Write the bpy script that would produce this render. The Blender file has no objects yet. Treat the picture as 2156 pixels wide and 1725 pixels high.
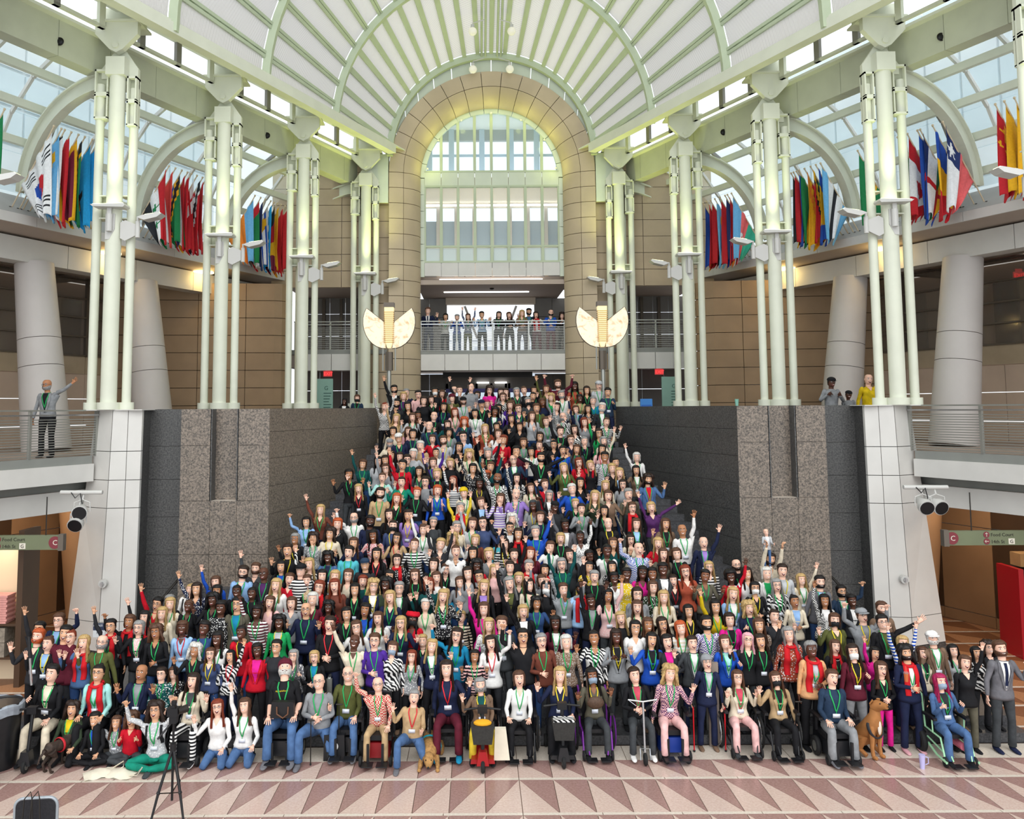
import bpy, math, random
import numpy as np
from mathutils import Vector, Matrix
from mathutils.bvhtree import BVHTree
PI = math.pi
random.seed(7)
S = bpy.context.scene
COL = S.collection
# ------------------------------------------------------------------ camera
H = 5.9                      # eye height above the hall floor
F = 1800.0                   # focal length in pixels of a 2156 px wide frame
PIT = math.radians(4.8)
ROLL = math.radians(0.35)
CX, CY = 1001.0, 858.0 - F * math.tan(PIT)
cd = bpy.data.cameras.new('camera'); cam = bpy.data.objects.new('camera', cd); COL.objects.link(cam)
cam.matrix_world = Matrix.Translation((0, 0, H)) @ Matrix.Rotation(PI / 2 + PIT, 4, 'X') @ Matrix.Rotation(-ROLL, 4, 'Z')
cd.sensor_width = 36; cd.lens = 36 * F / 2156
cd.shift_x = (1078 - CX) / 2156; cd.shift_y = -(862.5 - CY) / 2156
cd.clip_end = 300
S.camera = cam
# ------------------------------------------------------------------ light
w = bpy.data.worlds.new('sky'); S.world = w; w.use_nodes = True
bg = w.node_tree.nodes['Background']; bg.inputs[0].default_value = (0.90, 0.955, 1.0, 1); bg.inputs[1].default_value = 1.2
sd = bpy.data.lights.new('soft_sun', 'SUN'); so = bpy.data.objects.new('soft_sun', sd); COL.objects.link(so)
sd.energy = 1.35; sd.angle = math.radians(60); sd.color = (1, .97, .93); so.rotation_euler = (math.radians(48), math.radians(6), 0)
S.view_settings.view_transform = 'Standard'; S.view_settings.look = 'None'
S.view_settings.gamma = 1; S.view_settings.use_curve_mapping = False
S.view_settings.exposure = 0.34
S.cycles.max_bounces = 7; S.cycles.diffuse_bounces = 3; S.cycles.glossy_bounces = 3; S.cycles.transmission_bounces = 5; S.cycles.transparent_max_bounces = 8
AX = 0.65                    # axis of symmetry of the hall

def proj(p):
    v = cam_inv @ Vector(p)
    return (CX + F * v.x / -v.z, CY - F * v.y / -v.z)
cam_inv = cam.matrix_world.inverted()
def at(px, py, Y):
    """point of the hall at distance Y seen at pixel"""
    d = cam.matrix_world.to_3x3() @ Vector(((px - CX) / F, -(py - CY) / F, -1))
    return Vector((0, 0, H)) + d * (Y / d.y)
# ------------------------------------------------------------------ materials
MATS = {}
def nmat(name, color, rough=.6, metal=0, emit=None, es=0, spec=.4, trans=0, alpha=1):
    if name in MATS: return MATS[name]
    m = bpy.data.materials.new(name); m.use_nodes = True
    b = m.node_tree.nodes['Principled BSDF']
    b.inputs['Base Color'].default_value = (*color, 1); b.inputs['Roughness'].default_value = rough
    b.inputs['Metallic'].default_value = metal; b.inputs['Specular IOR Level'].default_value = spec
    if emit: b.inputs['Emission Color'].default_value = (*emit, 1); b.inputs['Emission Strength'].default_value = es
    if trans: b.inputs['Transmission Weight'].default_value = trans
    MATS[name] = m; m.diffuse_color = (*color, 1); return m
def tex(m, kind, c1, c2, scale=5, lo=.4, hi=.6, coord='Object', bump=0, vec=None, **kw):
    nt = m.node_tree; N = nt.nodes; L = nt.links; b = N['Principled BSDF']
    tc = N.new('ShaderNodeTexCoord'); t = N.new(kind); src = tc.outputs[coord]
    if vec:
        mp = N.new('ShaderNodeMapping'); mp.inputs['Scale'].default_value = vec; L.new(src, mp.inputs[0]); src = mp.outputs[0]
    L.new(src, t.inputs['Vector'])
    if 'Scale' in t.inputs: t.inputs['Scale'].default_value = scale
    for k, v in kw.items():
        if k in t.inputs.keys(): t.inputs[k].default_value = v
        else: setattr(t, k, v)
    out = t.outputs.get('Fac') or t.outputs[0]
    r = N.new('ShaderNodeValToRGB'); L.new(out, r.inputs[0])
    r.color_ramp.elements[0].position = lo; r.color_ramp.elements[1].position = hi
    r.color_ramp.elements[0].color = (*c1, 1); r.color_ramp.elements[1].color = (*c2, 1)
    L.new(r.outputs[0], b.inputs['Base Color'])
    if bump:
        bp = N.new('ShaderNodeBump'); bp.inputs['Strength'].default_value = bump; bp.inputs['Distance'].default_value = .02
        L.new(out, bp.inputs['Height']); L.new(bp.outputs[0], b.inputs['Normal'])
    return m
def srgb(h):
    h = h.lstrip('#'); c = [int(h[i:i + 2], 16) / 255 for i in (0, 2, 4)]
    return tuple(x / 12.92 if x <= .04045 else ((x + .055) / 1.055) ** 2.4 for x in c)
def noisy(name, hexc, amt=.06, scale=3, rough=.6, metal=0, detail=6):
    if name in MATS: return MATS[name]
    c = srgb(hexc); m = nmat(name, c, rough, metal)
    return tex(m, 'ShaderNodeTexNoise', tuple(x * (1 - amt) for x in c), tuple(min(1, x * (1 + amt)) for x in c), scale, .35, .65, Detail=detail)
WHITE = noisy('painted_steel', '#dcdfcd', .03, 2, .45)
WHITE2 = noisy('white_panel', '#d6d4cf', .03, 2, .55)
MINT = noisy('mint_panel', '#cfd8c6', .03, 2, .5)
GIRD = noisy('girder_paint', '#bfc3ac', .04, 2, .5)
PURL = noisy('purlin_paint', '#bcc8ac', .04, 2, .5)
TAN = noisy('tan_stone', '#b5a389', .07, 1.3, .65)
TAN2 = noisy('tan_stone_arch', '#bfae93', .07, 1.1, .6)
TAND = noisy('tan_stone_lower', '#a3886a', .08, 1.3, .6)
BEIGE = noisy('pink_beige_wall', '#c9b3a0', .05, 1.3, .6)
GREYP = noisy('grey_panel', '#8f8c88', .06, 1.5, .6)
JOINT = nmat('joint_dark', srgb('#4a4238'), .9)
SOFF = noisy('soffit_plaster', '#b5a69a', .04, 1, .8)
CONE = noisy('big_column_cladding', '#cbc5c1', .03, 1.2, .5)
STEEL = nmat('brushed_steel', srgb('#a9aaa4'), .35, .7)
FASC = noisy('zinc_band', '#8b8d88', .05, 2, .45)
DARK = nmat('dark_metal', srgb('#2a2622'), .4, .3)
BRONZE = nmat('bronze_frame', srgb('#6b6258'), .4, .4)
BLACK = nmat('black_plastic', srgb('#17171a'), .45)
RUB = nmat('tyre_rubber', srgb('#1d1d1e'), .8)
CHROME = nmat('chrome', srgb('#c4c6c8'), .2, .9)
LAMPW = nmat('lamp_housing', srgb('#c9c8c4'), .4)
def granite(name, a, b, c2=.45):
    m = nmat(name, srgb(a), .38, spec=.5)
    return tex(m, 'ShaderNodeTexNoise', srgb(a), srgb(b), 26, .36, .66, Detail=3, Roughness=.75)
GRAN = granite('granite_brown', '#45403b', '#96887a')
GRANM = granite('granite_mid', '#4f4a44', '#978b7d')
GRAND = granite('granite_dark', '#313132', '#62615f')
GRANS = granite('granite_steps', '#2e2e31', '#57575a')
def glassmat(name, col, mix=.82, rough=.05, tint=(1, 1, 1)):
    m = bpy.data.materials.new(name); m.use_nodes = True; nt = m.node_tree; N = nt.nodes; L = nt.links
    o = N['Material Output']; N.remove(N['Principled BSDF'])
    t = N.new('ShaderNodeBsdfTransparent'); t.inputs[0].default_value = (*tint, 1)
    g = N.new('ShaderNodeBsdfPrincipled'); g.inputs['Base Color'].default_value = (*col, 1); g.inputs['Roughness'].default_value = rough
    mx = N.new('ShaderNodeMixShader'); mx.inputs[0].default_value = 1 - mix
    L.new(t.outputs[0], mx.inputs[1]); L.new(g.outputs[0], mx.inputs[2]); L.new(mx.outputs[0], o.inputs[0])
    MATS[name] = m; return m
GLASS = glassmat('clear_glass', (.6, .75, .8), .85, .05, (.93, .98, 1))
ROOFG = glassmat('roof_glass', (.85, .93, .97), .8, .2, (.95, .985, 1))
DGLASS = glassmat('office_glass', (.30, .26, .22), .62, .05, (.8, .75, .7))
GGLASS = glassmat('green_glass', (.25, .5, .42), .35, .1, (.6, .85, .75))
def frosted():
    m = bpy.data.materials.new('louvred_shade'); m.use_nodes = True; nt = m.node_tree; N = nt.nodes; L = nt.links
    o = N['Material Output']; N.remove(N['Principled BSDF'])
    tc = N.new('ShaderNodeTexCoord'); wv = N.new('ShaderNodeTexWave'); wv.bands_direction = 'Y'; wv.inputs['Scale'].default_value = 8
    L.new(tc.outputs['Object'], wv.inputs['Vector'])
    r = N.new('ShaderNodeValToRGB'); r.color_ramp.elements[0].color = (.66, .62, .62, 1); r.color_ramp.elements[1].color = (.97, .96, .95, 1)
    r.color_ramp.elements[0].position = .15; r.color_ramp.elements[1].position = .6
    L.new(wv.outputs['Fac'], r.inputs[0])
    d = N.new('ShaderNodeBsdfDiffuse'); t = N.new('ShaderNodeBsdfTranslucent'); mx = N.new('ShaderNodeMixShader'); mx.inputs[0].default_value = .62
    L.new(r.outputs[0], d.inputs[0]); L.new(r.outputs[0], t.inputs[0]); L.new(d.outputs[0], mx.inputs[1]); L.new(t.outputs[0], mx.inputs[2])
    L.new(mx.outputs[0], o.inputs[0]); MATS['louvred_shade'] = m; return m
SHADE = frosted()
# ------------------------------------------------------------------ mesh helpers
class MB:
    def __init__(s): s.v = []; s.f = []; s.m = []; s.mats = []
    def mi(s, m):
        if m not in s.mats: s.mats.append(m)
        return s.mats.index(m)
    def add(s, vs, fs, m=None):
        k = len(s.v); s.v += [tuple(x) for x in vs]; i = s.mi(m)
        for f in fs: s.f.append([k + j for j in f]); s.m.append(i)
        return s
    def hexa(s, c, m=None):
        return s.add(c, [(0, 3, 2, 1), (4, 5, 6, 7), (0, 1, 5, 4), (1, 2, 6, 5), (2, 3, 7, 6), (3, 0, 4, 7)], m)
    def box(s, x0, x1, y0, y1, z0, z1, m=None, fn=None):
        c = [(x0, y0, z0), (x1, y0, z0), (x1, y1, z0), (x0, y1, z0), (x0, y0, z1), (x1, y0, z1), (x1, y1, z1), (x0, y1, z1)]
        return s.hexa([fn(*p) for p in c] if fn else c, m)
    def tube(s, pts, r, m=None, n=10, cap=True, flat=None):
        pts = [Vector(p) for p in pts]; rs = r if isinstance(r, (list, tuple)) else [r] * len(pts)
        k = len(s.v); up = Vector((0, 0, 1)); i0 = s.mi(m)
        prev = None
        for i, p in enumerate(pts):
            d = (pts[min(i + 1, len(pts) - 1)] - pts[max(i - 1, 0)]).normalized()
            if prev is None:
                a = d.cross(up if abs(d.z) < .9 else Vector((1, 0, 0))).normalized()
            else: a = (prev - d * prev.dot(d)).normalized()
            prev = a; b = d.cross(a)
            for j in range(n):
                t = 2 * PI * j / n; bb = (flat or 1)
                s.v.append(tuple(p + a * (rs[i] * math.cos(t)) + b * (rs[i] * bb * math.sin(t))))
        for i in range(len(pts) - 1):
            for j in range(n):
                s.f.append([k + i * n + j, k + i * n + (j + 1) % n, k + (i + 1) * n + (j + 1) % n, k + (i + 1) * n + j]); s.m.append(i0)
        if cap:
            s.f.append([k + j for j in range(n)][::-1]); s.m.append(i0)
            s.f.append([k + (len(pts) - 1) * n + j for j in range(n)]); s.m.append(i0)
        return s
    def cyl(s, c, r, z0, z1, m=None, n=16, r2=None):
        return s.tube([(c[0], c[1], z0), (c[0], c[1], z1)], [r, r if r2 is None else r2], m, n)
    def ball(s, c, r, m=None, n=10, k=7, sc=(1, 1, 1)):
        vs = []; fs = []
        for i in range(k + 1):
            a = PI * i / k
            for j in range(n):
                b = 2 * PI * j / n
                vs.append((c[0] + r * sc[0] * math.sin(a) * math.cos(b), c[1] + r * sc[1] * math.sin(a) * math.sin(b), c[2] + r * sc[2] * math.cos(a)))
        for i in range(k):
            for j in range(n): fs.append((i * n + j, (i + 1) * n + j, (i + 1) * n + (j + 1) % n, i * n + (j + 1) % n))
        return s.add(vs, fs, m)
    def torus(s, c, R, r, axis='x', m=None, n=20, k=6):
        pts = []
        for i in range(n + 1):
            t = 2 * PI * i / n; a, b = R * math.cos(t), R * math.sin(t)
            pts.append((c[0], c[1] + a, c[2] + b) if axis == 'x' else (c[0] + a, c[1], c[2] + b) if axis == 'y' else (c[0] + a, c[1] + b, c[2]))
        return s.tube(pts, r, m, k, cap=False)
    def prism(s, poly, y0, y1, m=None, fn=None):
        """poly of (x,z), extruded along y"""
        n = len(poly); a = [(p[0], y0, p[1]) for p in poly]; b = [(p[0], y1, p[1]) for p in poly]
        vs = a + b
        if fn: vs = [fn(*p) for p in vs]
        return s.add(vs, [tuple(range(n)), tuple(range(2 * n - 1, n - 1, -1))] + [(i, i + n, (i + 1) % n + n, (i + 1) % n) for i in range(n)], m)
    def build(s, name, mat=None, parent=None, smooth=False, loc=None):
        me = bpy.data.meshes.new(name); me.from_pydata(s.v, [], s.f)
        for m in s.mats: me.materials.append(m or mat)
        if len(s.mats) > 1: me.polygons.foreach_set('material_index', s.m)
        if smooth: me.polygons.foreach_set('use_smooth', [True] * len(me.polygons)); me.set_sharp_from_angle(angle=math.radians(40))
        me.update(); o = bpy.data.objects.new(name, me); COL.objects.link(o)
        if parent: o.parent = parent
        if loc: o.location = loc
        return o
def tag(o, label, cat, group=None, kind=None):
    o['label'] = label; o['category'] = cat
    if group: o['group'] = group
    if kind: o['kind'] = kind
    return o
def thing(name, label, cat, loc=(0, 0, 0), group=None, rz=0):
    o = bpy.data.objects.new(name, None); COL.objects.link(o); o.location = loc; o.rotation_euler.z = rz
    o.empty_display_size = .1
    return tag(o, label, cat, group)
def struct(o, label=None, cat=None):
    o['kind'] = 'structure'
    if label: o['label'] = label
    return o
def sempty(name, label=None):
    o = bpy.data.objects.new(name, None); COL.objects.link(o); return struct(o, label)
# hall frames: W(s,U,Y,z) mirror about the axis;  P(s,t,o,z) along the line of columns (t) and outward (o); z is above eye height
def W(s, U, Y, z): return (AX + s * U, Y, H + z)
DU, DY = -.410, .912
def P(s, t, o, z): return (AX + s * (9.35 + DU * t + DY * o), 20.4 + DY * t - DU * o, H + z)
BAY = 3.838
SIDE = {-1: 'left', 1: 'right'}
def panels(parent, fn, A, Z, mat, thick=.06, gap=.012, name='panel', skip=None, seg=1):
    """separate slabs: fn(a, z, d) -> world point, d = depth behind the face"""
    for i in range(len(A) - 1):
        for j in range(len(Z) - 1):
            if skip and skip(i, j): continue
            a0, a1, z0, z1 = A[i] + gap, A[i + 1] - gap, Z[j] + gap, Z[j + 1] - gap
            m = mat(i, j) if callable(mat) else mat
            mb = MB()
            for k in range(seg):
                b0 = a0 + (a1 - a0) * k / seg; b1 = a0 + (a1 - a0) * (k + 1) / seg
                mb.hexa([fn(b0, z0, 0), fn(b1, z0, 0), fn(b1, z0, thick), fn(b0, z0, thick), fn(b0, z1, 0), fn(b1, z1, 0), fn(b1, z1, thick), fn(b0, z1, thick)], m)
            mb.build(name, m, parent)
def frange(a, b, n): return [a + (b - a) * i / n for i in range(n + 1)]
# ================================================================== FLOOR
G = 1.18                                                  # one row of the floor pattern is G deep
fl = struct(MB().box(-32, 33, 3, 45, -.3, -.02).build('floor', noisy('floor_grout', '#8a7468', .05, 3, .5)), 'polished stone floor of pink and rose triangles')
PINK = granite('tile_pale', '#c9ada1', '#d8c2b6'); ROSE = granite('tile_rose', '#97756e', '#ab8a83'); CREAM = granite('tile_cream', '#d2c5b6', '#e2d8cb')
for m in (PINK, ROSE, CREAM): m.node_tree.nodes['Principled BSDF'].inputs['Roughness'].default_value = .22
Y0F = 14.86                                               # front edge of the plain border
tiles = []; rest = MB()
def tri(pts, m):
    c = [(x, y, -.03) for x, y in pts] + [(x, y, 0) for x, y in pts]; n = len(pts)
    return c, [tuple(range(n - 1, -1, -1)), tuple(range(n, 2 * n))] + [(i, (i + 1) % n, (i + 1) % n + n, i + n) for i in range(n)], m
g = .006
for r in range(7):
    y1 = Y0F - r * G; y0 = y1 - G + .085
    if r == 0: y0 = y1 - .66
    else: y1 = Y0F - .66 - .085 - (r - 1) * G; y0 = y1 - G + .085
    if y0 < 9: break
    hw = 11.5
    wd = .54; n = int(hw / wd)
    for k in range(-n, n):
        x0 = AX + k * wd; x1 = x0 + wd
        # dark triangle beside a pale one; the diagonals mirror about the axis of the hall
        if k < 0: A = [(x0 + g, y1), (x1 - g, y1), (x0 + g, y0)]; B = [(x1 - g, y1 - g), (x1 - g, y0), (x0 + g + .01, y0)]
        else: A = [(x0 + g, y1), (x1 - g, y1), (x1 - g, y0)]; B = [(x0 + g, y1 - g), (x1 - g - .01, y0), (x0 + g, y0)]
        A = A if k >= 0 else A
        tiles.append((tri(A[::-1], ROSE), abs(x0) + y0)); tiles.append((tri(B[::-1], PINK), abs(x0) + y0))
    for k in range(-10, 10):
        x0 = AX + k * 1.16
        tiles.append((tri([(x0 + g, y0 - .08), (x0 + 1.16 - g, y0 - .08), (x0 + 1.16 - g, y0 - g), (x0 + g, y0 - g)], CREAM), 0))
for k in range(-12, 12):
    x0 = AX + k * .92
    tiles.append((tri([(x0 + g, Y0F + g), (x0 + .92 - g, Y0F + g), (x0 + .92 - g, Y0F + .60), (x0 + g, Y0F + .60)], CREAM), 0))
tiles.sort(key=lambda a: -a[1] if a[1] else 0)
tiles = [t for t in tiles if t[1] > 11.5 or t[1] == 0] + [t for t in tiles if 0 < t[1] <= 11.5]
for i, ((vs, fs, m), _) in enumerate(tiles):
    if i < 290: MB().add(vs, fs, m).build('floor_tile', m, fl)
    else: rest.add(vs, fs, m)
# brownish tiles of the side passages and behind, warm light put into their colour
WT = granite('tile_warm_a', '#9c6d4c', '#b3805b'); WT2 = granite('tile_warm_b', '#73482f', '#875a3d')
for s in (-1, 1):
    for a in range(9):
        for b in range(12):
            x0 = AX + s * (9.0 + a * 1.2); y0 = 15.2 + b * 1.1; x1 = x0 + s * 1.19
            rest.add(*tri([(x0, y0), (x1, y0), (x0, y0 + 1.0)], WT)); rest.add(*tri([(x1, y0 + .01), (x1, y0 + 1.0), (x0 + s * .02, y0 + 1.0)], WT2))
            rest.add(*tri([(x0, y0 + 1.01), (x1, y0 + 1.01), (x1, y0 + 1.09), (x0, y0 + 1.09)], CREAM))
o = rest.build('floor_tiles_beyond', PINK, fl); o['kind'] = 'stuff'
for i, (px, py) in enumerate([(1046, 1709), (1119, 1710)]):
    p = at(px, py, 12.5); tag(MB().cyl((0, 0), .05, 0, .006, CHROME, 20).cyl((0, 0), .03, .006, .01, DARK, 12).build('floor_socket', CHROME, loc=(p.x, p.y, 0)), ['round metal floor socket cover, left one at the bottom', 'round metal floor socket cover, right one at the bottom'][i], 'socket cover')
# ================================================================== STAIRS
RUN, RISE, NST = .354, .16, 28
ST0 = 17.3
def wallU(Y): return 5.55 - (Y - 20.4) * (1.80 / 6.6) if Y > 20.4 else 7.0
def surf(X, Y):
    U = abs(X - AX)
    if Y > 27.19 and U < 14: return 4.8
    if U > 9.0 or Y < 15.5: return 0
    if Y < 15.9: return .16
    if Y < ST0 or U > 7.0: return .32
    return .32 + RISE * (int((Y - ST0) / RUN) + 1)
st = sempty('trim_1', 'dark granite grand staircase')
st['label'] = 'dark granite grand staircase under the crowd'
for y, z, hw in ((15.5, .16, 9.0), (15.9, .32, 9.0)):
    MB().box(AX - hw, AX + hw, y, 21 if z > .2 else 15.92, z - .16, z).build('step', GRANS, st)
for k in range(NST):
    y = ST0 + k * RUN; z = .32 + RISE * (k + 1); U = wallU(y) + .02
    MB().box(AX - U, AX + U, y, y + RUN + .02, z - .3, z).build('step', GRANS, st)
# ================================================================== UPPER FLOOR
up = struct(MB().box(AX - 14, AX + 14, 27.2, 40, 4.5, 4.8).build('floor_upper', noisy('upper_floor', '#9d8f84', .05, 2, .4)), 'upper hall floor behind the staircase')
for s in (-1, 1):
    n = SIDE[s]
    # ---------------- granite pier and stair wall
    wl = sempty('wall_%s_stair' % n, 'speckled granite wall and pier on the %s of the staircase' % n)
    Zr = [-5.9, -5.0, -4.15, -3.3, -2.75, -2.12, -1.1, -.55, 0]
    pierU = [5.55, 6.3, 6.93, 7.65]
    panels(wl, lambda a, z, d: W(s, a, 20.4 + d, z), pierU, [-5.9, -4.6, -3.4, -2.16, -.86, 0], GRAN, .12, .004, 'granite_slab', skip=lambda i, j: i == 1 and j > 2)
    nb = MB(); nb.box(6.3, 6.93, 20.72, 20.8, -2.16, 0, GRAN, lambda a, b, c: W(s, a, b, c))
    for a in (6.3, 6.93): nb.box(a - .02, a + .02, 20.4, 20.8, -2.16, 0, GRAND, lambda a, b, c: W(s, a, b, c))
    nb.box(6.3, 6.93, 20.42, 20.8, -2.24, -2.16, CREAM, lambda a, b, c: W(s, a, b, c)); nb.build('niche', GRAN, wl)
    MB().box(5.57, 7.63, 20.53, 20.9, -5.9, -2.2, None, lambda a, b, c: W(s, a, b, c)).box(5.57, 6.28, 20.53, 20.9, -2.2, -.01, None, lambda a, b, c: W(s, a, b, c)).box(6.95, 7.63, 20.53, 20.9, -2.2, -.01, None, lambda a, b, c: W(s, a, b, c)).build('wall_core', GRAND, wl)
    def fw(a, z, d):      # a = distance along splayed wall
        k = a / 6.84; return W(s, 5.55 - 1.8 * k + d * .965, 20.4 + 6.6 * k + d * .26, z)
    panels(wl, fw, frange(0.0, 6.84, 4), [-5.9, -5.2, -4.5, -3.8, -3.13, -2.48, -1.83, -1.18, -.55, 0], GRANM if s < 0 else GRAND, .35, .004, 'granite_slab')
    # top of the stair wall turns outwards towards the fourth column
    MB().box(3.75, 7.2, 27.0, 27.3, -1.1, 0, None, lambda a, b, c: W(s, a, b, c)).build('parapet_return', GRAN, wl) if False else None
    # ---------------- recess between pier and block, with hand rail
    rc = sempty('wall_%s_recess' % n, 'dark granite recess wall between pier and white block on the %s' % n)
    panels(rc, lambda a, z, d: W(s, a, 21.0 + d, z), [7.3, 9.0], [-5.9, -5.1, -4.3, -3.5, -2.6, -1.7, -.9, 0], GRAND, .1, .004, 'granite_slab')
    # ---------------- parapet walls with columns standing on them (behind the pier face)
    pw = sempty('wall_%s_parapet' % n, 'granite parapet carrying the %s columns' % n)
    for k in range(1, 4):
        t0 = (k - .62) * BAY; t1 = (k + .38) * BAY
    MB().box(.9, 11.9, -.45, .12, -1.1, -.005, None, lambda a, b, c: P(s, a, b, c)).build('parapet', GRAN, pw)
    MB().box(.9, 11.9, -.47, .14, -.03, 0, None, lambda a, b, c: P(s, a, b, c)).build('coping', GRAND, pw)
    # side floor (gallery) beyond the line of columns
    fg = struct(MB().hexa([P(s, -14, .47, -1.35), P(s, 12, .47, -1.35), P(s, 12, 7, -1.35), P(s, -14, 7, -1.35), P(s, -14, .47, -1.1), P(s, 12, .47, -1.1), P(s, 12, 7, -1.1), P(s, -14, 7, -1.1)]).build('floor_gallery_%s' % n, noisy('gallery_floor', '#a9988c', .05, 2, .5)), 'gallery floor on the %s' % n)
    # ---------------- white block
    bl = sempty('wall_%s_block' % n, 'pale clad block with leaning outer edge on the %s' % n)
    top = [(8.55, 20.35), (8.86, 20.28), (9.2, 20.22), (9.78, 20.62)]; bot = [(8.62, 20.35), (8.95, 20.28), (9.42, 20.22), (10.40, 20.62)]
    zs = [-5.9, -5.55, -4.9, -2.3, -1.65, -.98, 0]
    for i in range(3):
        for j in range(len(zs) - 1):
            q = []
            for (aa, zz) in ((0, zs[j] + .008), (1, zs[j] + .008), (1, zs[j + 1] - .008), (0, zs[j + 1] - .008)):
                f = -zz / 5.9; e = .008 if aa == 0 else -.008
                A = top[i + aa]; B = bot[i + aa]; q.append((A[0] + (B[0] - A[0]) * f + e, A[1] + (B[1] - A[1]) * f, zz))
            mt = GRAND if j == 0 else WHITE2
            back = [(a, b + .1, c) for a, b, c in q]
            MB().hexa([W(s, *q[0]), W(s, *q[1]), W(s, *back[1]), W(s, *back[0]), W(s, *q[3]), W(s, *q[2]), W(s, *back[2]), W(s, *back[3])]).build('panel', mt, bl)
    core = [(8.6, 20.45), (9.25, 20.33), (9.74, 20.7), (9.9, 22.4), (8.6, 22.4)]; coreb = [(8.66, 20.45), (9.45, 20.33), (10.3, 20.7), (10.3, 22.4), (8.66, 22.4)]
    m = MB(); nn = 5; m.add([W(s, a, b, -5.9) for a, b in coreb] + [W(s, a, b, -.02) for a, b in core], [tuple(range(nn)), tuple(range(nn, 2 * nn))] + [(i, (i + 1) % nn, (i + 1) % nn + nn, i + nn) for i in range(nn)])
    m.build('core', GRAND, bl)
    MB().box(8.5, 9.82, 20.18, 22.4, -.02, .0, None, lambda a, b, c: W(s, a, b, c)).build('cap', WHITE2, bl)
    for i, (px, py) in enumerate([(215, 1230)] if s < 0 else [(1906, 1221)]):
        p = at(px, py, 20.12); t_ = thing('standpipe_cover', 'round cream wall fitting on the %s pale block' % n, 'wall fitting', p)
        MB().tube([(0, .08, 0), (0, 0, 0)], [.10, .095], LAMPW, 20).build('plate', LAMPW, t_); MB().tube([(0, 0, 0), (0, -.03, 0)], .045, CHROME, 12).box(-.015, .015, -.04, -.0, -.06, .05, CHROME).build('valve', CHROME, t_)
    # ---------------- balcony edge, railing and lower beams, running towards the camera
    bf = sempty('trim_%s_balcony' % n, 'white balcony fascia on the %s' % n)
    for k in range(4):
        t1 = -.15 - k * 3.3; MB().box(t1 - 3.28, t1, .30, .42, -1.68, -1.27, None, lambda a, b, c: P(s, a, b, c)).build('fascia_panel', WHITE2, bf)
        MB().box(t1 - 3.28, t1, .36, .46, -1.27, -1.08, None, lambda a, b, c: P(s, a, b, c)).build('zinc_strip', FASC, bf)
    MB().box(-13, .3, .9, 1.0, -1.9, -1.6, None, lambda a, b, c: P(s, a, b, c)).build('recess_band', FASC, bf)
    MB().box(-13, .6, .75, 1.2, -2.38, -1.9, None, lambda a, b, c: P(s, a, b, c)).build('lower_beam', WHITE2, bf)
    MB().box(-13, .6, .5, 7, -1.62, -1.36, None, lambda a, b, c: P(s, a, b, c)).build('slab', SOFF, bf)
def railing(s, label, f, t0, t1, zb, nbar, hgt, post_step, name='railing', group=None):
    r = thing(name, label, 'railing', (0, 0, 0))
    L_ = t1 - t0; n = max(1, round(L_ / post_step))
    for i in range(n + 1):
        t = t0 + L_ * i / n; MB().box(t - .03, t + .03, -.035, .035, zb, zb + hgt - .03, None, f).build('post', STEEL, r)
    MB().box(t0 - .05, t1 + .05, -.045, .045, zb + hgt - .035, zb + hgt, None, f).build('top_rail', STEEL, r)
    MB().box(t0, t1, -.09, -.05, zb + hgt * .87, zb + hgt * .87 + .035, None, f).build('hand_rail', CHROME, r)
    for k in range(nbar):
        z = zb + .04 + (hgt * .80) * k / nbar
        MB().box(t0, t1, -.012, .012, z, z + .02, None, f).build('bar', STEEL, r)
    return r
railing(-1, 'steel railing of horizontal bars by the man on the left gallery', lambda a, b, c: P(-1, a, .38 + b, c), -9.0, -.05, -1.08, 15, 1.08, 1.9)
railing(1, 'steel railing of horizontal bars on the right gallery', lambda a, b, c: P(1, a, .38 + b, c), -9.0, -.05, -1.08, 15, 1.08, 1.9)
# stair hand rails
for s, pts in ((-1, [(-7.2, 16.9, 1.2), (-6.1, 20.3, 2.3)]), (1, [(8.4, 16.9, 1.2), (7.4, 20.3, 2.3)])):
    pass
def handrail(label, pts, posts=True):
    r = thing('handrail', label, 'handrail'); MB().tube(pts, .028, CHROME, 8).build('rail', CHROME, r)
    MB().tube([(a, b, c - .38) for a, b, c in pts], .02, CHROME, 8).build('rail', CHROME, r)
    for p in pts: MB().box(p[0] - .05, p[0] + .05, p[1] - .03, p[1] + .03, p[2] - .95, p[2] - .02).build('post', STEEL, r)
hz = lambda Y: surf(AX, Y) + .95
handrail('metal stair handrail near the left of the front rows', [(-2.65, 15.75, 1.1), (-2.65, 17.2, 1.3), (-2.0, 20.5, hz(20.5)), (-1.5, 27, hz(27))])
handrail('metal stair handrail near the right of the front rows', [(4.12, 15.75, 1.1), (4.12, 17.2, 1.3), (3.5, 20.5, hz(20.5)), (2.9, 27, hz(27))])
BR2 = nmat('taupe_paint', srgb('#8d8076'), .5)
gp = thing('rail_post', 'tall flat taupe post at the foot of the right handrail', 'post', (4.12, 15.42, 0)); MB().box(-.09, .09, -.03, .03, 0, 1.42).build('post_plate', BR2, gp); MB().box(-.32, -.08, -.02, .02, 1.05, 1.16).build('bracket', BR2, gp)
for s in (-1, 1):
    tag(MB().tube([W(s, 8.15, 20.2, -4.62), W(s, 7.66, 20.65, -3.95)], .03, DARK, 8).build('handrail', DARK), 'black handrail against the dark recess on the %s' % SIDE[s], 'handrail')
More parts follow.
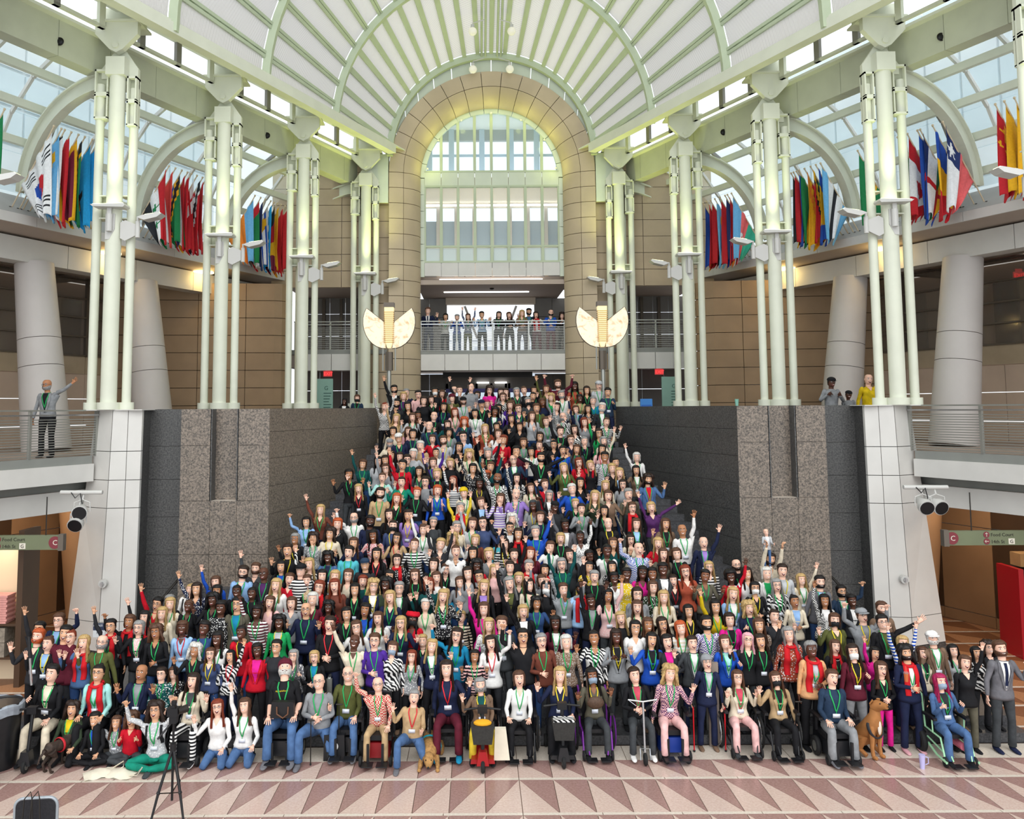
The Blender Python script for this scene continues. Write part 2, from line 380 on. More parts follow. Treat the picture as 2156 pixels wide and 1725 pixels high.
# ================================================================== CLUSTER COLUMNS, GIRDERS, AISLES
ORD = ['nearest', 'second', 'third', 'fourth']
def cluster(s, k):
    t = k * BAY; U = 9.35 + DU * t; Y = 20.4 + DY * t
    c = thing('cluster_column', ('%s white column of bundled pipes on the %s' % (ORD[k - 0] if k >= 0 else 'partly hidden frontmost', SIDE[s])), 'column', (AX + s * U, Y, H))
    f = lambda a, b, z: (s * a, b, z)
    for (a, b, r, z1) in ((0, -.1, .185, 8.15), (.46, .02, .105, 7.95), (-.36, .05, .105, 7.85), (.2, .36, .13, 7.7)):
        MB().cyl((s * a, b), r, .17, z1, n=20).build('pipe', WHITE, c, True)
        MB().cyl((s * a, b), r + .07, 0, .17, n=20).build('pipe_base', WHITE, c, True)
    MB().box(-.23, .23, -.3, .2, 8.1, 8.55, None, f).build('head_block', WHITE, c)
    for a0, a1, z1 in ((.23, .56, 8.3), (-.46, -.23, 8.12)):
        for q in range(2):
            zt = z1 - q * .62; fr = MB()
            fr.box(a0, a1, -.12, .15, zt - .05, zt, None, f); fr.box(a0, a1, -.12, .15, zt - .62, zt - .57, None, f)
            fr.box(a0, a0 + .035, -.12, .15, zt - .6, zt, None, f); fr.box(a1 - .035, a1, -.12, .15, zt - .6, zt, None, f)
            fr.box(a0, a1, .05, .09, zt - .6, zt, GIRD, f); fr.build('web_frame', WHITE, c)
    for z in (5.15, 4.6): MB().box(.16, .44, -.05, .3, z, z + .03, None, f).box(-.36, -.1, -.02, .3, z, z + .03, None, f).build('tie_plate', WHITE, c)
    MB().box(.18, .42, .12, .16, 4.62, 5.15, None, f).build('tie_web', GIRD, c)
    # pin: lower gusset and five sided bracket
    MB().prism([(-.45, 8.1), (.45, 8.1), (.45, 8.35), (.12, 8.82), (-.12, 8.82), (-.45, 8.35)], .0, .12, None, f).build('gusset', WHITE, c)
    MB().prism([(-.52, 9.42), (.52, 9.42), (.52, 9.12), (.16, 8.74), (0, 8.66), (-.16, 8.74), (-.52, 9.12)], -.28, -.1, None, f).build('pin_bracket', WHITE, c)
    MB().tube([f(0, -.33, 8.83), f(0, -.05, 8.83)], .075, None, 16).build('pin', WHITE, c)
    MB().box(-.56, .56, -.34, .5, 9.42, 9.47, None, f).build('bearing_plate', WHITE, c)
    MB().prism([(-.52, 9.45), (.52, 9.45), (.52, 9.95), (-.52, 9.95)], .1, .3, None, f).build('upper_web', WHITE, c)
    # arch beam outwards
    n = 14; bm = MB()
    for i in range(n):
        e = []
        for j in (i, i + 1):
            a = PI / 2 * j / n
            for (ra, rb) in ((2.9, 2.65), (2.52, 2.27)):
                e.append((.5 + ra * math.sin(a), 5.65 + rb * math.cos(a) + 0.0))
        q = [e[0], e[2], e[3], e[1]]
        def tr(o_, tt, z): p = P(s, t + tt, o_, z); return (p[0] - c.location.x, p[1] - c.location.y, p[2] - H)
        bm.hexa([tr(q[0][0], -.03, q[0][1]), tr(q[1][0], -.03, q[1][1]), tr(q[1][0], .03, q[1][1]), tr(q[0][0], .03, q[0][1]), tr(q[3][0], -.03, q[3][1]), tr(q[2][0], -.03, q[2][1]), tr(q[2][0], .03, q[2][1]), tr(q[3][0], .03, q[3][1])])
        for (A, B) in ((q[0], q[1]), (q[3], q[2])):
            dz = .02
            bm.hexa([tr(A[0], -.13, A[1] - dz), tr(B[0], -.13, B[1] - dz), tr(B[0], .13, B[1] - dz), tr(A[0], .13, A[1] - dz), tr(A[0], -.13, A[1] + dz), tr(B[0], -.13, B[1] + dz), tr(B[0], .13, B[1] + dz), tr(A[0], .13, A[1] + dz)])
    bm.build('arch_beam', WHITE, c, False)
    return c
def lampheads(s, k):
    t = k * BAY; U = 9.35 + DU * t; Y = 20.4 + DY * t; base = Vector((AX + s * U, Y, H))
    who = '%s column on the %s' % (ORD[k] if k >= 0 else 'frontmost', SIDE[s])
    em = nmat('uplight_lens', (.9, 1, .6), .3, emit=(.95, 1, .55), es=2.5)
    # flat head over the main pipe
    L1 = thing('floodlight', 'grey flat LED floodlight facing up on the ' + who, 'floodlight', base + Vector((0, -.35, 4.85)), 'column floodlights')
    f = lambda a, b, z: (-s * a, b, z)
    MB().prism([(-.40, 0), (-.34, -.05), (.38, -.07), (.42, -.03), (.40, .02)], -.17, .17, None, f).build('lamp_head', LAMPW, L1)
    MB().prism([(-.36, .015), (.37, .035), (.37, .022), (-.36, .005)], -.14, .14, None, f).build('lens', em, L1)
    MB().box(-.05, .05, -.03, .03, -.3, -.06, None, f).cyl((0, .0), .07, -.62, -.2, n=12).build('neck', LAMPW, L1)
    MB().prism([(-.12, -.18), (.1, -.18), (.1, -.55), (-.02, -.8), (-.12, -.8)], .06, .1, None, f).build('mounting_plate', LAMPW, L1)
    L2 = thing('floodlight', 'grey tilted LED floodlight on side arm of the ' + who, 'floodlight', base + Vector((-s * .62, -.2, 4.45)), 'column floodlights')
    MB().prism([(.02, .12), (.16, .17), (.55, .24), (.62, .21), (.5, .12), (.2, .05)], -.16, .16, None, f).build('lamp_head', LAMPW, L2)
    MB().prism([(.2, .195), (.55, .25), (.55, .242), (.2, .185)], -.12, .12, None, f).build('lens', em, L2)
    MB().cyl((0, 0), .055, -.35, .05, n=12).cyl((0, 0), .03, .04, .16, n=8).build('neck', LAMPW, L2)
    MB().prism([(-.42, .02), (-.3, .08), (-.06, -.02), (-.06, -.3), (-.3, -.42), (-.42, -.36)], .0, .04, None, f).build('mounting_plate', LAMPW, L2)
    if k == 3:
        ld = bpy.data.lights.new('uplight', 'SPOT'); ld.energy = 420; ld.color = (.9, .95, .20); ld.spot_size = math.radians(130); ld.spot_blend = 1; ld.shadow_soft_size = .15
        lo = bpy.data.objects.new('uplight', ld); COL.objects.link(lo); lo.location = W(s, 3.85, 30.2, 4.75); lo.rotation_euler = (math.radians(180 + 28), 0, 0)
    for (dx, dy, e) in ((0, -.3, 95), (-s * .2, .05, 0)):
        if not e: continue
        ld = bpy.data.lights.new('uplight', 'SPOT'); ld.energy = e; ld.color = (.88, 1.0, .42); ld.spot_size = math.radians(75); ld.spot_blend = .8; ld.shadow_soft_size = .12
        lo = bpy.data.objects.new('uplight', ld); COL.objects.link(lo); lo.parent = L1; lo.location = (-s * .15 + dx, dy - .1, .12); lo.rotation_euler = (math.radians(180 - 10), 0, 0)
for s in (-1, 1):
    for k in (-1, 0, 1, 2, 3):
        cluster(s, k); lampheads(s, k)
    n = SIDE[s]
    gd = sempty('trim_%s_girder' % n, 'grey green box girder over the %s columns' % n)
    A = frange(-12, 12.4, 16)
    for i in range(16):
        MB().box(A[i] + .006, A[i + 1] - .006, .55, .95, 8.28, 9.15, None, lambda a, b, c: P(s, a, b, c)).build('panel', GIRD, gd)
    MB().box(-12, 12.4, .35, 1.0, 9.15, 9.22, None, lambda a, b, c: P(s, a, b, c)).build('flange', WHITE, gd)
    MB().box(-12, 11.5, -1.25, -.95, 9.22, 9.5, None, lambda a, b, c: P(s, a, b, c)).build('edge_beam', WHITE, gd)
    MB().box(-12, 12.4, .1, .2, 9.22, 9.3, None, lambda a, b, c: P(s, a, b, c)).box(-12, 12.4, .1, .2, 9.85, 9.95, None, lambda a, b, c: P(s, a, b, c)).build('clerestory_rail', WHITE, gd)
    for i in range(20):
        t = -12 + i * 1.28; MB().box(t - .09, t + .09, .1, .2, 9.22, 9.9, None, lambda a, b, c: P(s, a, b, c)).build('clerestory_post', GREYP if i % 3 else WHITE, gd)
    MB().hexa([P(s, -12, .3, 9.98), P(s, 12.4, .3, 9.98), P(s, 12.4, -1.2, 9.52), P(s, -12, -1.2, 9.52), P(s, -12, .3, 10.03), P(s, 12.4, .3, 10.03), P(s, 12.4, -1.2, 9.57), P(s, -12, -1.2, 9.57)]).build('gutter_soffit', WHITE, gd)
    for i, (px, py) in enumerate([(126, 70), (562, 275)] if s < 0 else [(1980, 55), (1524, 268)]):
        t = [1.0, 9.2][i] if False else None
        # camera housings on the girder face
        best = None
        for q in range(400):
            tt = -6 + q * .05; pp = proj(P(s, tt, .54, 8.62))
            if best is None or abs(pp[0] - px) < best[0]: best = (abs(pp[0] - px), tt)
        p = P(s, best[1], .53, 8.62); ph = thing('girder_porthole', 'small black round fitting on the %s girder, %s one' % (n, ['nearer', 'farther'][i]), 'wall fitting', p)
        MB().ball((0, 0, 0), .085, BLACK, 12, 8, (1, .6, 1)).build('dome', BLACK, ph, True); MB().torus((0, -.02, 0), .09, .012, 'y', DARK).build('rim', DARK, ph)
    # aisle glazing
    ag = sempty('window_%s' % ('1' if s < 0 else '2'), 'curved glazed aisle roof on the %s' % n)
    cur = [(.75, 9.05), (1.6, 8.95), (2.5, 8.45), (3.25, 7.65), (3.75, 6.75), (3.95, 5.75)]
    for (o_, z_) in [(1.15, 8.62), (1.95, 8.35), (2.75, 7.75), (3.3, 6.95), (3.62, 6.1)]:
        MB().box(-12, 12.4, o_ - .05, o_ + .09, z_ - .11, z_ + .09, None, lambda a, b, c: P(s, a, b, c)).build('purlin', WHITE, ag)
    nb = 19
    for i in range(nb + 1):
        t = -12 + i * (24.4 / nb); b_ = MB()
        for j in range(5):
            (o0, z0), (o1, z1) = cur[j], cur[j + 1]
            b_.hexa([P(s, t - .04, o0, z0 - .1), P(s, t - .04, o1 - .03, z1 - .08), P(s, t + .04, o1 - .03, z1 - .08), P(s, t + .04, o0, z0 - .1), P(s, t - .04, o0, z0 + .03), P(s, t - .04, o1, z1 + .03), P(s, t + .04, o1, z1 + .03), P(s, t + .04, o0, z0 + .03)])
        b_.build('glazing_bar', GREYP if i % 3 == 1 else WHITE2, ag)
    for i in range(nb):
        t = -12 + i * (24.4 / nb)
        for j in range(5):
            (o0, z0), (o1, z1) = cur[j], cur[j + 1]
            MB().hexa([P(s, t + .05, o0, z0), P(s, t + 24.4 / nb - .05, o0, z0), P(s, t + 24.4 / nb - .05, o1, z1), P(s, t + .05, o1, z1), P(s, t + .05, o0, z0 + .02), P(s, t + 24.4 / nb - .05, o0, z0 + .02), P(s, t + 24.4 / nb - .05, o1 + .015, z1 + .015), P(s, t + .05, o1 + .015, z1 + .015)]).build('pane', ROOFG, ag)
    # slab edge
    se = sempty('trim_%s_slab_edge' % n, 'grey sloping sill and white nosing under the %s flags' % n)
    MB().hexa([P(s, -12, 3.05, 4.95), P(s, 12.4, 3.05, 4.95), P(s, 12.4, 3.9, 5.6), P(s, -12, 3.9, 5.6), P(s, -12, 3.05, 4.99), P(s, 12.4, 3.05, 4.99), P(s, 12.4, 3.9, 5.66), P(s, -12, 3.9, 5.66)]).build('sloping_sill', noisy('sill_grey', '#a5a39f', .05, 2, .5), se)
    for i in range(10): MB().box(-12 + i * 2.44 + .006, -12 + (i + 1) * 2.44 - .006, 2.98, 3.06, 4.72, 4.97, None, lambda a, b, c: P(s, a, b, c)).build('nosing', WHITE2, se)
    # ceiling of the gallery
    ce = struct(MB().hexa([P(s, -12, 3.03, 4.72), P(s, 12.4, 3.03, 4.72), P(s, 12.4, 9, 4.5), P(s, -12, 9, 4.5), P(s, -12, 3.03, 4.9), P(s, 12.4, 3.03, 4.9), P(s, 12.4, 9, 4.9), P(s, -12, 9, 4.9)]).build('ceiling_gallery_%s' % n, SOFF), 'gallery ceiling on the %s' % n)
    for i in range(9): MB().box(-10.4 + i * 2.5, -10.4 + i * 2.5 + 2.48, 4.05, 4.6, 3.98, 4.62, None, lambda a, b, c: P(s, a, b, c)).build('beam_casing', WHITE2, ce)
    for i in range(7): MB().box(-10.2 + i * 3.84, -9.9 + i * 3.84, 4.6, 9, 4.3, 4.5, None, lambda a, b, c: P(s, a, b, c)).build('ceiling_rib', noisy('rib', '#94877b', .05, 2, .7), ce)
    MB().box(-12, 12.4, 5.9, 6.15, 4.2, 4.5, None, lambda a, b, c: P(s, a, b, c)).build('ceiling_rib', MATS['rib'], ce)
    glow = nmat('downlight_glow', (1, .93, .8), .4, emit=(1, .92, .78), es=5)
    for i in range(13):
        for o_ in (5.1, 7.2):
            p = P(s, -8 + i * 1.55, o_, 4.44); d = tag(MB().cyl((0, 0), .14, -.0, .03, WHITE2, 14).cyl((0, 0), .11, -.012, 0, glow, 14).build('downlight', WHITE2, loc=p), 'small round recessed ceiling downlight over the %s gallery' % n, 'downlight', '%s gallery downlights' % n)
    # amber lit uplight dish on the beam casing
    for k, t in enumerate((3.4, 7.4)):
        p = P(s, t, 3.9, 4.62); q = thing('cornice_light', 'flat warm lit cornice lamp on the %s beam, %s one' % (n, ['nearer', 'farther'][k]), 'lamp', p)
        MB().cyl((0, 0), .34, -.02, .03, n=20).build('dish', nmat('amber_dish', srgb('#ffe9a8'), .5, emit=(1, .8, .4), es=2.2), q)
        ld = bpy.data.lights.new('cornice', 'POINT'); ld.energy = 12; ld.color = (1, .72, .25); ld.shadow_soft_size = .1; lo = bpy.data.objects.new('cornice', ld); COL.objects.link(lo); lo.parent = q; lo.location = (-s * .15, -.15, -.25)
    # leaning round columns
    for k in range(-1, 3):
        t = 1.25 + k * BAY; c = thing('leaning_column', 'thick leaning grey clad column on the %s gallery, %s' % (n, ['frontmost', 'beside the nearest pipe column', 'behind the nearest pipe column', 'farthest back'][k + 1]), 'column', P(s, t, 3.6, -1.1))
        zsn = [-1.1, 1.15, 1.9, 4.0]
        for i in range(3):
            z0, z1 = zsn[i] + .008, zsn[i + 1] - .008; r = lambda z: .62 - .12 * (z + 1.1) / 5.1; oo = lambda z: 3.6 + .75 * (z + 1.1) / 5.1
            a = Vector(P(s, t, oo(z0), z0)) - c.location; b = Vector(P(s, t, oo(z1), z1)) - c.location
            MB().tube([a, b], [r(z0), r(z1)], None, 32).build('drum', CONE, c, True)
    # office front
    of = sempty('wall_%s_office' % n, 'office front with bronze glazing bars behind the %s gallery' % n)
    fo = lambda a, z, d: P(s, a, 6.8 + d, z)
    T = frange(-8, 9.6, 8)
    panels(of, fo, frange(-8, 9.6, 16), [-1.1, -.5, .35, 1.15], lambda i, j: (DARK if i % 4 == 2 else BEIGE), .1, .01, 'wall_panel')
    panels(of, fo, frange(-8, 9.6, 8), [1.15, 1.75], TAN, .12, .01, 'spandrel')
    for i in range(8):
        for j in range(4):
            MB().box(T[i] + .03, T[i + 1] - .03, 6.85, 6.87, 1.78 + j * .62, 1.78 + j * .62 + .58, None, lambda a, b, c: P(s, a, b, c)).build('pane', DGLASS, of)
    for j in range(5): MB().box(-8, 9.6, 6.75, 6.85, 1.73 + j * .62, 1.78 + j * .62, None, lambda a, b, c: P(s, a, b, c)).build('transom', BRONZE, of)
    for t in T: MB().box(t - .04, t + .04, 6.75, 6.86, 1.72, 4.5, None, lambda a, b, c: P(s, a, b, c)).build('mullion', BRONZE, of)
    MB().box(-8, 9.6, 9.2, 9.3, 1.2, 4.5, None, lambda a, b, c: P(s, a, b, c)).build('room_wall', BEIGE, of)
    for i in range(5): MB().box(-7 + i * 3.3, -6.2 + i * 3.3, 9.1, 9.2, 1.8, 3.9, None, lambda a, b, c: P(s, a, b, c)).build('room_door', noisy('dark_wood', '#3a2a22', .2, 6, .5), of)
    MB().box(-8, 9.6, 6.9, 9.2, 1.6, 1.7, None, lambda a, b, c: P(s, a, b, c)).build('room_floor', SOFF, of)
    # facade of the neighbouring wing seen through the glass
    fa = thing('office_wing', 'pale blue panelled office wing outside the %s glass roof' % n, 'building', P(s, 0, 9.2, 3)); fl_ = fa.location
    PB = noisy('facade_blue', '#dbe9ef', .03, 1, .35); PW = noisy('facade_white', '#f0f4f6', .03, 1, .5)
    ff = lambda a, z, d: tuple(Vector(P(s, a, 9.3 + d, z)) - fl_)
    panels(fa, ff, frange(-13, 14, 20), frange(5.0, 14.0, 7), lambda i, j: PW if j % 3 == 2 else PB, .1, .05, 'facade_panel')
    MB().hexa([ff(-13, 5, .1), ff(14, 5, .1), ff(14, 5, .4), ff(-13, 5, .4), ff(-13, 14.2, .1), ff(14, 14.2, .1), ff(14, 14.2, .4), ff(-13, 14.2, .4)]).build('facade_frame', PW, fa)
# ================================================================== VAULT
ZS = 9.28
RY = [20.4 + DY * BAY * k for k in range(-3, 4)]; RR = [8.11 - 1.43 * k for k in range(-3, 4)]
cv = struct(bpy.data.objects.new('ceiling', None), 'barrel vault of white louvred shades between green white ribs'); COL.objects.link(cv)
def vp(k, th, dr=0, y=0): return (AX + (RR[k] + dr) * math.cos(th), RY[k] + y, H + ZS + (RR[k] + dr) * math.sin(th))
for k in range(7):
    m = MB(); n = 40
    for i in range(n):
        a, b = PI * i / n, PI * (i + 1) / n
        m.hexa([vp(k, a, -.16, -.1), vp(k, b, -.16, -.1), vp(k, b, -.16, .1), vp(k, a, -.16, .1), vp(k, a, .06, -.1), vp(k, b, .06, -.1), vp(k, b, .06, .1), vp(k, a, .06, .1)])
    m.build('rib', PURL, cv)
NP = 24
def vq(k, f, th, dr):
    a = Vector(vp(k, th, dr)); b = Vector(vp(k + 1, th, dr)); return a.lerp(b, f)
for k in range(6):
    for i in range(NP):
        t0, t1 = PI * i / NP, PI * (i + 1) / NP
        g0 = .11 * (t1 - t0)
        a, b = t0 + g0, t1 - g0
        f0, f1 = .04, .96
        for (q, ssn) in ((MB(), 0),):
            q.hexa([vq(k, f0, a, .02), vq(k, f1, a, .02), vq(k, f1, b, .02), vq(k, f0, b, .02), vq(k, f0, a, .05), vq(k, f1, a, .05), vq(k, f1, b, .05), vq(k, f0, b, .05)])
            q.build('shade_panel', SHADE, cv)
        if i:
            w_ = .05 / RR[k]; c0 = t0
            for sg in (-1, 1):
                e0 = c0 + sg * g0 * .62; m = MB()
                m.hexa([vq(k, 0, e0 - w_, -.05), vq(k, 1, e0 - w_, -.05), vq(k, 1, e0 + w_, -.05), vq(k, 0, e0 + w_, -.05), vq(k, 0, e0 - w_, .08), vq(k, 1, e0 - w_, .08), vq(k, 1, e0 + w_, .08), vq(k, 0, e0 + w_, .08)])
                m.build('purlin', PURL, cv)
            m = MB()
            for u in range(7):
                fa_, fb_ = u / 7 + .01, u / 7 + .045
                m.hexa([vq(k, fa_, c0 - g0 * .6, .03), vq(k, fb_, c0 - g0 * .6, .03), vq(k, fb_, c0 + g0 * .6, .03), vq(k, fa_, c0 + g0 * .6, .03), vq(k, fa_, c0 - g0 * .6, .06), vq(k, fb_, c0 - g0 * .6, .06), vq(k, fb_, c0 + g0 * .6, .06), vq(k, fa_, c0 + g0 * .6, .06)])
            m.build('spacer', PURL, cv)
# spine
for sg in (-1, 1):
    m = MB(); 
    for k in range(6):
        a = Vector((AX + sg * .22, RY[k], H + ZS + RR[k] - .12)); b = Vector((AX + sg * .22, RY[k + 1], H + ZS + RR[k + 1] - .12))
        for dx in (0, .14): m.tube([a + Vector((sg * dx, 0, 0)), b + Vector((sg * dx, 0, 0))], .045, PURL, 6)
    m.build('spine_beam', PURL, cv)
GL = nmat('globe_glass', srgb('#d8d6c6'), .25, emit=(1, .95, .8), es=.25)
i = 0
for row, (k, f) in enumerate([(5, .93), (5, .45), (4, .95), (4, .5)]):
    for sg in (-1, 1):
        p = Vector((AX, RY[k] + (RY[k + 1] - RY[k]) * f, H + ZS + RR[k] + (RR[k + 1] - RR[k]) * f - .75)) + Vector((sg * .68, 0, 0))
        g_ = thing('globe_lamp', 'round globe lamp hanging %s of the vault spine, %s from the arch' % ('left' if sg < 0 else 'right', ['first', 'second', 'third', 'fourth'][row]), 'lamp', p, 'vault globe lamps')
        MB().ball((0, 0, 0), .15, GL, 14, 10).build('globe', GL, g_, True); MB().cyl((0, 0), .07, .12, .24, LAMPW, 10).tube([(0, 0, .22), (0, 0, .3), (-sg * .4, 0, .42)], .02, LAMPW, 6).build('bracket', LAMPW, g_)
# ================================================================== ARCH WALL
YA = 31.0
aw = sempty('wall_back', 'tan stone back wall with great round arch')
RO, RI, ZC = 3.82, 2.70, 8.70
def prof(a): return RO - (RO - RI) * math.sin(a), YA + .9 * (1 - math.cos(a))
def arcp(a, th, d=0):
    r, y = prof(a); nr = math.sin(a); ny = math.cos(a); r += d * nr; y += d * ny
    return (AX + r * math.cos(th), y, H + ZC + r * math.sin(th))
def legp(s, a, z, d=0):
    r, y = prof(a); r += d * math.sin(a); y += d * math.cos(a); return (AX + s * r, y, H + z)
SP = [(0, .32, 2), (.32, 1, 5)]
def stone(fn, a0, a1, b0, b1, na, nb_, mat):
    m = MB(); vs = []; 
    for d in (0, .15):
        for i in range(na + 1):
            for j in range(nb_ + 1): vs.append(fn(a0 + (a1 - a0) * i / na, b0 + (b1 - b0) * j / nb_, d))
    N_ = (na + 1) * (nb_ + 1); ix = lambda d, i, j: d * N_ + i * (nb_ + 1) + j
    fs = [(ix(d, i, j), ix(d, i + 1, j), ix(d, i + 1, j + 1), ix(d, i, j + 1)) for d in (0, 1) for i in range(na) for j in range(nb_)]
    for i in range(na): fs += [(ix(0, i, 0), ix(0, i + 1, 0), ix(1, i + 1, 0), ix(1, i, 0)), (ix(0, i, nb_), ix(0, i + 1, nb_), ix(1, i + 1, nb_), ix(1, i, nb_))]
    for j in range(nb_): fs += [(ix(0, 0, j), ix(0, 0, j + 1), ix(1, 0, j + 1), ix(1, 0, j)), (ix(0, na, j), ix(0, na, j + 1), ix(1, na, j + 1), ix(1, na, j))]
    m.add(vs, fs); return m.build('stone', mat, aw, True)
for (f0, f1, na) in SP:
    a0, a1 = f0 * PI / 2 + .008, f1 * PI / 2 - .008
    for i in range(15):
        t0, t1 = PI * i / 15 + .003, PI * (i + 1) / 15 - .003
        stone(arcp, a0, a1, t0, t1, na, 3, TAN2)
    for s in (-1, 1):
        zl = frange(-1.1, ZC, 17)
        for j in range(17): stone(lambda a, z, d: legp(s, a, z, d), a0, a1, zl[j] + .01, zl[j + 1] - .01, na, 1, TAN2)
m = MB()
for i in range(30):
    a, b = PI * i / 30, PI * (i + 1) / 30
    q = lambda r, th, y: (AX + r * math.cos(th), y, H + ZC + r * math.sin(th))
    m.hexa([q(RI + .14, a, YA + .66), q(RI + .14, b, YA + .66), q(RI + .14, b, YA + 1.2), q(RI + .14, a, YA + 1.2), q(RO + .02, a, YA + .2), q(RO + .02, b, YA + .2), q(RO + .02, b, YA + 1.2), q(RO + .02, a, YA + 1.2)])
for s in (-1, 1): m.box(RI + .14, RO, YA + .55, YA + 1.2, -1.1, ZC, None, lambda a, b, c: W(s, a, b, c))
m.build('backing', JOINT, aw)
# mint band between stone and vault: one piece per bay of the circle
for i in range(16):
    a, b = PI * i / 16 + .004, PI * (i + 1) / 16 - .004; m = MB()
    for k in range(3):
        c0, c1 = a + (b - a) * k / 3, a + (b - a) * (k + 1) / 3
        qq = lambda r, th, y, zc: (AX + r * math.cos(th), y, H + zc + r * math.sin(th))
        m.hexa([qq(RO + .03, c0, YA + .12, ZC), qq(RO + .03, c1, YA + .12, ZC), qq(RO + .03, c1, YA + .2, ZC), qq(RO + .03, c0, YA + .2, ZC), qq(3.95, c0, YA + .02, ZS), qq(3.95, c1, YA + .02, ZS), qq(3.95, c1, YA + .1, ZS), qq(3.95, c0, YA + .1, ZS)])
    m.build('band_panel', MINT, aw)
for s in (-1, 1):
    MB().box(RO + .02, 4.6, YA + .02, YA + .1, 7.55, ZS + .1, None, lambda a, b, c: W(s, a, b, c)).build('band_panel', MINT, aw)
    # flank walls: tan slabs
    Zw = frange(4.45, 9.4, 8)
    panels(aw, lambda a, z, d: W(s, a, YA + .35 + d, z), [3.84, 4.55, 5.6, 6.7, 8.2], Zw, TAN, .2, .01, 'stone_slab')
    panels(aw, lambda a, z, d: W(s, a, YA + .35 + d, z), [3.84, 4.35, 4.9], [-1.1, -.5, .1, .7, 1.3], TAN, .3, .01, 'stone_slab')
    panels(aw, lambda a, z, d: W(s, a, YA + .35 + d, z), [3.84, 4.35, 4.75], [1.3, 1.95, 2.6, 3.2, 3.85, 4.45], TAN, .3, .01, 'stone_slab')
    sw = sempty('wall_%s_far' % SIDE[s], 'brown tan stone slab wall at the far end of the %s gallery' % SIDE[s])
    def fs_(a, z, d):
        U, Y = a, 29.6 - (a - 7.2) * .1
        if a < 7.6: Y += (7.6 - a) ** 2 * 2.2
        return W(s, U, Y + d, z)
    panels(sw, fs_, [7.15, 8.6, 10.2, 12.0, 13.8], frange(-1.1, 4.35, 9), TAND, .2, .01, 'stone_slab', seg=6)
    MB().box(7.3, 13.8, 30.4, 30.6, -1.1, 4.4, None, lambda a, b, c: W(s, a, b, c)).build('backing', JOINT, sw)
    # side balcony
    sb = sempty('trim_%s_far_balcony' % SIDE[s], 'white fascia of the far %s balcony' % SIDE[s])
    for a in (4.75, 5.95, 6.6): MB().box(a, a + (1.18 if a < 5 else .64), YA + .3, YA + .4, 1.38, 1.98, None, lambda p, q, r: W(s, p, q, r)).build('fascia_panel', WHITE2, sb)
    MB().box(3.9, 7.4, YA + .32, YA + .45, 1.98, 2.14, None, lambda p, q, r: W(s, p, q, r)).build('zinc_strip', FASC, sb)
    MB().box(3.9, 7.6, YA + .4, 36, 1.5, 1.98, None, lambda p, q, r: W(s, p, q, r)).build('slab', SOFF, sb)
    MB().box(3.9, 7.6, YA + .5, 36, 4.45, 4.9, None, lambda p, q, r: W(s, p, q, r)).build('ceiling_slab', SOFF, sb)
    railing(s, 'far %s balcony railing of steel bars' % SIDE[s], lambda a, b, c: W(s, a, YA + .45 + b, c), 4.7, 7.3, 2.1, 12, 1.1, 1.3)
    bw = sempty('wall_%s_inner' % SIDE[s], 'grey panelled inner wall behind the far %s balcony' % SIDE[s])
    panels(bw, lambda a, z, d: W(s, a, 34.4 + d, z), frange(3.4, 7.8, 5), [-1.1, -.2, .7, 1.5], GREYP, .1, .01, 'wall_panel')
    panels(bw, lambda a, z, d: W(s, a, 34.4 + d, z), frange(3.4, 7.8, 7), [1.98, 2.9, 3.8, 4.45], GREYP, .1, .01, 'wall_panel')
    for a in frange(4.6, 7.4, 4): MB().box(a, a + .12, 34.25, 34.4, 1.98, 4.4, None, lambda p, q, r: W(s, p, q, r)).build('mullion', BRONZE, bw)
    MB().box(3.3, 3.5, YA + 1.2, 37, -1.1, 4.45, None, lambda p, q, r: W(s, p, q, r)).build('wall_panel', GREYP, bw)
# central balcony
cb = sempty('trim_central_balcony', 'white fascia panels of the central balcony')
for i in range(6): MB().box(AX - 2.7 + i * .9 + .008, AX - 2.7 + (i + 1) * .9 - .008, 31.85, 31.95, H + 1.38, H + 1.98).build('fascia_panel', WHITE2, cb)
MB().box(AX - 2.72, AX + 2.72, 31.87, 32.0, H + 1.98, H + 2.12).build('zinc_strip', FASC, cb)
MB().box(AX - 3.4, AX + 3.4, 31.95, 38, H + 1.5, H + 1.98).build('slab', SOFF, cb)
railing(1, 'central balcony railing of thin steel bars', lambda a, b, c: (AX + a, 32.0 + b, H + c), -2.7, 2.7, 2.1, 15, 1.15, 1.35)
# ceiling above central balcony, light troughs
cc = struct(MB().box(AX - 2.85, AX + 2.85, 31.95, 38, H + 4.62, H + 4.8).build('ceiling_central', SOFF), 'pinkish soffit over the central balcony')
GLOWW = nmat('trough_light', (1, 1, 1), .4, emit=(1, .98, .95), es=2.5)
MB().box(AX - 2, AX + 1.9, 32.0, 32.12, H + 4.79, H + 4.84).build('light_trough', GLOWW, cc); MB().box(AX - 1.9, AX + 1.5, 33.9, 34.0, H + 4.58, H + 4.62).build('light_trough', GLOWW, cc)
MB().ball((AX, 33, H + 4.6), .09, DARK, 10, 6, (1, 1, .5)).build('camera_dome', DARK, cc)
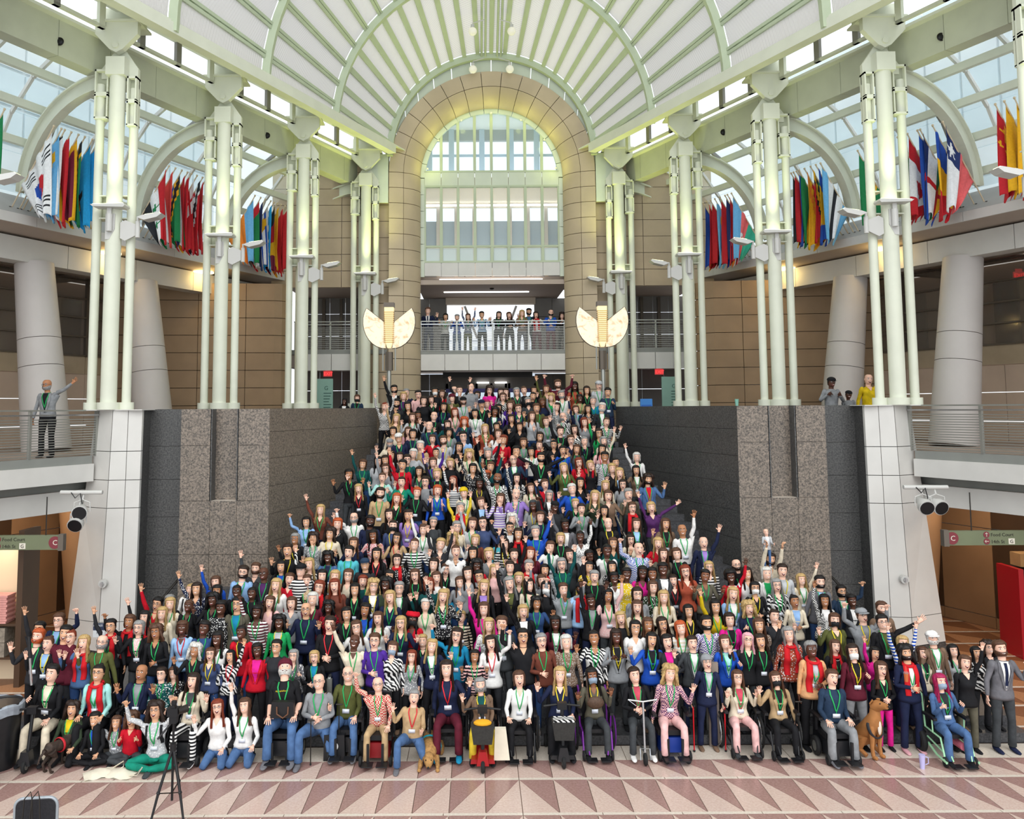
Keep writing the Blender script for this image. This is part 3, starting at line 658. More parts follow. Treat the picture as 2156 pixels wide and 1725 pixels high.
# great window
gw = sempty('window_3', 'arched window wall with green white mullions')
YW = 31.95; hw = 2.56
xs = [AX - hw + hw * 2 * i / 8 for i in range(9)]
for i in range(8):
    for (z0, z1) in ((4.95, 5.45), (8.42, 8.95)): MB().box(xs[i] + .008, xs[i + 1] - .008, YW, YW + .1, H + z0, H + z1).build('band_panel', MINT if z0 > 6 else WHITE2, gw)
    MB().box(xs[i] + .06, xs[i + 1] - .06, YW + .08, YW + .1, H + 5.5, H + 6.02).build('pane', glassmat('sill_glass', (.75, .85, .85), .25, .1) if 'sill_glass' not in MATS else MATS['sill_glass'], gw)
    MB().box(xs[i] + .06, xs[i + 1] - .06, YW + .1, YW + .12, H + 6.1, H + 8.38).build('pane', GLASS, gw)
    x0, x1 = xs[i] + .05 - AX, xs[i + 1] - .05 - AX
    r = 2.5; zt = lambda x: H + 8.95 + math.sqrt(max(.0, r * r - x * x)) * 1.0
    m = MB(); n = 5; pts = [(x0, H + 8.98)] + [(x1, H + 8.98)] + [(x1 + (x0 - x1) * q / n, max(H + 9.0, zt(x1 + (x0 - x1) * q / n))) for q in range(n + 1)]
    m.prism([(AX + a, b) for a, b in pts], YW + .1, YW + .12); m.build('pane', GLASS, gw)
for i, x in enumerate(xs):
    zt_ = H + 8.95 + math.sqrt(max(0, 2.56 ** 2 - (x - AX) ** 2))
    MB().box(x - .055, x + .055, YW, YW + .16, H + 5.45, H + 8.42).build('mullion', PURL, gw)
    if zt_ > H + 9.2: MB().box(x - .055, x + .055, YW, YW + .16, H + 8.95, zt_).build('mullion', PURL, gw)
for z in (5.45, 6.04, 8.36, 8.93): MB().box(xs[0], xs[-1], YW - .01, YW + .16, H + z, H + z + .07).build('transom', PURL, gw)
for i in range(15):
    a, b = PI * i / 15 + .004, PI * (i + 1) / 15 - .004; m = MB()
    for k in range(3):
        c0, c1 = a + (b - a) * k / 3, a + (b - a) * (k + 1) / 3; qq = lambda r, th, y: (AX + r * math.cos(th), y, H + ZC + .02 + r * math.sin(th))
        m.hexa([qq(2.52, c0, YW), qq(2.52, c1, YW), qq(2.52, c1, YW + .15), qq(2.52, c0, YW + .15), qq(2.76, c0, YW - .02), qq(2.76, c1, YW - .02), qq(2.76, c1, YW + .15), qq(2.76, c0, YW + .15)])
    m.build('frame_piece', MINT, gw)
for s in (-1, 1):
    zl = frange(4.9, 8.7, 6)
    for j in range(6): MB().box(2.56, 2.76, YW - .02, YW + .15, zl[j] + .01, zl[j + 1] - .01, None, lambda p, q, r: W(s, p, q, r)).build('frame_piece', MINT, gw)
# rooms behind the great window
rm = sempty('wall_back_room', 'rooms seen behind the arched window')
WARM = nmat('warm_ceiling', srgb('#d9cbb8'), .7)
MB().box(AX - 3.2, AX + 3.2, 32.2, 35.3, H + 4.85, H + 4.95).build('room_floor', SOFF, rm)
MB().box(AX - 3.2, AX + 3.2, 32.2, 35.3, H + 8.5, H + 8.8).build('room_ceiling', WARM, rm)
MB().box(AX - 3.2, AX + 3.2, 35.2, 35.3, H + 4.9, H + 7.75).build('room_wall', noisy('blue_grey_wall', '#8f97a5', .05, 1, .7), rm)
MB().box(AX - 3.2, AX + 3.2, 35.2, 35.3, H + 8.32, H + 8.5).build('room_wall', WARM, rm)
for i in range(9): MB().box(AX - 3.0 + i * .75, AX - 2.85 + i * .75, 35.1, 35.2, H + 4.9, H + 8.5).build('room_pier', noisy('beige_pier', '#b9aba0', .05, 1, .7), rm)
for z in (8.34,): MB().box(AX - 3.1, AX + 3.1, 34.9, 35.0, H + z, H + z + .06).build('light_line', GLOWW, rm)
for s in (-1, 1): MB().box(3.15, 3.25, 32.2, 35.3, 4.9, 12, None, lambda p, q, r: W(s, p, q, r)).build('room_wall', WARM, rm)
MB().box(AX - 3.2, AX + 3.2, 32.3, 34.6, H + 11.4, H + 11.6).build('upper_ceiling', WHITE2, rm)
for z_, e_, c_ in ((5.3, 110, (1, .9, .74)), (9.2, 60, (.9, .96, 1))):
    ld = bpy.data.lights.new('room_lamp', 'AREA'); ld.shape = 'RECTANGLE'; ld.size = 5; ld.size_y = 2; ld.energy = e_; ld.color = c_; lo = bpy.data.objects.new('room_lamp', ld); COL.objects.link(lo); lo.location = (AX, 33.6, H + z_); lo.rotation_euler = (PI, 0, 0)  # unseen upward fill, added to brighten the rooms behind the window
MB().box(AX - 3.2, AX + 3.2, 34.4, 34.6, H + 10.95, H + 11.4).build('upper_beam', GREYP, rm)
for x in (-2.6, -1.7, -.45, .75, 1.8, 2.7): MB().box(AX + x, AX + x + .22, 34.3, 34.5, H + 8.8, H + 11.4).build('upper_post', noisy('blue_steel', '#a9b6c4', .03, 1, .5), rm)
for z in (9.08, 9.3, 10.3): MB().box(AX - 3.1, AX + 3.1, 34.5, 34.56, H + z, H + z + .1).build('upper_rail', MATS['blue_steel'], rm)
for i, px in enumerate((978, 1033, 1073, 1117)):
    p = at(px, 505, 33.2); c = thing('office_chair', 'dark office chair back seen behind the arched window, %s from left' % ['first', 'second', 'third', 'fourth'][i], 'chair', (p.x, p.y, H + 4.95), 'office chairs behind the window')
    MB().prism([(-.2, .55), (.2, .55), (.22, 1.05), (.12, 1.12), (-.12, 1.12), (-.22, 1.05)], -.04, .04).build('backrest', BLACK, c); MB().box(-.22, .22, -.25, .2, .45, .52).build('seat', BLACK, c); MB().cyl((0, 0), .03, 0, .45, DARK, 8).cyl((0, 0), .26, 0, .05, DARK, 10).build('pedestal', DARK, c)
# bright openings behind balcony and at the entrance
bk = sempty('wall_back_lower', 'grey panelled walls around the bright openings')
panels(bk, lambda a, z, d: (AX + a, 36 + d, H + z), [-3.3, -2.6, -1.85], [1.98, 2.9, 3.8, 4.6], GREYP, .3, .01, 'wall_panel')
panels(bk, lambda a, z, d: (AX + a, 36 + d, H + z), [1.85, 2.6, 3.3], [1.98, 2.9, 3.8, 4.6], GREYP, .3, .01, 'wall_panel')
MB().box(AX - 1.9, AX + 1.9, 35.9, 36.3, H + 4.35, H + 4.62).build('lintel', WARM, bk)
for x0, x1, z1, z0 in ((-1.1, -.75, 4.3, 2.9), (1.1, .75, 4.3, 2.9)): MB().tube([(AX + x0, 36.2, H + z1), (AX + x1 * .75, 36.2, H + z0)], .05, WHITE2, 8).build('brace', WHITE2, bk)
panels(bk, lambda a, z, d: (AX + a, 36 + d, H + z), [-3.4, -2.6, -1.85], [-1.1, -.2, .7, 1.4], GREYP, .3, .01, 'wall_panel')
panels(bk, lambda a, z, d: (AX + a, 36 + d, H + z), [1.85, 2.6, 3.4], [-1.1, -.2, .7, 1.4], GREYP, .3, .01, 'wall_panel')
MB().box(AX - 1.95, AX + 1.6, 33.9, 34.0, H + 1.18, H + 1.4).build('dark_header', DARK, bk)
PURP = nmat('violet_door_frame', srgb('#6a68b8'), .4)
dr = sempty('door_1', 'glazed entrance doors with violet frames')
for x in (-1.85, -.75, -.62, .0, .62, .75, 1.85): MB().box(AX + x - .05, AX + x + .05, 35.9, 36.05, H - 1.1, H + 1.0).build('door_frame', PURP if abs(x) < .7 else GREYP, dr)
MB().box(AX - 1.9, AX + 1.9, 35.88, 36.06, H + .62, H + .78).build('door_head', PURP, dr); MB().box(AX - 1.9, AX + 1.9, 35.9, 36.05, H + .78, H + 1.3).build('transom_panel', GREYP, dr)
for x in (-.6, .15): MB().box(AX + x, AX + x + .5, 35.8, 35.85, H + 1.0, H + 1.06).build('light_line', GLOWW, dr)
for x0, x1 in ((-1.8, -.8), (-.57, -.05), (.05, .57), (.8, 1.8)): MB().box(AX + x0, AX + x1, 35.95, 35.97, H - 1.1, H + .62).build('door_glass', GLASS, dr)
# town building outside the back windows
ob = thing('street_building', 'pale washed out stone building outside the back windows', 'building', (AX, 52, 0))
OBM = noisy('pale_building', '#e9eef5', .03, 1, .7); OBW = noisy('pale_windows', '#c3ccd8', .03, 1, .5)
MB().box(-9, 9, 0, 3, 0, 11.2).build('wall', OBM, ob); MB().box(-9.2, 9.2, -.3, 0, 11.0, 11.6).build('cornice', OBM, ob)
for x in frange(-6, 6, 4): MB().box(x - .7, x + .7, -.08, 0, 7.4, 9.6).build('window', OBW, ob)
for x in frange(-6, 6, 4): MB().prism([(x - .9, 10), (x + .9, 10), (x, 10.5)], -.15, 0).build('pediment', OBM, ob)
# ================================================================== LOWER SIDES: passages, shop, vending machine, signs
def text(s, size, mat, parent, loc, rot=(PI / 2, 0, 0), name='lettering', align='LEFT', ext=.002):
    c = bpy.data.curves.new(name, 'FONT'); c.body = s; c.size = size; c.extrude = ext; c.align_x = align; c.resolution_u = 2
    c.materials.append(mat); tmp = bpy.data.objects.new(name, c); COL.objects.link(tmp); me = bpy.data.meshes.new_from_object(tmp.evaluated_get(bpy.context.evaluated_depsgraph_get())); bpy.data.objects.remove(tmp)
    o = bpy.data.objects.new(name, me); COL.objects.link(o); o.location = loc; o.rotation_euler = rot
    if parent: o.parent = parent
    return o
WARMW = noisy('passage_wall', '#a07c5b', .07, 1.2, .6); WOODD = noisy('passage_dark', '#4a3626', .08, 1.5, .5)
for s in (-1, 1):
    n = SIDE[s]
    lw = sempty('wall_%s_passage' % n, 'brown wall of the lower %s passage' % n)
    panels(lw, lambda a, z, d: P(s, a, 4.4 + d, z), [-7, -4.5, -2.2, -.6, .9, 2.4, 4.2], [-5.9, -5.6, -3.3, -1.4], lambda i, j: WARMW if j == 0 or i in (1, 4) else WOODD, .2, .01, 'wall_panel')
    panels(lw, lambda a, z, d: P(s, 4.2 + d, a, z), [-.5, 1.2, 2.9, 4.6], [-5.9, -4.4, -2.9, -1.4], WARMW, .2, .01, 'wall_panel')
    c = thing('leaning_column', 'tan leaning round column in the lower %s passage' % n, 'column', P(s, 1.0, 3.0, -5.9))
    for z0, z1 in ((-5.9, -5.45), (-5.43, -1.4)):
        oo = lambda z: 2.7 + .75 * (z + 5.9) / 4.5; a = Vector(P(s, 2.0, oo(z0), z0)) - c.location; b = Vector(P(s, 2.0, oo(z1), z1)) - c.location
        MB().tube([a, b], [.52, .45], None, 28).build('drum', WARMW, c, True)
    for t in (-3.5, .3):
        ld = bpy.data.lights.new('passage_lamp', 'AREA'); ld.energy = 45; ld.color = (1, .8, .58); ld.size = .8; lo = bpy.data.objects.new('passage_lamp', ld); COL.objects.link(lo); lo.location = P(s, t, 2.6, -1.7)
        q = tag(MB().cyl((0, 0), .25, 0, .05, LAMPW, 16).build('passage_downlight', LAMPW, loc=P(s, t, 2.6, -1.66)), 'round downlight in the lower %s passage, %s' % (n, 'nearer' if t < 0 else 'farther'), 'downlight')
# hanging signs
OLV = noisy('sign_olive', '#6d7458', .04, 3, .4); SRED = nmat('sign_red', srgb('#7a3038'), .5); SDK = nmat('sign_ink', srgb('#2b2620'), .6); SLT = nmat('sign_light', srgb('#d9d3c4'), .6)
def hsign(s, px0, px1, py, label):
    Yd = 18.4; a = at(px0, py, Yd); b = at(px1, py, Yd); x0, x1 = sorted((a.x, b.x)); t_ = thing('hanging_sign', label, 'sign', (x0, Yd, a.z))
    Lx = x1 - x0; sc = Yd / F
    MB().box(0, Lx, -.05, .05, -.15, .15).build('sign_board', OLV, t_)
    MB().box(-.01 if s > 0 else Lx - .1, .1 if s > 0 else Lx + .01, -.07, .07, -.17, .17).build('end_cap', BRONZE, t_)
    for x in (Lx * .25, Lx * .8): MB().cyl((x, 0), .012, .15, 1.2 if False else .95, DARK, 6).build('hanger', DARK, t_)
    cx = .17 if s > 0 else Lx - .17
    MB().tube([(cx, -.045, 0), (cx, -.062, 0)], .13, SRED, 24).build('disc', SRED, t_); text('C', .15, SLT, t_, (cx - .045, -.067, -.05))
    tx = (at(2083, py, Yd).x if s > 0 else at(7, py, Yd).x) - x0
    MB().tube([(tx - .09, -.045, .07), (tx - .09, -.058, .07)], .065, SRED, 16).tube([(tx - .09, -.045, -.07), (tx - .09, -.058, -.07)], .065, SRED, 16).build('arrow_disc', SRED, t_)
    for q, (dx, dz) in enumerate(((0, 1), (1, 0) if s < 0 else (-1, 0))):
        z = .07 if q == 0 else -.07; c_ = Vector((tx - .09, -.063, z)); d = Vector((dx, 0, dz)) * .04; e = Vector((-dz, 0, dx)) * .025
        MB().tube([c_ - d, c_ + d], .006, SLT, 4).tube([c_ + d + e - d * .6, c_ + d, c_ + d - e - d * .6], .006, SLT, 4).build('arrow', SLT, t_)
    text('Food Court', .10, SDK, t_, (tx, -.053, .035)); text('14th St', .10, SDK, t_, (tx, -.053, -.11))
    MB().box(tx + .37, tx + .5, -.058, -.05, -.13, -.01).build('symbol', SLT, t_); text('G', .10, SDK, t_, (tx + .395, -.062, -.105))
hsign(-1, -60, 135, 1143, 'olive hanging sign reading Food Court at the left edge'); hsign(1, 1985, 2230, 1133, 'olive hanging sign reading Food Court at the right edge')
# stage lights on a pipe
def spots(label, pxa, pxb, py, heads):
    Yd = 18.9; a = at(pxa, py, Yd); b = at(pxb, py, Yd); t_ = thing('light_bar', label, 'stage light', a)
    MB().tube([(0, 0, 0), (b.x - a.x, 0, b.z - a.z)], .045, LAMPW, 10).build('pipe', LAMPW, t_)
    for (hx, hy, dirx, dz) in heads:
        c = at(hx, hy, Yd - .15) - a; d = Vector((dirx, -1, dz)).normalized()
        MB().tube([c - d * .34, c - d * .2, c - d * .05, c + d * .08], [.09, .1, .16, .165], LAMPW, 18).build('can', LAMPW, t_, True)
        l_ = MB().tube([c + d * .082, c + d * .095], .145, BLACK, 18).build('lens', nmat('dark_lens', srgb('#2a2c30'), .12), t_)
        MB().tube([c + Vector((-.18, .1, 0)), c + Vector((-.17, .1, .2)), c + Vector((0, .12, .26)), c + Vector((.17, .1, .2)), c + Vector((.18, .1, 0))], .012, LAMPW, 6).tube([c + Vector((0, .12, .26)), (c.x, 0.05, 0)], .02, LAMPW, 6).build('yoke', LAMPW, t_)
    MB().tube([(.25, -.05, 0), (.35, -.07, -.12), (.45, -.05, -.02), (.5, -.05, -.25)], .012, BLACK, 5).build('cable', BLACK, t_)
spots('white pipe with two stage lights beside the left block', 128, 216, 1037, [(168, 1079, .3, -.2), (160, 1103, .1, -.5)])
spots('white pipe with two stage lights beside the right block', 1902, 1995, 1026, [(1949, 1067, -.1, -.35), (1978, 1067, .1, -.35)])
# exit signs
ERED = nmat('exit_red', (.9, .05, .05), .4, emit=(1, .05, .05), es=1.6); EREDD = nmat('exit_panel', srgb('#c23a3c'), .4, emit=(1, .1, .1), es=.4)
for i, (px, py, Yd, lb) in enumerate([(690, 787, 33.5, 'red EXIT sign under the far left balcony'), (1388, 783, 33.5, 'red EXIT sign under the far right balcony'), (2146, 580, 25.5, 'red EXIT sign inside the right offices')]):
    p = at(px, py, Yd); e = thing('exit_sign', lb, 'exit sign', p); MB().box(-.17, .17, 0, .04, -.11, .11).build('sign_plate', EREDD, e); text('EXIT', .17, ERED, e, (-.155, -.005, -.06)); MB().box(-.1, .1, 0, .04, .11, .2).build('mount', EREDD, e)
TEAL = noisy('directory_teal', '#8fb5a8', .04, 2, .35); INK = nmat('directory_ink', srgb('#2e5650'), .6)
for px, lb in ((681, 'tall green glass directory panel on the left by the exit'), (1414, 'tall green glass directory panel on the right by the exit')):
    p = at(px, 858, 30.5); d = thing('directory', lb, 'directory', (p.x, 30.5, H - 1.1)); MB().box(-.33, .33, 0, .05, .05, 2.15).build('glass_panel', TEAL, d); MB().box(-.4, .4, -.1, .15, 0, .05).build('foot', STEEL, d)
    text('G', .2, INK, d, (.02, -.004, 1.75))
    for k in range(14): MB().box(-.25 if k % 3 else -.05, .28, -.004, 0, 1.62 - k * .1, 1.65 - k * .1).build('text_line', INK, d) if False else None
    m = MB()
    for k in range(14): m.box(.0, .28 - .03 * (k % 4), -.004, 0, 1.62 - k * .1, 1.645 - k * .1)
    m.build('text_lines', INK, d)['kind'] = 'stuff'
BLU = nmat('kiosk_blue', srgb('#3f86d2'), .5); BLW = nmat('kiosk_text', srgb('#cfe2f5'), .5)
p = at(1361, 853, 28.6); k_ = thing('notice_stand', 'blue notice stand behind the right parapet', 'sign', (p.x, 28.6, H - 1.1)); MB().box(-.2, .2, 0, .04, 0, 1.35).build('board', BLU, k_); MB().box(-.17, .17, -.01, 0, .75, 1.15).build('panel', nmat('kiosk_blue2', srgb('#2a62b8'), .5), k_); MB().box(-.1, .1, -.015, -.01, .93, .96, BLW).box(-.12, .12, -.015, -.01, .98, 1.0, BLW).build('text_lines', BLW, k_)
p = at(1550, 850, 20.5); tag(MB().cyl((0, 0), .035, 0, .16, None, 12, .05).build('tumbler', GGLASS, loc=(p.x, 20.45, H)), 'small green glass tumbler on the right granite parapet', 'glass')
# torchieres with alabaster wings
ALA = nmat('alabaster', srgb('#ecd9b4'), .5, emit=(1, .82, .55), es=.3); tex(ALA, 'ShaderNodeTexNoise', srgb('#c79a60'), srgb('#f5ead2'), 3.5, .3, .5, Detail=8, Distortion=1.5)
BRASS = nmat('brass', srgb('#b9955a'), .35, .8)
for px, lb in ((819, 'tall torchiere with glowing alabaster wings on the left of the stair top'), (1271, 'tall torchiere with glowing alabaster wings on the right of the stair top')):
    p = at(px, 858, 27.6); t_ = thing('torchiere', lb, 'lamp', (p.x, 27.6, H - 1.1)); zb = 1.1
    MB().cyl((0, 0), .07, 0, 2.3, n=16).cyl((0, 0), .16, 0, .1, n=16).build('pole', STEEL, t_, True)
    MB().cyl((0, 0), .13, 2.3, 2.9, n=8).build('collar', BRONZE, t_)
    for sg in (-1, 1):
        MB().cyl((sg * .2, 0), .025, 2.3, 3.3, n=8).build('rod', STEEL, t_)
        for q in range(2):
            poly = [(sg * .12, 3.05)]
            for k in range(11):
                a = math.radians(-92 + k * 12.4); poly.append((sg * (.12 + .72 * math.cos(a)), 3.9 + (.88 if a < 0 else .8) * math.sin(a)))
            poly.append((sg * .2, 3.9)); poly.append((sg * .12, 3.75))
        MB().prism(poly, -.05, .05).build('alabaster_wing', ALA, t_)
        ed = [(x, 0, z) for x, z in poly[1:12]]; MB().tube(ed, .025, BRONZE, 6).tube([(poly[11][0], 0, poly[11][1]), (sg * .2, 0, 3.9)], .02, BRONZE, 6).build('wing_rim', BRONZE, t_)
    MB().prism([(-.1, 3.2), (-.05, 3.03), (.05, 3.03), (.1, 3.2), (.15, 4.35), (-.15, 4.35)], -.13, .13).build('core', nmat('core_glow', srgb('#e8c98a'), .4, emit=(1, .85, .5), es=.6), t_)
    for k in range(16): MB().box(-.165, .165, -.15, .15, 3.2 + k * .065, 3.225 + k * .065).build('core_fin', BRASS, t_)
    MB().box(-.17, .17, -.15, .15, 4.35, 4.5).build('crown', BRONZE, t_)
    ld = bpy.data.lights.new('torchiere_lamp', 'SPOT'); ld.energy = 160; ld.color = (.86, .95, .22); ld.spot_size = math.radians(120); ld.spot_blend = 1; ld.shadow_soft_size = .2
    lo = bpy.data.objects.new('torchiere_lamp', ld); COL.objects.link(lo); lo.parent = t_; lo.location = (0, .3, 4.7); lo.rotation_euler = (math.radians(180 + 38), 0, 0)
for i, th in enumerate(frange(.12, PI - .12, 6)):        # small lamps behind the arch edge wash the inner ring
    ld = bpy.data.lights.new('arch_lamp', 'POINT'); ld.energy = 5; ld.color = (.85, .9, .22); ld.shadow_soft_size = .1
    lo = bpy.data.objects.new('arch_lamp', ld); COL.objects.link(lo); lo.location = (AX + 2.35 * math.cos(th), 31.4, H + ZC + 2.35 * math.sin(th))
    q = tag(MB().ball((0, 0, 0), .04, LAMPW, 8, 5).build('arch_fitting', LAMPW, loc=lo.location + Vector((.09 * math.cos(th), .25, .09 * math.sin(th)))), 'tiny lamp fitting inside the stone arch', 'lamp', 'arch lamp fittings')
# shop on the left, vending machine on the right
sh = thing('shop_display', 'lit shop display with folded pink towels at the left edge', 'shop display', at(0, 1335, 18.9)); sh.location.z = 0
sx = sh.location.x
MB().box(-1.2, .38, .5, .6, 0, 3.1, nmat('shop_wall', srgb('#e8d3b4'), .6)).build('back_panel', MATS['shop_wall'], sh); MB().box(.38, .5, -.1, .6, 0, 3.3).build('side_panel', WOODD, sh)
MB().box(-1.2, .38, 0, .5, .55, .6).box(-1.2, .38, 0, .5, 1.25, 1.3).build('shelf', WOODD, sh)
ld = bpy.data.lights.new('shop_lamp', 'AREA'); ld.energy = 7; ld.color = (1, .85, .65); ld.size = .6; lo = bpy.data.objects.new('shop_lamp', ld); COL.objects.link(lo); lo.parent = sh; lo.location = (-.2, 0, 3.0)
TP = noisy('towel_pink', '#d79a94', .1, 8, .9)
for i in range(12):
    for j in range(2): tag(MB().box(-.2 + 0, .2, -.18, .18, 0, .045).build('folded_towel', TP, loc=(sx - .55 + j * .45 + (.02 if i % 2 else 0), 19.1, 1.3 + i * .05)), 'folded pink towel in the shop display at the left edge', 'towel', 'folded towels in the shop')
CB = noisy('carton_print', '#8c8478', .3, 12, .7)
for i in range(2):
    for j in range(2): tag(MB().box(-.19, .19, -.2, .2, 0, .3).build('carton', CB, loc=(sx - .5 + j * .41, 19.1, .6 + i * .31)), 'brown printed carton under the towels, %s %s' % (['lower', 'upper'][i], ['left', 'right'][j]), 'carton')
vm = thing('vending_machine', 'red drinks vending machine glowing at the right edge', 'vending machine', (at(2205, 1335, 20.4).x, 20.4, 0))
VR = nmat('vending_red', srgb('#b01824'), .3); MB().box(-.5, .6, .0, .8, 0, 2.0, BLACK).box(-.62, -.5, -.05, .8, 0, 2.05, VR).build('cabinet', BLACK, vm); MB().box(-.42, .5, -.02, 0, 1.72, 1.95).build('lit_header', nmat('vend_head', srgb('#ff5a20'), .3, emit=(1, .3, .08), es=1.5), vm)
MB().box(-.42, .5, .3, .32, .3, 1.7).build('lit_back', nmat('vend_back', (.9, .9, .9), .4, emit=(1, 1, 1), es=.8), vm)
cols = ['#c8302c', '#e8c020', '#2f8f40', '#4a90d8', '#b04a90', '#e07020']
for r_ in range(5):
    MB().box(-.42, .5, .05, .3, .3 + r_ * .28, .315 + r_ * .28).build('shelf', STEEL, vm)
    for c_ in range(9): tag(MB().cyl((0, 0), .035, 0, .14, n=10).cyl((0, 0), .018, .14, .2, n=8).build('bottle', nmat('bottle_' + cols[(r_ + c_) % 6][1:], srgb(cols[(r_ + c_) % 6]), .2), loc=(vm.location.x - .38 + c_ * .1, 20.5, .315 + r_ * .28)), 'small coloured drink bottle inside the vending machine', 'bottle', 'bottles in the vending machine')
for r_, z in ((0, 2.1), (1, 2.1)): tag(MB().box(-.2, .2, -.2, .2, 0, .3).build('carton', noisy('plain_carton', '#a88458', .08, 4, .8), loc=(vm.location.x - .2 + r_ * .42, 20.8, 2.06)), 'plain carton on top of the vending machine, %s' % ['left', 'right'][r_], 'carton')
# ================================================================== FLAGS
FC = {'w': '#eef0f2', 'r': '#c8202c', 'b': '#1f4fb0', 'n': '#1c2f66', 'g': '#16804a', 'y': '#f0b51c', 'k': '#23262c', 'l': '#6fb6e8', 'o': '#ef8a2c', 'm': '#7c1f3c', 's': '#d9453f', 'c': '#1f9fe0', 't': '#35a98a', 'p': '#ee6a6c', 'v': '#c9a24a'}
FM = {k: noisy('flag_' + k, v, .06, 20, .75) for k, v in FC.items()}
def fcol(spec, s, t):
    """s across the hoist (0 = top), t along the fly"""
    typ, cols = spec[0], spec[1]; ex = spec[2] if len(spec) > 2 else ''
    L = len(cols)
    c = cols[min(L - 1, int(s * L))] if typ == 'h' else cols[min(L - 1, int(t * L))]
    if typ == 'd': d = (s + 1 - t) / 2; c = cols[0] if d < .42 else (cols[1] if d < .46 or d > .54 and d < .58 else (cols[2] if d <= .54 else cols[3]))
    x, y = t * 1.5, s
    D = lambda cx, cy, r: (x - cx) ** 2 + (y - cy) ** 2 < r * r
    def star(cx, cy, r):
        a = math.atan2(x - cx, -(y - cy)) % (2 * PI / 5); a = abs(a - PI / 5); rr = math.hypot(x - cx, y - cy)
        return rr * math.cos(a) < r * .38 * 1.0 or rr < r * (.40 + .6 * max(0, (a - .15)) / .48) * .98 and rr < r
    if ex == 'korea':
        if D(.75, .5, .25):
            c = 'r' if y < .5 else 'b'
            if D(.63, .5, .12): c = 'r'
            if D(.87, .5, .12): c = 'b'
        for (cx, cy) in ((.27, .2), (1.23, .2), (.27, .8), (1.23, .8)):
            u, v = (x - cx), (y - cy)
            if abs(v) < .13 and abs(u) < .11 and int((u + .11) / .044) % 2 == 0: c = 'k'
    if ex == 'syria' and (star(.5, .5, .15) or star(1.0, .5, .15)): c = 'g'
    if ex == 'china' and (star(.28, .27, .2) or star(.55, .1, .07) or star(.62, .25, .07) or star(.58, .45, .07)): c = 'y'
    if ex == 'chile':
        if x < .5 and y < .5: c = 'w' if star(.25, .25, .17) else 'n'
    if ex == 'canada':
        c = 'w' if .38 < x < 1.12 else 'r'
        if abs(x - .75) < .24 and abs(y - .5) < .3 and abs(x - .75) / .24 + abs(y - .47) / .34 < 1.0 + .25 * math.sin(14 * x) * math.sin(11 * y): c = 'r'
    if ex == 'sun' and D(.32, .3, .16): c = 'y'
    if ex == 'cross_v' and abs(x - .75) < .09: c = 'r'
    if ex == 'azer' and (D(.72, .5, .15) and not D(.77, .5, .12)): c = 'w'
    if ex == 'bosnia':
        if x > .35 and x < 1.1 and (x - .35) > (1 - y) * 0 and (x - .35) < .75 and y < 1 - (1.1 - x) * 1.3 + .2: c = 'y'
        elif abs((x - .3) - y * .7) < .05 and int(y * 8) % 2: c = 'w'
    if ex == 'tonga' and x < .6 and y < .5: c = 'r' if abs(x - .3) < .05 or abs(y - .25) < .05 else 'w'
    if ex == 'emblem' and D(.75, .5, .13): c = 'v'
    if ex == 'emblemr' and D(.55, .5, .12): c = 'm'
    if ex == 'frame' and (x < .12 or x > 1.4 or y < .1 or y > .9): c = 'y'
    if ex == 'lucia' and abs(x - .75) < .25 * (y - .2) / .6 and .2 < y < .8: c = 'k' if y < .55 else 'y'
    if ex == 'stars' and int(x * 9) % 3 == 0 and int(y * 7) % 2: c = 'w'
    if ex == 'tri' and x < .5 * (1 - abs(2 * y - 1)): c = 'r'
    if ex == 'hoistr' and x < .3: c = 'r'
    if ex == 'kuwait' and x < .35 - .0 and abs(y - .5) < .5 - x * .6: c = 'k'
    return c
def flag(s, t, spec, label, big=1.0):
    o0, z0, o1, z1 = 3.35, 5.12, 1.95, 7.0
    base = Vector(P(s, t, o0, z0)); fl_ = thing('flag', label, 'flag', base, 'flags of the %s gallery' % SIDE[s])
    R = lambda tt, o_, z: tuple(Vector(P(s, t + tt, o_, z)) - base)
    MB().tube([R(0, o0, z0), R(0, o1 - .05, z1 + .07)], .018, nmat('pole_wood', srgb('#d8c6a8'), .5), 6).ball(R(0, o1 - .06, z1 + .09), .035, MATS['pole_wood'], 6, 4).build('pole', MATS['pole_wood'], fl_)
    MB().box(-.05, .05, -.12, .12, -.06, .06).build('clamp', DARK, fl_)
    NS, NT = (26, 40) if len(spec) > 2 and spec[2] in ('korea', 'chile', 'china', 'canada', 'syria', 'azer') else (14, 22)
    m = MB(); ph = random.random() * 6; vs = []
    drop = 2.2 + random.uniform(-.08, .12); go = .30 + random.uniform(-.05, .08)
    for i in range(NS + 1):
        for j in range(NT + 1):
            u, v = i / NS, j / NT
            oo = o1 + .02 + u * (.98 * (1 - v) + go * v)
            zz = (z1 - u * 1.30) * (1 - v) + (z1 - drop + .10 * math.sin(u * 9 + ph)) * v
            tt = .075 * math.sin(u * 11 + ph + v * 1.5) * (.15 + v) + .02 * math.sin(u * 23 + ph)
            vs.append(R(tt, oo, zz))
    k = NT + 1; fs = {}
    for i in range(NS):
        for j in range(NT):
            c = fcol(spec, (i + .5) / NS, (j + .5) / NT); fs.setdefault(c, []).append((i * k + j, i * k + j + 1, (i + 1) * k + j + 1, (i + 1) * k + j))
    m.v = vs
    for c, l in fs.items():
        q = m.mi(FM[c])
        for f in l: m.f.append(list(f)); m.m.append(q)
    o = m.build('cloth', None, fl_, True); md = o.modifiers.new('s', 'SOLIDIFY'); md.thickness = .006
def flag_t(s, px):
    best = min((abs(proj(P(s, -6 + q * .02, 1.95, 7.0))[0] - px), -6 + q * .02) for q in range(900)); return best[1]
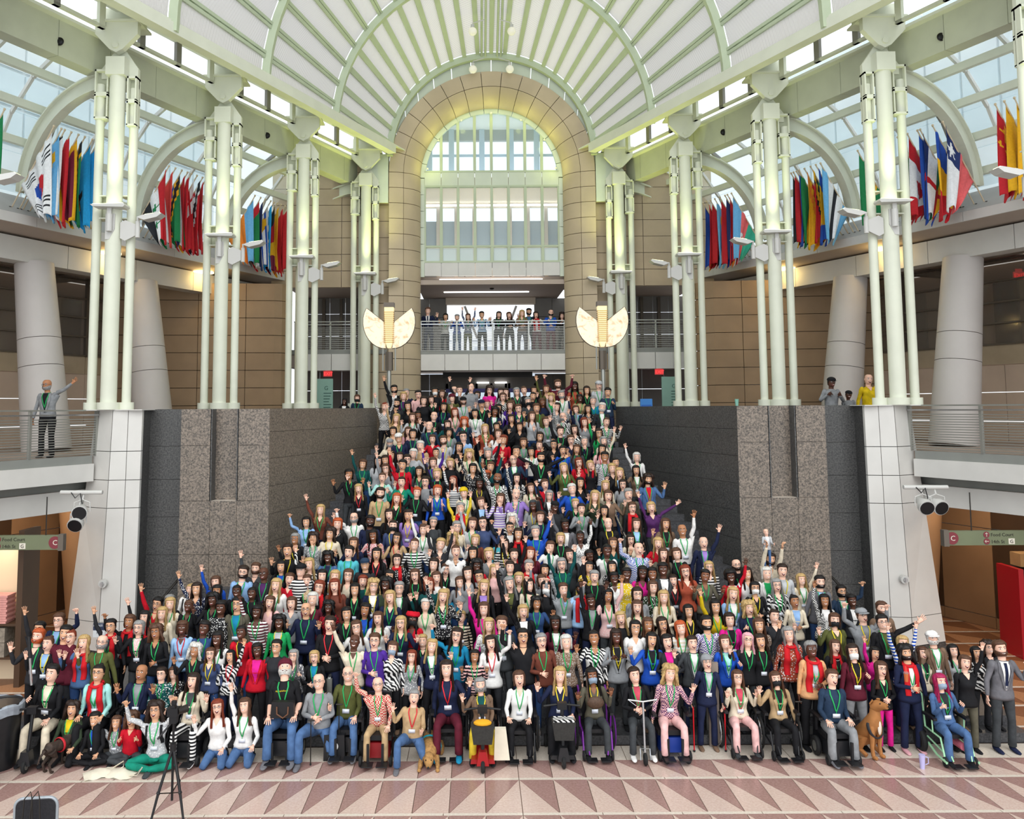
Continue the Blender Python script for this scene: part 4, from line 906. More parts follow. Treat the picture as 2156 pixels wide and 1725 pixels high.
FL = {-1: [(6, ('h', 'gwr'), 'green white and red flag cut by the left edge'), (110, ('h', 'w', 'korea'), 'large white flag with red and blue disc and black bars'), (125, ('h', 'l', 'sun'), 'light blue flag with yellow sun edge behind the white flag'), (133, ('h', 'wkr', 'kuwait'), 'black white and red flag right of the light blue one'), (147, ('h', 'ryr', 'emblemr'), 'red and yellow banded flag with crest'), (161, ('h', 'm', 'frame'), 'maroon and gold bordered flag'), (175, ('d', 'gykr'), 'green and red flag with black and yellow diagonal'), (191, ('h', 'c', 'lucia'), 'bright blue flag with black triangle'), (203, ('h', 'cyg'), 'blue yellow and green flag behind the nearest left column'),
        (352, ('h', 'rwk', 'syria'), 'red white and black flag with two green stars'), (366, ('h', 'swg'), 'red white and green flag left of the black diagonal flag'), (379, ('d', 'gykb'), 'green and blue flag with black and yellow diagonal'), (392, ('h', 'rwnwr'), 'red white and navy striped flag'), (400, ('h', 'rgy', 'hoistr'), 'red green and yellow flag'), (411, ('h', 'r', 'tonga'), 'red flag with white corner and red cross'), (423, ('d', 'rwkr'), 'red flag with black and white diagonal'), (431, ('h', 'rwr'), 'red and white flag against the second left column'),
        (534, ('h', 'loo'), 'light blue and orange flag on the third left group'), (546, ('h', 'gwk', 'hoistr'), 'red green white and black flag'), (555, ('h', 'nwr'), 'navy white and red flag'), (567, ('h', 'wbwbwbwbw', 'sun'), 'white flag with blue stripes and yellow sun'), (574, ('h', 'c', 'stars'), 'blue flag with small white stars'), (581, ('v', 'krym'), 'black red and yellow flag'), (588, ('h', 'yybr', 'emblem'), 'yellow blue and red flag with crest'), (597, ('h', 'rry'), 'red and gold flag beside the third left column'), (604, ('h', 'r'), 'plain red flag at the end of the left row')],
      1: [(2140, ('h', 'ywrb'), 'yellow white red and blue flag at the right edge'), (2119, ('h', 'yybr'), 'yellow blue and red flag near the right edge'), (2099, ('h', 'r', 'china'), 'red flag with yellow stars near the right edge'), (1988, ('h', 'wp', 'chile'), 'navy white and red flag with one white star'), (1968, ('v', 'byr'), 'blue yellow and red upright banded flag'), (1941, ('h', 'nwgy', 'cross_v'), 'navy white green and yellow flag crossed by red'), (1936, ('h', 'bbwrb'), 'blue flag with thin white and red stripes'), (1914, ('v', 'rwr', 'canada'), 'red and white flag with red maple leaf'), (1893, ('h', 'gyr'), 'green yellow and red flag behind the nearest right column'),
          (1809, ('h', 'gyg'), 'green and yellow flag between first and second right columns'), (1731, ('h', 'lwkwl'), 'light blue flag with black and white stripe'), (1721, ('h', 'b', 'bosnia'), 'blue flag with yellow triangle and white stars'), (1710, ('d', 'rkyg'), 'red yellow and green flag'), (1697, ('d', 'yyor'), 'yellow and orange diagonal flag'), (1686, ('h', 'gyr'), 'green yellow and red flag beside the yellow one'), (1680, ('h', 'byb'), 'blue flag with yellow centre'), (1674, ('h', 'rbr'), 'red and blue flag beside the second right column'), (1669, ('h', 'kyr'), 'black yellow and red flag beside the second right column'),
          (1543, ('h', 'lpt', 'azer'), 'blue red and green flag with white crescent'), (1535, ('h', 'rwr'), 'red white and red flag left of the crescent flag'), (1530, ('h', 'n', 'stars'), 'navy flag with white stars'), (1519, ('h', 'rbo'), 'red blue and orange flag'), (1508, ('h', 'lwl', 'sun'), 'light blue and white flag with sun'), (1499, ('h', 'rk', 'emblem'), 'red and black flag with gold emblem'), (1491, ('h', 'r', 'emblem'), 'red flag with gold emblem'), (1483, ('h', 'byr'), 'blue yellow and red flag at the end of the right row')]}
for s in (-1, 1):
    for px, spec, lb in FL[s]: flag(s, flag_t(s, px), spec, lb)
# ================================================================== THINGS ON THE FLOOR
BAG = noisy('bin_bag_black', '#1b1c1f', .2, 8, .35)
def trash(x, y, h, r, lined, label):
    t_ = thing('trash_bin', label, 'bin', (x, y, 0)); MB().tube([(0, 0, 0), (0, 0, h * .5), (0, 0, h)], [r * .8, r * .92, r], None, 24).build('body', BAG, t_, True)
    MB().torus((0, 0, h), r, .025, 'z', BLACK, 24).build('rim', BLACK, t_, True)
    if lined:
        m = MB(); GB = noisy('bin_bag_grey', '#8e959e', .15, 12, .3); n = 24
        for i in range(n):
            a, b = 2 * PI * i / n, 2 * PI * (i + 1) / n; q = lambda t, rr, z: (rr * math.cos(t), rr * math.sin(t), z + .015 * math.sin(t * 7))
            m.add([q(a, r + .03, h - .14), q(b, r + .03, h - .14), q(b, r + .04, h), q(a, r + .04, h)], [(0, 1, 2, 3)]); m.add([q(a, r + .04, h), q(b, r + .04, h), q(b, r + .01, h + .03), q(a, r + .01, h + .03)], [(0, 1, 2, 3)]); m.add([q(a, r + .01, h + .03), q(b, r + .01, h + .03), q(b, r * .7, h - .25), q(a, r * .7, h - .25)], [(0, 1, 2, 3)])
        m.add([(r * .7 * math.cos(2 * PI * i / n), r * .7 * math.sin(2 * PI * i / n), h - .25) for i in range(n)], [tuple(range(n))]); m.build('liner', GB, t_, True)
    else:
        MB().cyl((0, 0), r * 1.02, h, h + .05, BLACK, 24).build('lid', BLACK, t_); MB().tube([(r * .8, -r * .55, h * .5), (r * .92, -r * .6, h * .62), (r * .85, -r * .6, h * .78)], .03, nmat('orange_plastic', srgb('#e8622a'), .5), 8).build('tag', MATS['orange_plastic'], t_)
p = at(27, 1575, 14.9); trash(-7.98, 14.75, 1.02, .34, True, 'black bin lined with a grey bag at the left edge'); trash(-7.92, 13.95, .9, .24, False, 'black covered bin with orange tag at the left edge')
# camera on tripod
TP_ = at(363, 1640, 12.45); tx, ty = TP_.x, 12.45
tr_ = thing('tripod', 'black camera tripod standing at the lower left', 'tripod', (tx, ty, 0)); 
for a in (-2.2, -.75, 1.5): MB().tube([(0, 0, 1.18), (.22 * math.cos(a), .22 * math.sin(a), .62), (.42 * math.cos(a), .42 * math.sin(a), 0)], [.022, .02, .012], BLACK, 8).ball((.22 * math.cos(a), .22 * math.sin(a), .62), .03, BLACK, 6, 4).tube([(.22 * math.cos(a), .22 * math.sin(a), .62), (0, 0, .55)], .008, DARK, 5).build('leg', BLACK, tr_)
MB().tube([(0, 0, .45), (0, 0, 1.5)], .018, BLACK, 8).cyl((0, 0), .045, 1.12, 1.22, BLACK, 10).build('centre_column', BLACK, tr_); MB().box(-.05, .05, -.05, .05, 1.5, 1.6).tube([(0, 0, 1.53), (-.18, -.12, 1.32)], .014, BLACK, 6).build('pan_head', BLACK, tr_)
cm = thing('camera', 'black camera with long lens on the lower left tripod', 'camera', (tx, ty, 1.6)); MB().box(-.08, .07, -.06, .06, 0, .11, BLACK).prism([(-.03, .11), (.03, .11), (.02, .15), (-.02, .15)], -.05, .04, BLACK).build('body', BLACK, cm); MB().tube([(.05, 0, .055), (.09, .05, .055), (.15, .11, .06)], [.045, .05, .055], None, 14).build('lens', DARK, cm, True); MB().box(-.03, .03, -.03, .03, .15, .2).build('receiver', BLACK, cm)
# chair at the bottom left
SH = nmat('seat_silver', srgb('#9fa6ac'), .35, .3)
cp = at(74, 1700, 11.25); ch = thing('conference_chair', 'silver edged black mesh chair at the bottom left corner', 'chair', (cp.x, 11.25, 0), rz=.12)
def rr(w_, h0, h1, r=.1, n=5):
    pts = []
    for cx_, cz, a0 in ((w_ - r, h0 + r, -90), (w_ - r, h1 - r, 0), (-w_ + r, h1 - r, 90), (-w_ + r, h0 + r, 180)):
        for i in range(n + 1): a = math.radians(a0 + 90 * i / n); pts.append((cx_ + r * math.cos(a), cz + r * math.sin(a)))
    return pts
MB().prism(rr(.25, .5, 1.0), .02, .05).build('backrest', noisy('mesh_black', '#232226', .2, 40, .8), ch); e = [(x, .035, z) for x, z in rr(.255, .5, 1.0)]; MB().tube(e + [e[0]], .02, SH, 8, False).build('back_rim', SH, ch, True)
MB().box(-.24, .24, -.45, 0, .42, .48).build('seat', BLACK, ch); MB().tube([(-.27, .0, .45), (-.27, -.05, .66), (-.27, -.4, .66)], .018, SH, 8).tube([(.27, 0, .45), (.27, -.05, .66), (.27, -.4, .66)], .018, SH, 8).build('arm', SH, ch, True)
for x in (-.22, .22):
    for y in (-.42, .0): MB().tube([(x, y, .42), (x * 1.1, y * 1.05, 0)], .014, SH, 8).build('leg', SH, ch)
tb = thing('handbag', 'pale handbag with dark straps hung on the corner chair', 'bag', (cp.x, 11.22, .66), rz=.12); MB().prism([(-.2, -.35), (.2, -.35), (.17, 0), (-.17, 0)], -.14, -.02).build('bag_body', noisy('bag_grey', '#b9bcbf', .05, 5, .7), tb)
for x in (-.06, .03): MB().tube([(x - .05, -.1, -.02), (x - .04, -.05, .38), (x, .04, .43), (x + .05, -.05, .38), (x + .09, -.1, -.02)], .008, DARK, 5).build('strap', DARK, tb)
CT = noisy('canvas_cream', '#e3dac6', .05, 6, .85)
for i, (px, py, rz, lb) in enumerate([(212, 1601, .5, 'cream canvas tote lying on the floor, left one'), (256, 1592, -.25, 'cream canvas tote lying on the floor, right one')]):
    Yd = 14.42; p = at(px, py, Yd); t_ = thing('tote_bag', lb, 'bag', (p.x, Yd, 0), rz=rz); m = MB(); n = 8; vs = []
    for a in range(n + 1):
        for b in range(n + 1): u, v = a / n * 2 - 1, b / n * 2 - 1; vs.append((u * .25, v * .19, .01 + .07 * (1 - u * u) * (1 - v * v) + .012 * math.sin(u * 7 + v * 5)))
    k = n + 1; N_ = len(vs); vs += [(x, y, .002) for x, y, z in vs]
    fs = [(a * k + b, a * k + b + 1, (a + 1) * k + b + 1, (a + 1) * k + b) for a in range(n) for b in range(n)]; fs += [tuple(q + N_ for q in f[::-1]) for f in fs]
    m.add(vs, fs); m.build('bag_body', CT, t_, True)
    for q in (-.02, .02): MB().tube([(.2 if i else .2, -.08, .03), (.34, -.07, .06 + q), (.36, .05, .12), (.2, .09, .03)], .013, CT, 6, flat=.4).build('strap', CT, t_, True)
# ================================================================== PEOPLE
SKIN = {k: nmat('skin_' + k, srgb(v), .5, spec=.3) for k, v in {'p': '#eebfa8', 'l': '#dba886', 'm': '#b17b58', 'b': '#8a5a40', 'd': '#5a382a'}.items()}
EYEW = nmat('eye_white', srgb('#e8e4e0'), .3); TEETH = nmat('teeth', srgb('#efe9e0'), .3); EYED = nmat('eye_dark', srgb('#241a16'), .3); LIP = nmat('lips', srgb('#a8524c'), .4); MOUTH = nmat('mouth_inside', srgb('#4a1a1a'), .6)
# ---- base body as rings: each vertex row carries coordinates in the rest pose; arms held out and down
SHO = Vector((.165, .01, 1.405)); AD = Vector((.64, 0, -.768)).normalized(); UL, FLn = .285, .25
ELB = SHO + AD * UL; WRI = ELB + AD * FLn
def ring_body(fem, hi):
    V = []; Fs = []; Z = []        # zone per face
    ns = 24 if hi else 16; na = 12 if hi else 8
    def loft(rings, zone, cap0=True, cap1=True):
        k = len(V); n = len(rings[0])
        for r in rings: V.extend(r)
        for i in range(len(rings) - 1):
            for j in range(n): Fs.append((k + i * n + j, k + i * n + (j + 1) % n, k + (i + 1) * n + (j + 1) % n, k + (i + 1) * n + j)); Z.append(zone[i] if isinstance(zone, list) else zone)
        for c, r in ((cap0, 0), (cap1, len(rings) - 1)):
            if c:
                cen = tuple(sum(v[q] for v in rings[r]) / n for q in range(3)); ci = len(V); V.append(cen)
                for j in range(n):
                    a, b = k + r * n + j, k + r * n + (j + 1) % n; Fs.append((b, a, ci) if r == 0 else (a, b, ci)); Z.append((zone[0] if r == 0 else zone[-1]) if isinstance(zone, list) else zone)
    if fem: T = [(.82, .10, .08, 0), (.87, .155, .105, 0), (.93, .172, .118, .005), (.99, .165, .112, 0), (1.05, .142, .098, 0), (1.10, .132, .092, 0), (1.16, .135, .095, 0), (1.21, .145, .108, -.008), (1.265, .155, .122, -.016), (1.31, .16, .112, -.008), (1.36, .165, .096, 0), (1.40, .163, .086, .002), (1.43, .135, .075, .006), (1.455, .085, .062, .01), (1.475, .052, .052, .012), (1.51, .047, .048, .01)]
    else: T = [(.82, .11, .09, 0), (.87, .155, .108, 0), (.93, .168, .118, 0), (.99, .165, .115, 0), (1.05, .158, .112, -.004), (1.10, .155, .110, -.006), (1.16, .158, .110, -.005), (1.21, .163, .112, -.003), (1.265, .170, .116, -.003), (1.31, .178, .114, 0), (1.36, .184, .104, 0), (1.40, .182, .092, .004), (1.435, .145, .080, .008), (1.46, .095, .067, .01), (1.48, .061, .058, .012), (1.515, .056, .056, .01)]
    rings = []; zn = []
    for (z, a, b, c) in T:
        rings.append([(a * math.sin(t), c - b * math.cos(t) * (1.0 if math.cos(t) > 0 else .92), z) for t in [2 * PI * j / ns for j in range(ns)]])
    zn = ['hipb'] * 2 + ['hip'] * 2 + ['torso'] * 10 + ['neck']
    HR = [(1.528, .052, .056, .058, .004), (1.540, .050, .082, .060, 0), (1.553, .058, .096, .064, 0), (1.575, .066, .098, .074, 0), (1.595, .070, .097, .084, 0), (1.612, .073, .096, .09, 0), (1.628, .0745, .095, .095, 0), (1.650, .076, .091, .100, 0), (1.672, .0765, .093, .102, 0), (1.70, .075, .092, .100, 0), (1.722, .068, .082, .090, 0), (1.740, .055, .064, .072, 0), (1.753, .034, .04, .046, 0)]
    for q, (z, w_, f, b, c) in enumerate(HR):
        r = []
        for j in range(ns):
            t = 2 * PI * j / ns; x = w_ * math.sin(t) * (1 - .10 * max(0, math.cos(t)) * (z < 1.62)); y = .005 + c - (f if math.cos(t) > 0 else b) * math.cos(t)
            if j == 0 and z in (1.612, 1.628): y -= .020 if z == 1.612 else .015
            if j == 0 and z == 1.650: y -= .004
            if j in (1, ns - 1) and z == 1.650: y += .006
            r.append((x, y, z))
        rings.append(r); zn.append('neck' if q < 2 else 'head')
    loft(rings, zn)
    for sx in (-1, 1):
        def along(p0, p1, rad, zone, nn=na, side=sx, cap0=True, cap1=True):
            p0, p1 = Vector(p0), Vector(p1); d = (p1 - p0).normalized(); a = Vector((0, 1, 0)); b = d.cross(a).normalized(); R = []
            for (f, ra, rb) in rad:
                c = p0 + (p1 - p0) * f; R.append([((c + a * (ra * math.cos(t)) + b * (rb * math.sin(t))).x * side, (c + a * (ra * math.cos(t)) + b * (rb * math.sin(t))).y, (c + a * (ra * math.cos(t)) + b * (rb * math.sin(t))).z) for t in [2 * PI * j / nn for j in range(nn)]])
            loft(R, zone, cap0, cap1)
        fm = .88 if fem else 1
        tot = UL + FLn; E = UL / tot
        arm = [(-.12, .03, .045), (-.04, .062, .07), (.06, .066, .066), (.2, .056, .054), (.36, .050, .048), (E - .05, .047, .045), (E, .046, .044), (E + .06, .046, .044), (E + .2, .042, .040), (.9, .034, .033), (.965, .033, .032), (.972, .026, .024), (1.03, .022, .026)]
        along(SHO, WRI, [(f, a * fm, b * fm) for f, a, b in arm], ['uarm'] * 6 + ['farm'] * 5 + ['hand'])
        # hand: flattened palm then five fingers
        ux = AD; lat = Vector((.768, 0, .64)).normalized()      # thumb side when palm faces -Y
        hs = .94 if fem else 1.04
        R = []
        for (f, wd, th) in ((-.01, .024, .017), (.02, .032, .017), (.06, .041, .015), (.085, .040, .013)):
            c = WRI + ux * (f * hs); R.append([((c + lat * (wd * hs * math.cos(t)) + Vector((0, 1, 0)) * (th * math.sin(t))).x * sx, (c + lat * (wd * hs * math.cos(t)) + Vector((0, 1, 0)) * (th * math.sin(t))).y, (c + lat * (wd * hs * math.cos(t)) + Vector((0, 1, 0)) * (th * math.sin(t))).z) for t in [2 * PI * j / 8 for j in range(8)]])
        loft(R, 'hand')
        nf = 6 if hi else 4
        for fi, (off, ln, spl) in enumerate(((.030, .070, .20), (.010, .078, .07), (-.011, .072, -.07), (-.031, .056, -.24))):
            p0 = WRI + ux * (.072 * hs) + lat * off * hs; d = (ux + lat * spl).normalized(); p1 = p0 + d * (ln + .012) * hs
            dd = (p1 - p0).normalized(); a = Vector((0, 1, 0)); b = dd.cross(a).normalized(); R = []
            for (f, r_) in ((0, .0095), (.5, .0092), (.56, .009), (.92, .0078), (1, .004)):
                c = p0 + (p1 - p0) * f; R.append([((c + a * (r_ * math.cos(t)) + b * (r_ * math.sin(t))).x * sx, (c + a * (r_ * math.cos(t)) + b * (r_ * math.sin(t))).y, (c + a * (r_ * math.cos(t)) + b * (r_ * math.sin(t))).z) for t in [2 * PI * j / nf for j in range(nf)]])
            loft(R, 'finger')
        p0 = WRI + ux * .022 * hs + lat * .022 * hs; p1 = p0 + (ux * .55 + lat * .8).normalized() * .066 * hs; dd = (p1 - p0).normalized(); a = Vector((0, 1, 0)); b = dd.cross(a).normalized(); R = []
        for (f, r_) in ((0, .013), (.5, .011), (.9, .009), (1, .004)):
            c = p0 + (p1 - p0) * f; R.append([((c + a * (r_ * math.cos(t)) + b * (r_ * math.sin(t))).x * sx, (c + a * (r_ * math.cos(t)) + b * (r_ * math.sin(t))).y, (c + a * (r_ * math.cos(t)) + b * (r_ * math.sin(t))).z) for t in [2 * PI * j / nf for j in range(nf)]])
        loft(R, 'thumb')
        # leg
        leg = [((.06, 0, .93), .075, .09), ((.085, 0, .86), .088, .10), ((.092, 0, .76), .080, .088), ((.096, -.004, .64), .068, .074), ((.1, -.008, .53), .058, .064), ((.101, -.01, .49), .056, .062), ((.102, -.008, .45), .055, .06), ((.104, 0, .35), .058, .064), ((.106, .008, .2), .056, .062), ((.108, .012, .08), .058, .066), ((.108, .012, .065), .04, .046)]
        R = [[(sx * (c[0] + ra * math.cos(t)), c[1] + rb * math.sin(t), c[2]) for t in [2 * PI * j / na for j in range(na)]] for (c, ra, rb) in leg]
        loft(R, ['thigh'] * 5 + ['shin'] * 5)
        ft = [(.06, .034, .10), (.02, .042, .075), (-.05, .046, .055), (-.11, .045, .042), (-.15, .034, .030), (-.165, .015, .018)]
        R = [[(sx * (.112 + wd * math.cos(t)), y, max(0, hh * .5 + hh * .5 * math.sin(t))) for t in [2 * PI * j / 8 for j in range(8)]] for (y, wd, hh) in ft]
        loft(R, 'foot')
        # ear
        e = MB().ball((sx * .078, .012, 1.635), .017, None, 6, 4, (.45, .8, 1.5)); k = len(V); V.extend(e.v); Fs.extend([tuple(k + q for q in f) for f in e.f]); Z.extend(['head'] * len(e.f))
    def patch(pts, zone):
        k = len(V); V.extend(pts); Fs.append(tuple(range(k, k + len(pts)))); Z.append(zone)
    def fy(x, z):       # face surface
        for q in range(len(HR) - 1):
            if HR[q][0] <= z <= HR[q + 1][0]:
                f = (z - HR[q][0]) / (HR[q + 1][0] - HR[q][0]); w_ = HR[q][1] * (1 - f) + HR[q + 1][1] * f; fr = HR[q][2] * (1 - f) + HR[q + 1][2] * f
                return .005 - fr * math.sqrt(max(0, 1 - (x / w_) ** 2))
        return -.09
    for sx in (-1, 1):
        ex = sx * .031
        patch([(ex + .016 * math.cos(t), fy(ex + .016 * math.cos(t), 1.650) - .003, 1.650 + .0085 * math.sin(t)) for t in [2 * PI * j / 8 for j in range(8)]], 'eyew')
        patch([(ex + .0078 * math.cos(t), fy(ex, 1.650) - .0058, 1.650 + .0078 * math.sin(t)) for t in [2 * PI * j / 8 for j in range(8)]], 'eyed')
        patch([(ex + a, fy(ex + a, b) - .004, b) for a, b in ((-.019, 1.668), (.019, 1.668), (.017, 1.675), (0, 1.679), (-.017, 1.675))], 'brow')
    def mouth(w_, o, c):   # smile lens
        up_ = []; lo = []
        for j in range(7):
            u = -1 + 2 * j / 6; x = u * w_; zc = 1.585 + .009 * u * u; up_.append((x, zc + o * (1 - u * u))); lo.append((x, zc - c * (1 - u * u)))
        return up_, lo
    for open_ in (0, 1):
        up_, lo = mouth(.029, .002, .013 if not open_ else .030); z_ = ['teeth', 'mouth'][open_]
        patch([(x * 1.12, fy(x, z) - .003, z + .002) for x, z in up_] + [(x * 1.12, fy(x, z) - .003, z - .003) for x, z in lo[::-1]], 'lips%d' % open_)
        patch([(x, fy(x, z) - .005, z) for x, z in up_] + [(x, fy(x, z) - .005, z) for x, z in lo[::-1]], '%s%d' % ('teeth' if not open_ else 'mouth', open_))
        if open_: patch([(x * .8, fy(x, z) - .0065, z - .001) for x, z in up_] + [(x * .8, fy(x, z) - .0065, z - .008) for x, z in up_[::-1]], 'teeth1')
    me = bpy.data.meshes.new('body_base'); me.from_pydata([tuple(v) for v in V], [], Fs); me.update()
    me.polygons.foreach_set('use_smooth', [z not in ('eyew', 'eyed', 'brow') for z in Z])
    return me, np.array([tuple(v) for v in V]), np.array(Z), Fs
def sstep(a, b, x): t = np.clip((x - a) / (b - a), 0, 1); return t * t * (3 - 2 * t)
BONES = ['root', 'chest', 'head'] + [b + s for s in 'LR' for b in ('ua', 'fa', 'ha', 'f1', 'f2', 'th', 'sh', 'ft')]
def weights(V, fem):
    n = len(V); Wt = {b: np.zeros(n) for b in BONES}; x, y, z = V.T
    ax = np.abs(x)
    rel = np.stack([ax - SHO.x, y - SHO.y, z - SHO.z], 1); ad = np.array(AD); t = rel @ ad; rad = np.linalg.norm(rel - np.outer(t, ad), axis=1)
    isarm = (rad < .10) & (t > .02) & ((t > .16) | (ax > .15) | (rad < .075)) & (z < 1.47) & (ax > .13) & ~((z < .96) & (ax < .19))
    arm = np.where(isarm, np.maximum(sstep(-.02, .09, t), (t > .12) * 1.0), 0)
    # hand bits lie outside the arm radius
    handreg = (t > UL + FLn - .03) & (ax > .40) & (z > .7); arm = np.where(handreg, 1, arm)
    fa = sstep(UL - .05, UL + .05, t); ha = sstep(UL + FLn - .02, UL + FLn + .015, t)
    f1 = sstep(UL + FLn + .066, UL + FLn + .086, t); f2 = sstep(UL + FLn + .105, UL + FLn + .125, t)
    legm = (z < .95) & ~isarm & ~handreg & (ax < .2)
    th = np.where(legm, sstep(.95, .82, z), 0); sh = sstep(.53, .45, z); ft = sstep(.10, .05, z)
    body = 1 - np.maximum(arm, th)
    chest = sstep(.98, 1.14, z); head = sstep(1.47, 1.54, z)
    Wt['head'] = body * head; Wt['chest'] = body * chest * (1 - head); Wt['root'] = body * (1 - chest)
    for s, m in (('L', x < 0), ('R', x >= 0)):
        a = arm * m
        Wt['ua' + s] = a * (1 - fa); Wt['fa' + s] = a * fa * (1 - ha); Wt['ha' + s] = a * ha * (1 - f1); Wt['f1' + s] = a * f1 * (1 - f2); Wt['f2' + s] = a * f1 * f2
        l = th * m; Wt['th' + s] = l * (1 - sh); Wt['sh' + s] = l * sh * (1 - ft); Wt['ft' + s] = l * sh * ft
    return np.stack([Wt[b] for b in BONES], 1)
def frame(d, nrm):
    d = Vector(d).normalized(); n_ = Vector(nrm); n_ = (n_ - d * n_.dot(d)).normalized(); return Matrix((d, n_, d.cross(n_))).transposed()
def minrot(a, b): return Vector(a).rotation_difference(Vector(b)).to_matrix()
T4 = Matrix.Translation
def about(p, R): return T4(Vector(p)) @ R.to_4x4() @ T4(-Vector(p))
# arm poses given for the viewer's right hand side (x > 0): upper arm, forearm, hand direction, palm normal, curl
ARM = {'v': ((.12, -.28, .95), (-.10, -.25, .96), (0, -.1, 1), (1, 0, .1), .5), 'q': ((-.05, -.30, .95), (-.42, -.25, .87), (-.2, -.1, 1), (1, 0, .1), .5), 'd': ((.22, .0, -.97), (.16, -.18, -.97), (.05, -.15, -1), (-1, -.1, 0), .35), 'w': ((.62, -.25, -.74), (.12, -.30, .95), (.05, -.12, 1), (0, -1, .1), .05), 'u': ((.38, -.12, .92), (.12, -.15, .98), (.08, -.1, 1), (0, -1, .1), .03),
       'o': ((.88, -.1, .38), (.86, -.15, .5), (.75, -.1, .7), (-.3, -1, .2), .03), 'f': ((.58, -.2, .35), (.05, -.15, .99), (0, -.1, 1), (0, -1, 0), 1.6), 'c': ((.30, -.18, -.93), (-.72, -.66, -.02), (-.9, -.4, -.1), (-.1, .9, -.4), .7), 'h': ((.45, -.35, -.82), (-.62, -.45, .62), (-.8, -.2, .5), (-.3, -1, 0), .8),
       't': ((.25, -.2, -.95), (-.12, -.72, .68), (-.35, -.7, .6), (-.9, -.2, -.3), 1.5), 'l': ((.22, -.30, -.93), (-.12, -.93, -.28), (-.1, -.95, -.2), (0, .1, -1), .3), 'p': ((.40, -.25, -.88), (.10, -.50, .86), (.08, -.2, 1), (0, -1, .1), .05), 's': ((.2, -.3, -.93), (-.2, -.55, .8), (.2, -.2, 1), (0, -1, .1), .1), 'g': ((.25, -.45, -.85), (-.05, -.95, .1), (0, -1, 0), (-1, 0, 0), 1.5)}
def pose(armL, armR, leg='stand', lean=0, head=(0, 0, 0), jit=0, rnd=random):
    M = {}
    Rr = Matrix.Identity(4); drop = 0
    if leg == 'sit': drop = .42
    if leg == 'kneel': drop = .62
    if leg == 'cross': drop = .80
    if leg == 'one': drop = .42
    M['root'] = T4((0, 0, -drop))
    Rc = (Matrix.Rotation(math.radians(lean), 3, 'X') @ Matrix.Rotation(math.radians(rnd.uniform(-4, 4) * jit), 3, 'Y'))
    M['chest'] = M['root'] @ about((0, 0, 1.0), Rc)
    Rh = Matrix.Rotation(math.radians(head[2]), 3, 'Z') @ Matrix.Rotation(math.radians(head[0]), 3, 'X') @ Matrix.Rotation(math.radians(head[1]), 3, 'Y')
    M['head'] = M['chest'] @ about((0, .01, 1.50), Rc.inverted() @ Rh if leg != 'x' else Rh)
    for s, sx, a in (('L', -1, armL), ('R', 1, armR)):
        u, f, h, n_, curl = ARM[a]
        J = lambda v, k: Vector((v[0] * sx + rnd.uniform(-k, k) * jit, v[1] + rnd.uniform(-k, k) * jit, v[2] + rnd.uniform(-k, k) * jit)).normalized()
        u, f, h, n_ = J(u, .12), J(f, .12), J(h, .1), J(n_, .05)
        ad = Vector((AD.x * sx, AD.y, AD.z)); sho = Vector((SHO.x * sx, SHO.y, SHO.z)); elb = sho + ad * UL; wri = elb + ad * FLn; Rc4 = Rc
        Ru = Rc @ minrot(ad, u)
        if u.z > .3: sho2 = M['chest'] @ (sho + Vector((-.012 * sx, 0, .03)))
        else: sho2 = M['chest'] @ sho
        M['ua' + s] = T4(sho2) @ Ru.to_4x4() @ T4(-sho); e2 = M['ua' + s] @ elb
        Rf = Rc @ minrot(ad, f); M['fa' + s] = T4(e2) @ Rf.to_4x4() @ T4(-elb); w2 = M['fa' + s] @ wri
        Rhd = Rc @ frame(h, n_) @ frame(ad, (0, -1, 0)).inverted(); M['ha' + s] = T4(w2) @ Rhd.to_4x4() @ T4(-wri)
        lat = Vector((.768 * sx, 0, .64)); kn = wri + ad * .076; cr = Matrix.Rotation(curl * sx * (1 if True else 1), 3, lat)
        # curl towards the palm (-Y in rest)
        t1 = ad.copy(); t1.rotate(cr)
        if t1.y > 0: cr = Matrix.Rotation(-curl * sx, 3, lat)
        M['f1' + s] = M['ha' + s] @ about(kn, cr); k2 = wri + ad * .115; M['f2' + s] = M['f1' + s] @ about(k2, cr)
    for s, sx in (('L', -1), ('R', 1)):
        hip = Vector((.085 * sx, 0, .90)); kne = Vector((.101 * sx, -.01, .49)); ank = Vector((.108 * sx, .012, .07)); dn = Vector((0, 0, -1))
        if leg == 'stand': t_, h_, f_ = (.03 * sx + rnd.uniform(-.03, .03), rnd.uniform(-.08, .02), -1), (0, rnd.uniform(0, .06), -1), 0
        elif leg == 'sit': t_, h_, f_ = (.14 * sx, -1, -.06), (0, -.12, -1), 0
        elif leg == 'kneel': t_, h_, f_ = (.16 * sx, -1, -.45), (-.05 * sx, 1, .06), -80
        elif leg == 'cross': t_, h_, f_ = (.85 * sx, -.75, -.08), (-1.1 * sx, -.25, -.12), 0
        elif leg == 'one': (t_, h_, f_) = ((.35 * sx, -1, -.0), (0, -.1, -1), 0) if sx < 0 else ((.3, -.35, -1), (0, 1, -.12), -70)
        Rt = minrot(dn, Vector(t_).normalized()); M['th' + s] = M['root'] @ T4(hip) @ Rt.to_4x4() @ T4(-hip); k2 = M['th' + s] @ kne
        Rs = minrot(dn, Vector(h_).normalized()); M['sh' + s] = T4(k2) @ Rs.to_4x4() @ T4(-kne); a2 = M['sh' + s] @ ank
        M['ft' + s] = T4(a2) @ (Matrix.Rotation(math.radians(f_), 4, 'X')) @ T4(-ank)
    return M
BASE = {}
for g_ in 'mf':
    for hi in (0, 1):
        me, V, Z, Fs = ring_body(g_ == 'f', hi); BASE[g_, hi] = dict(me=me, V=V, Z=Z, F=Fs, W=weights(V, g_ == 'f'))
ZN = {}
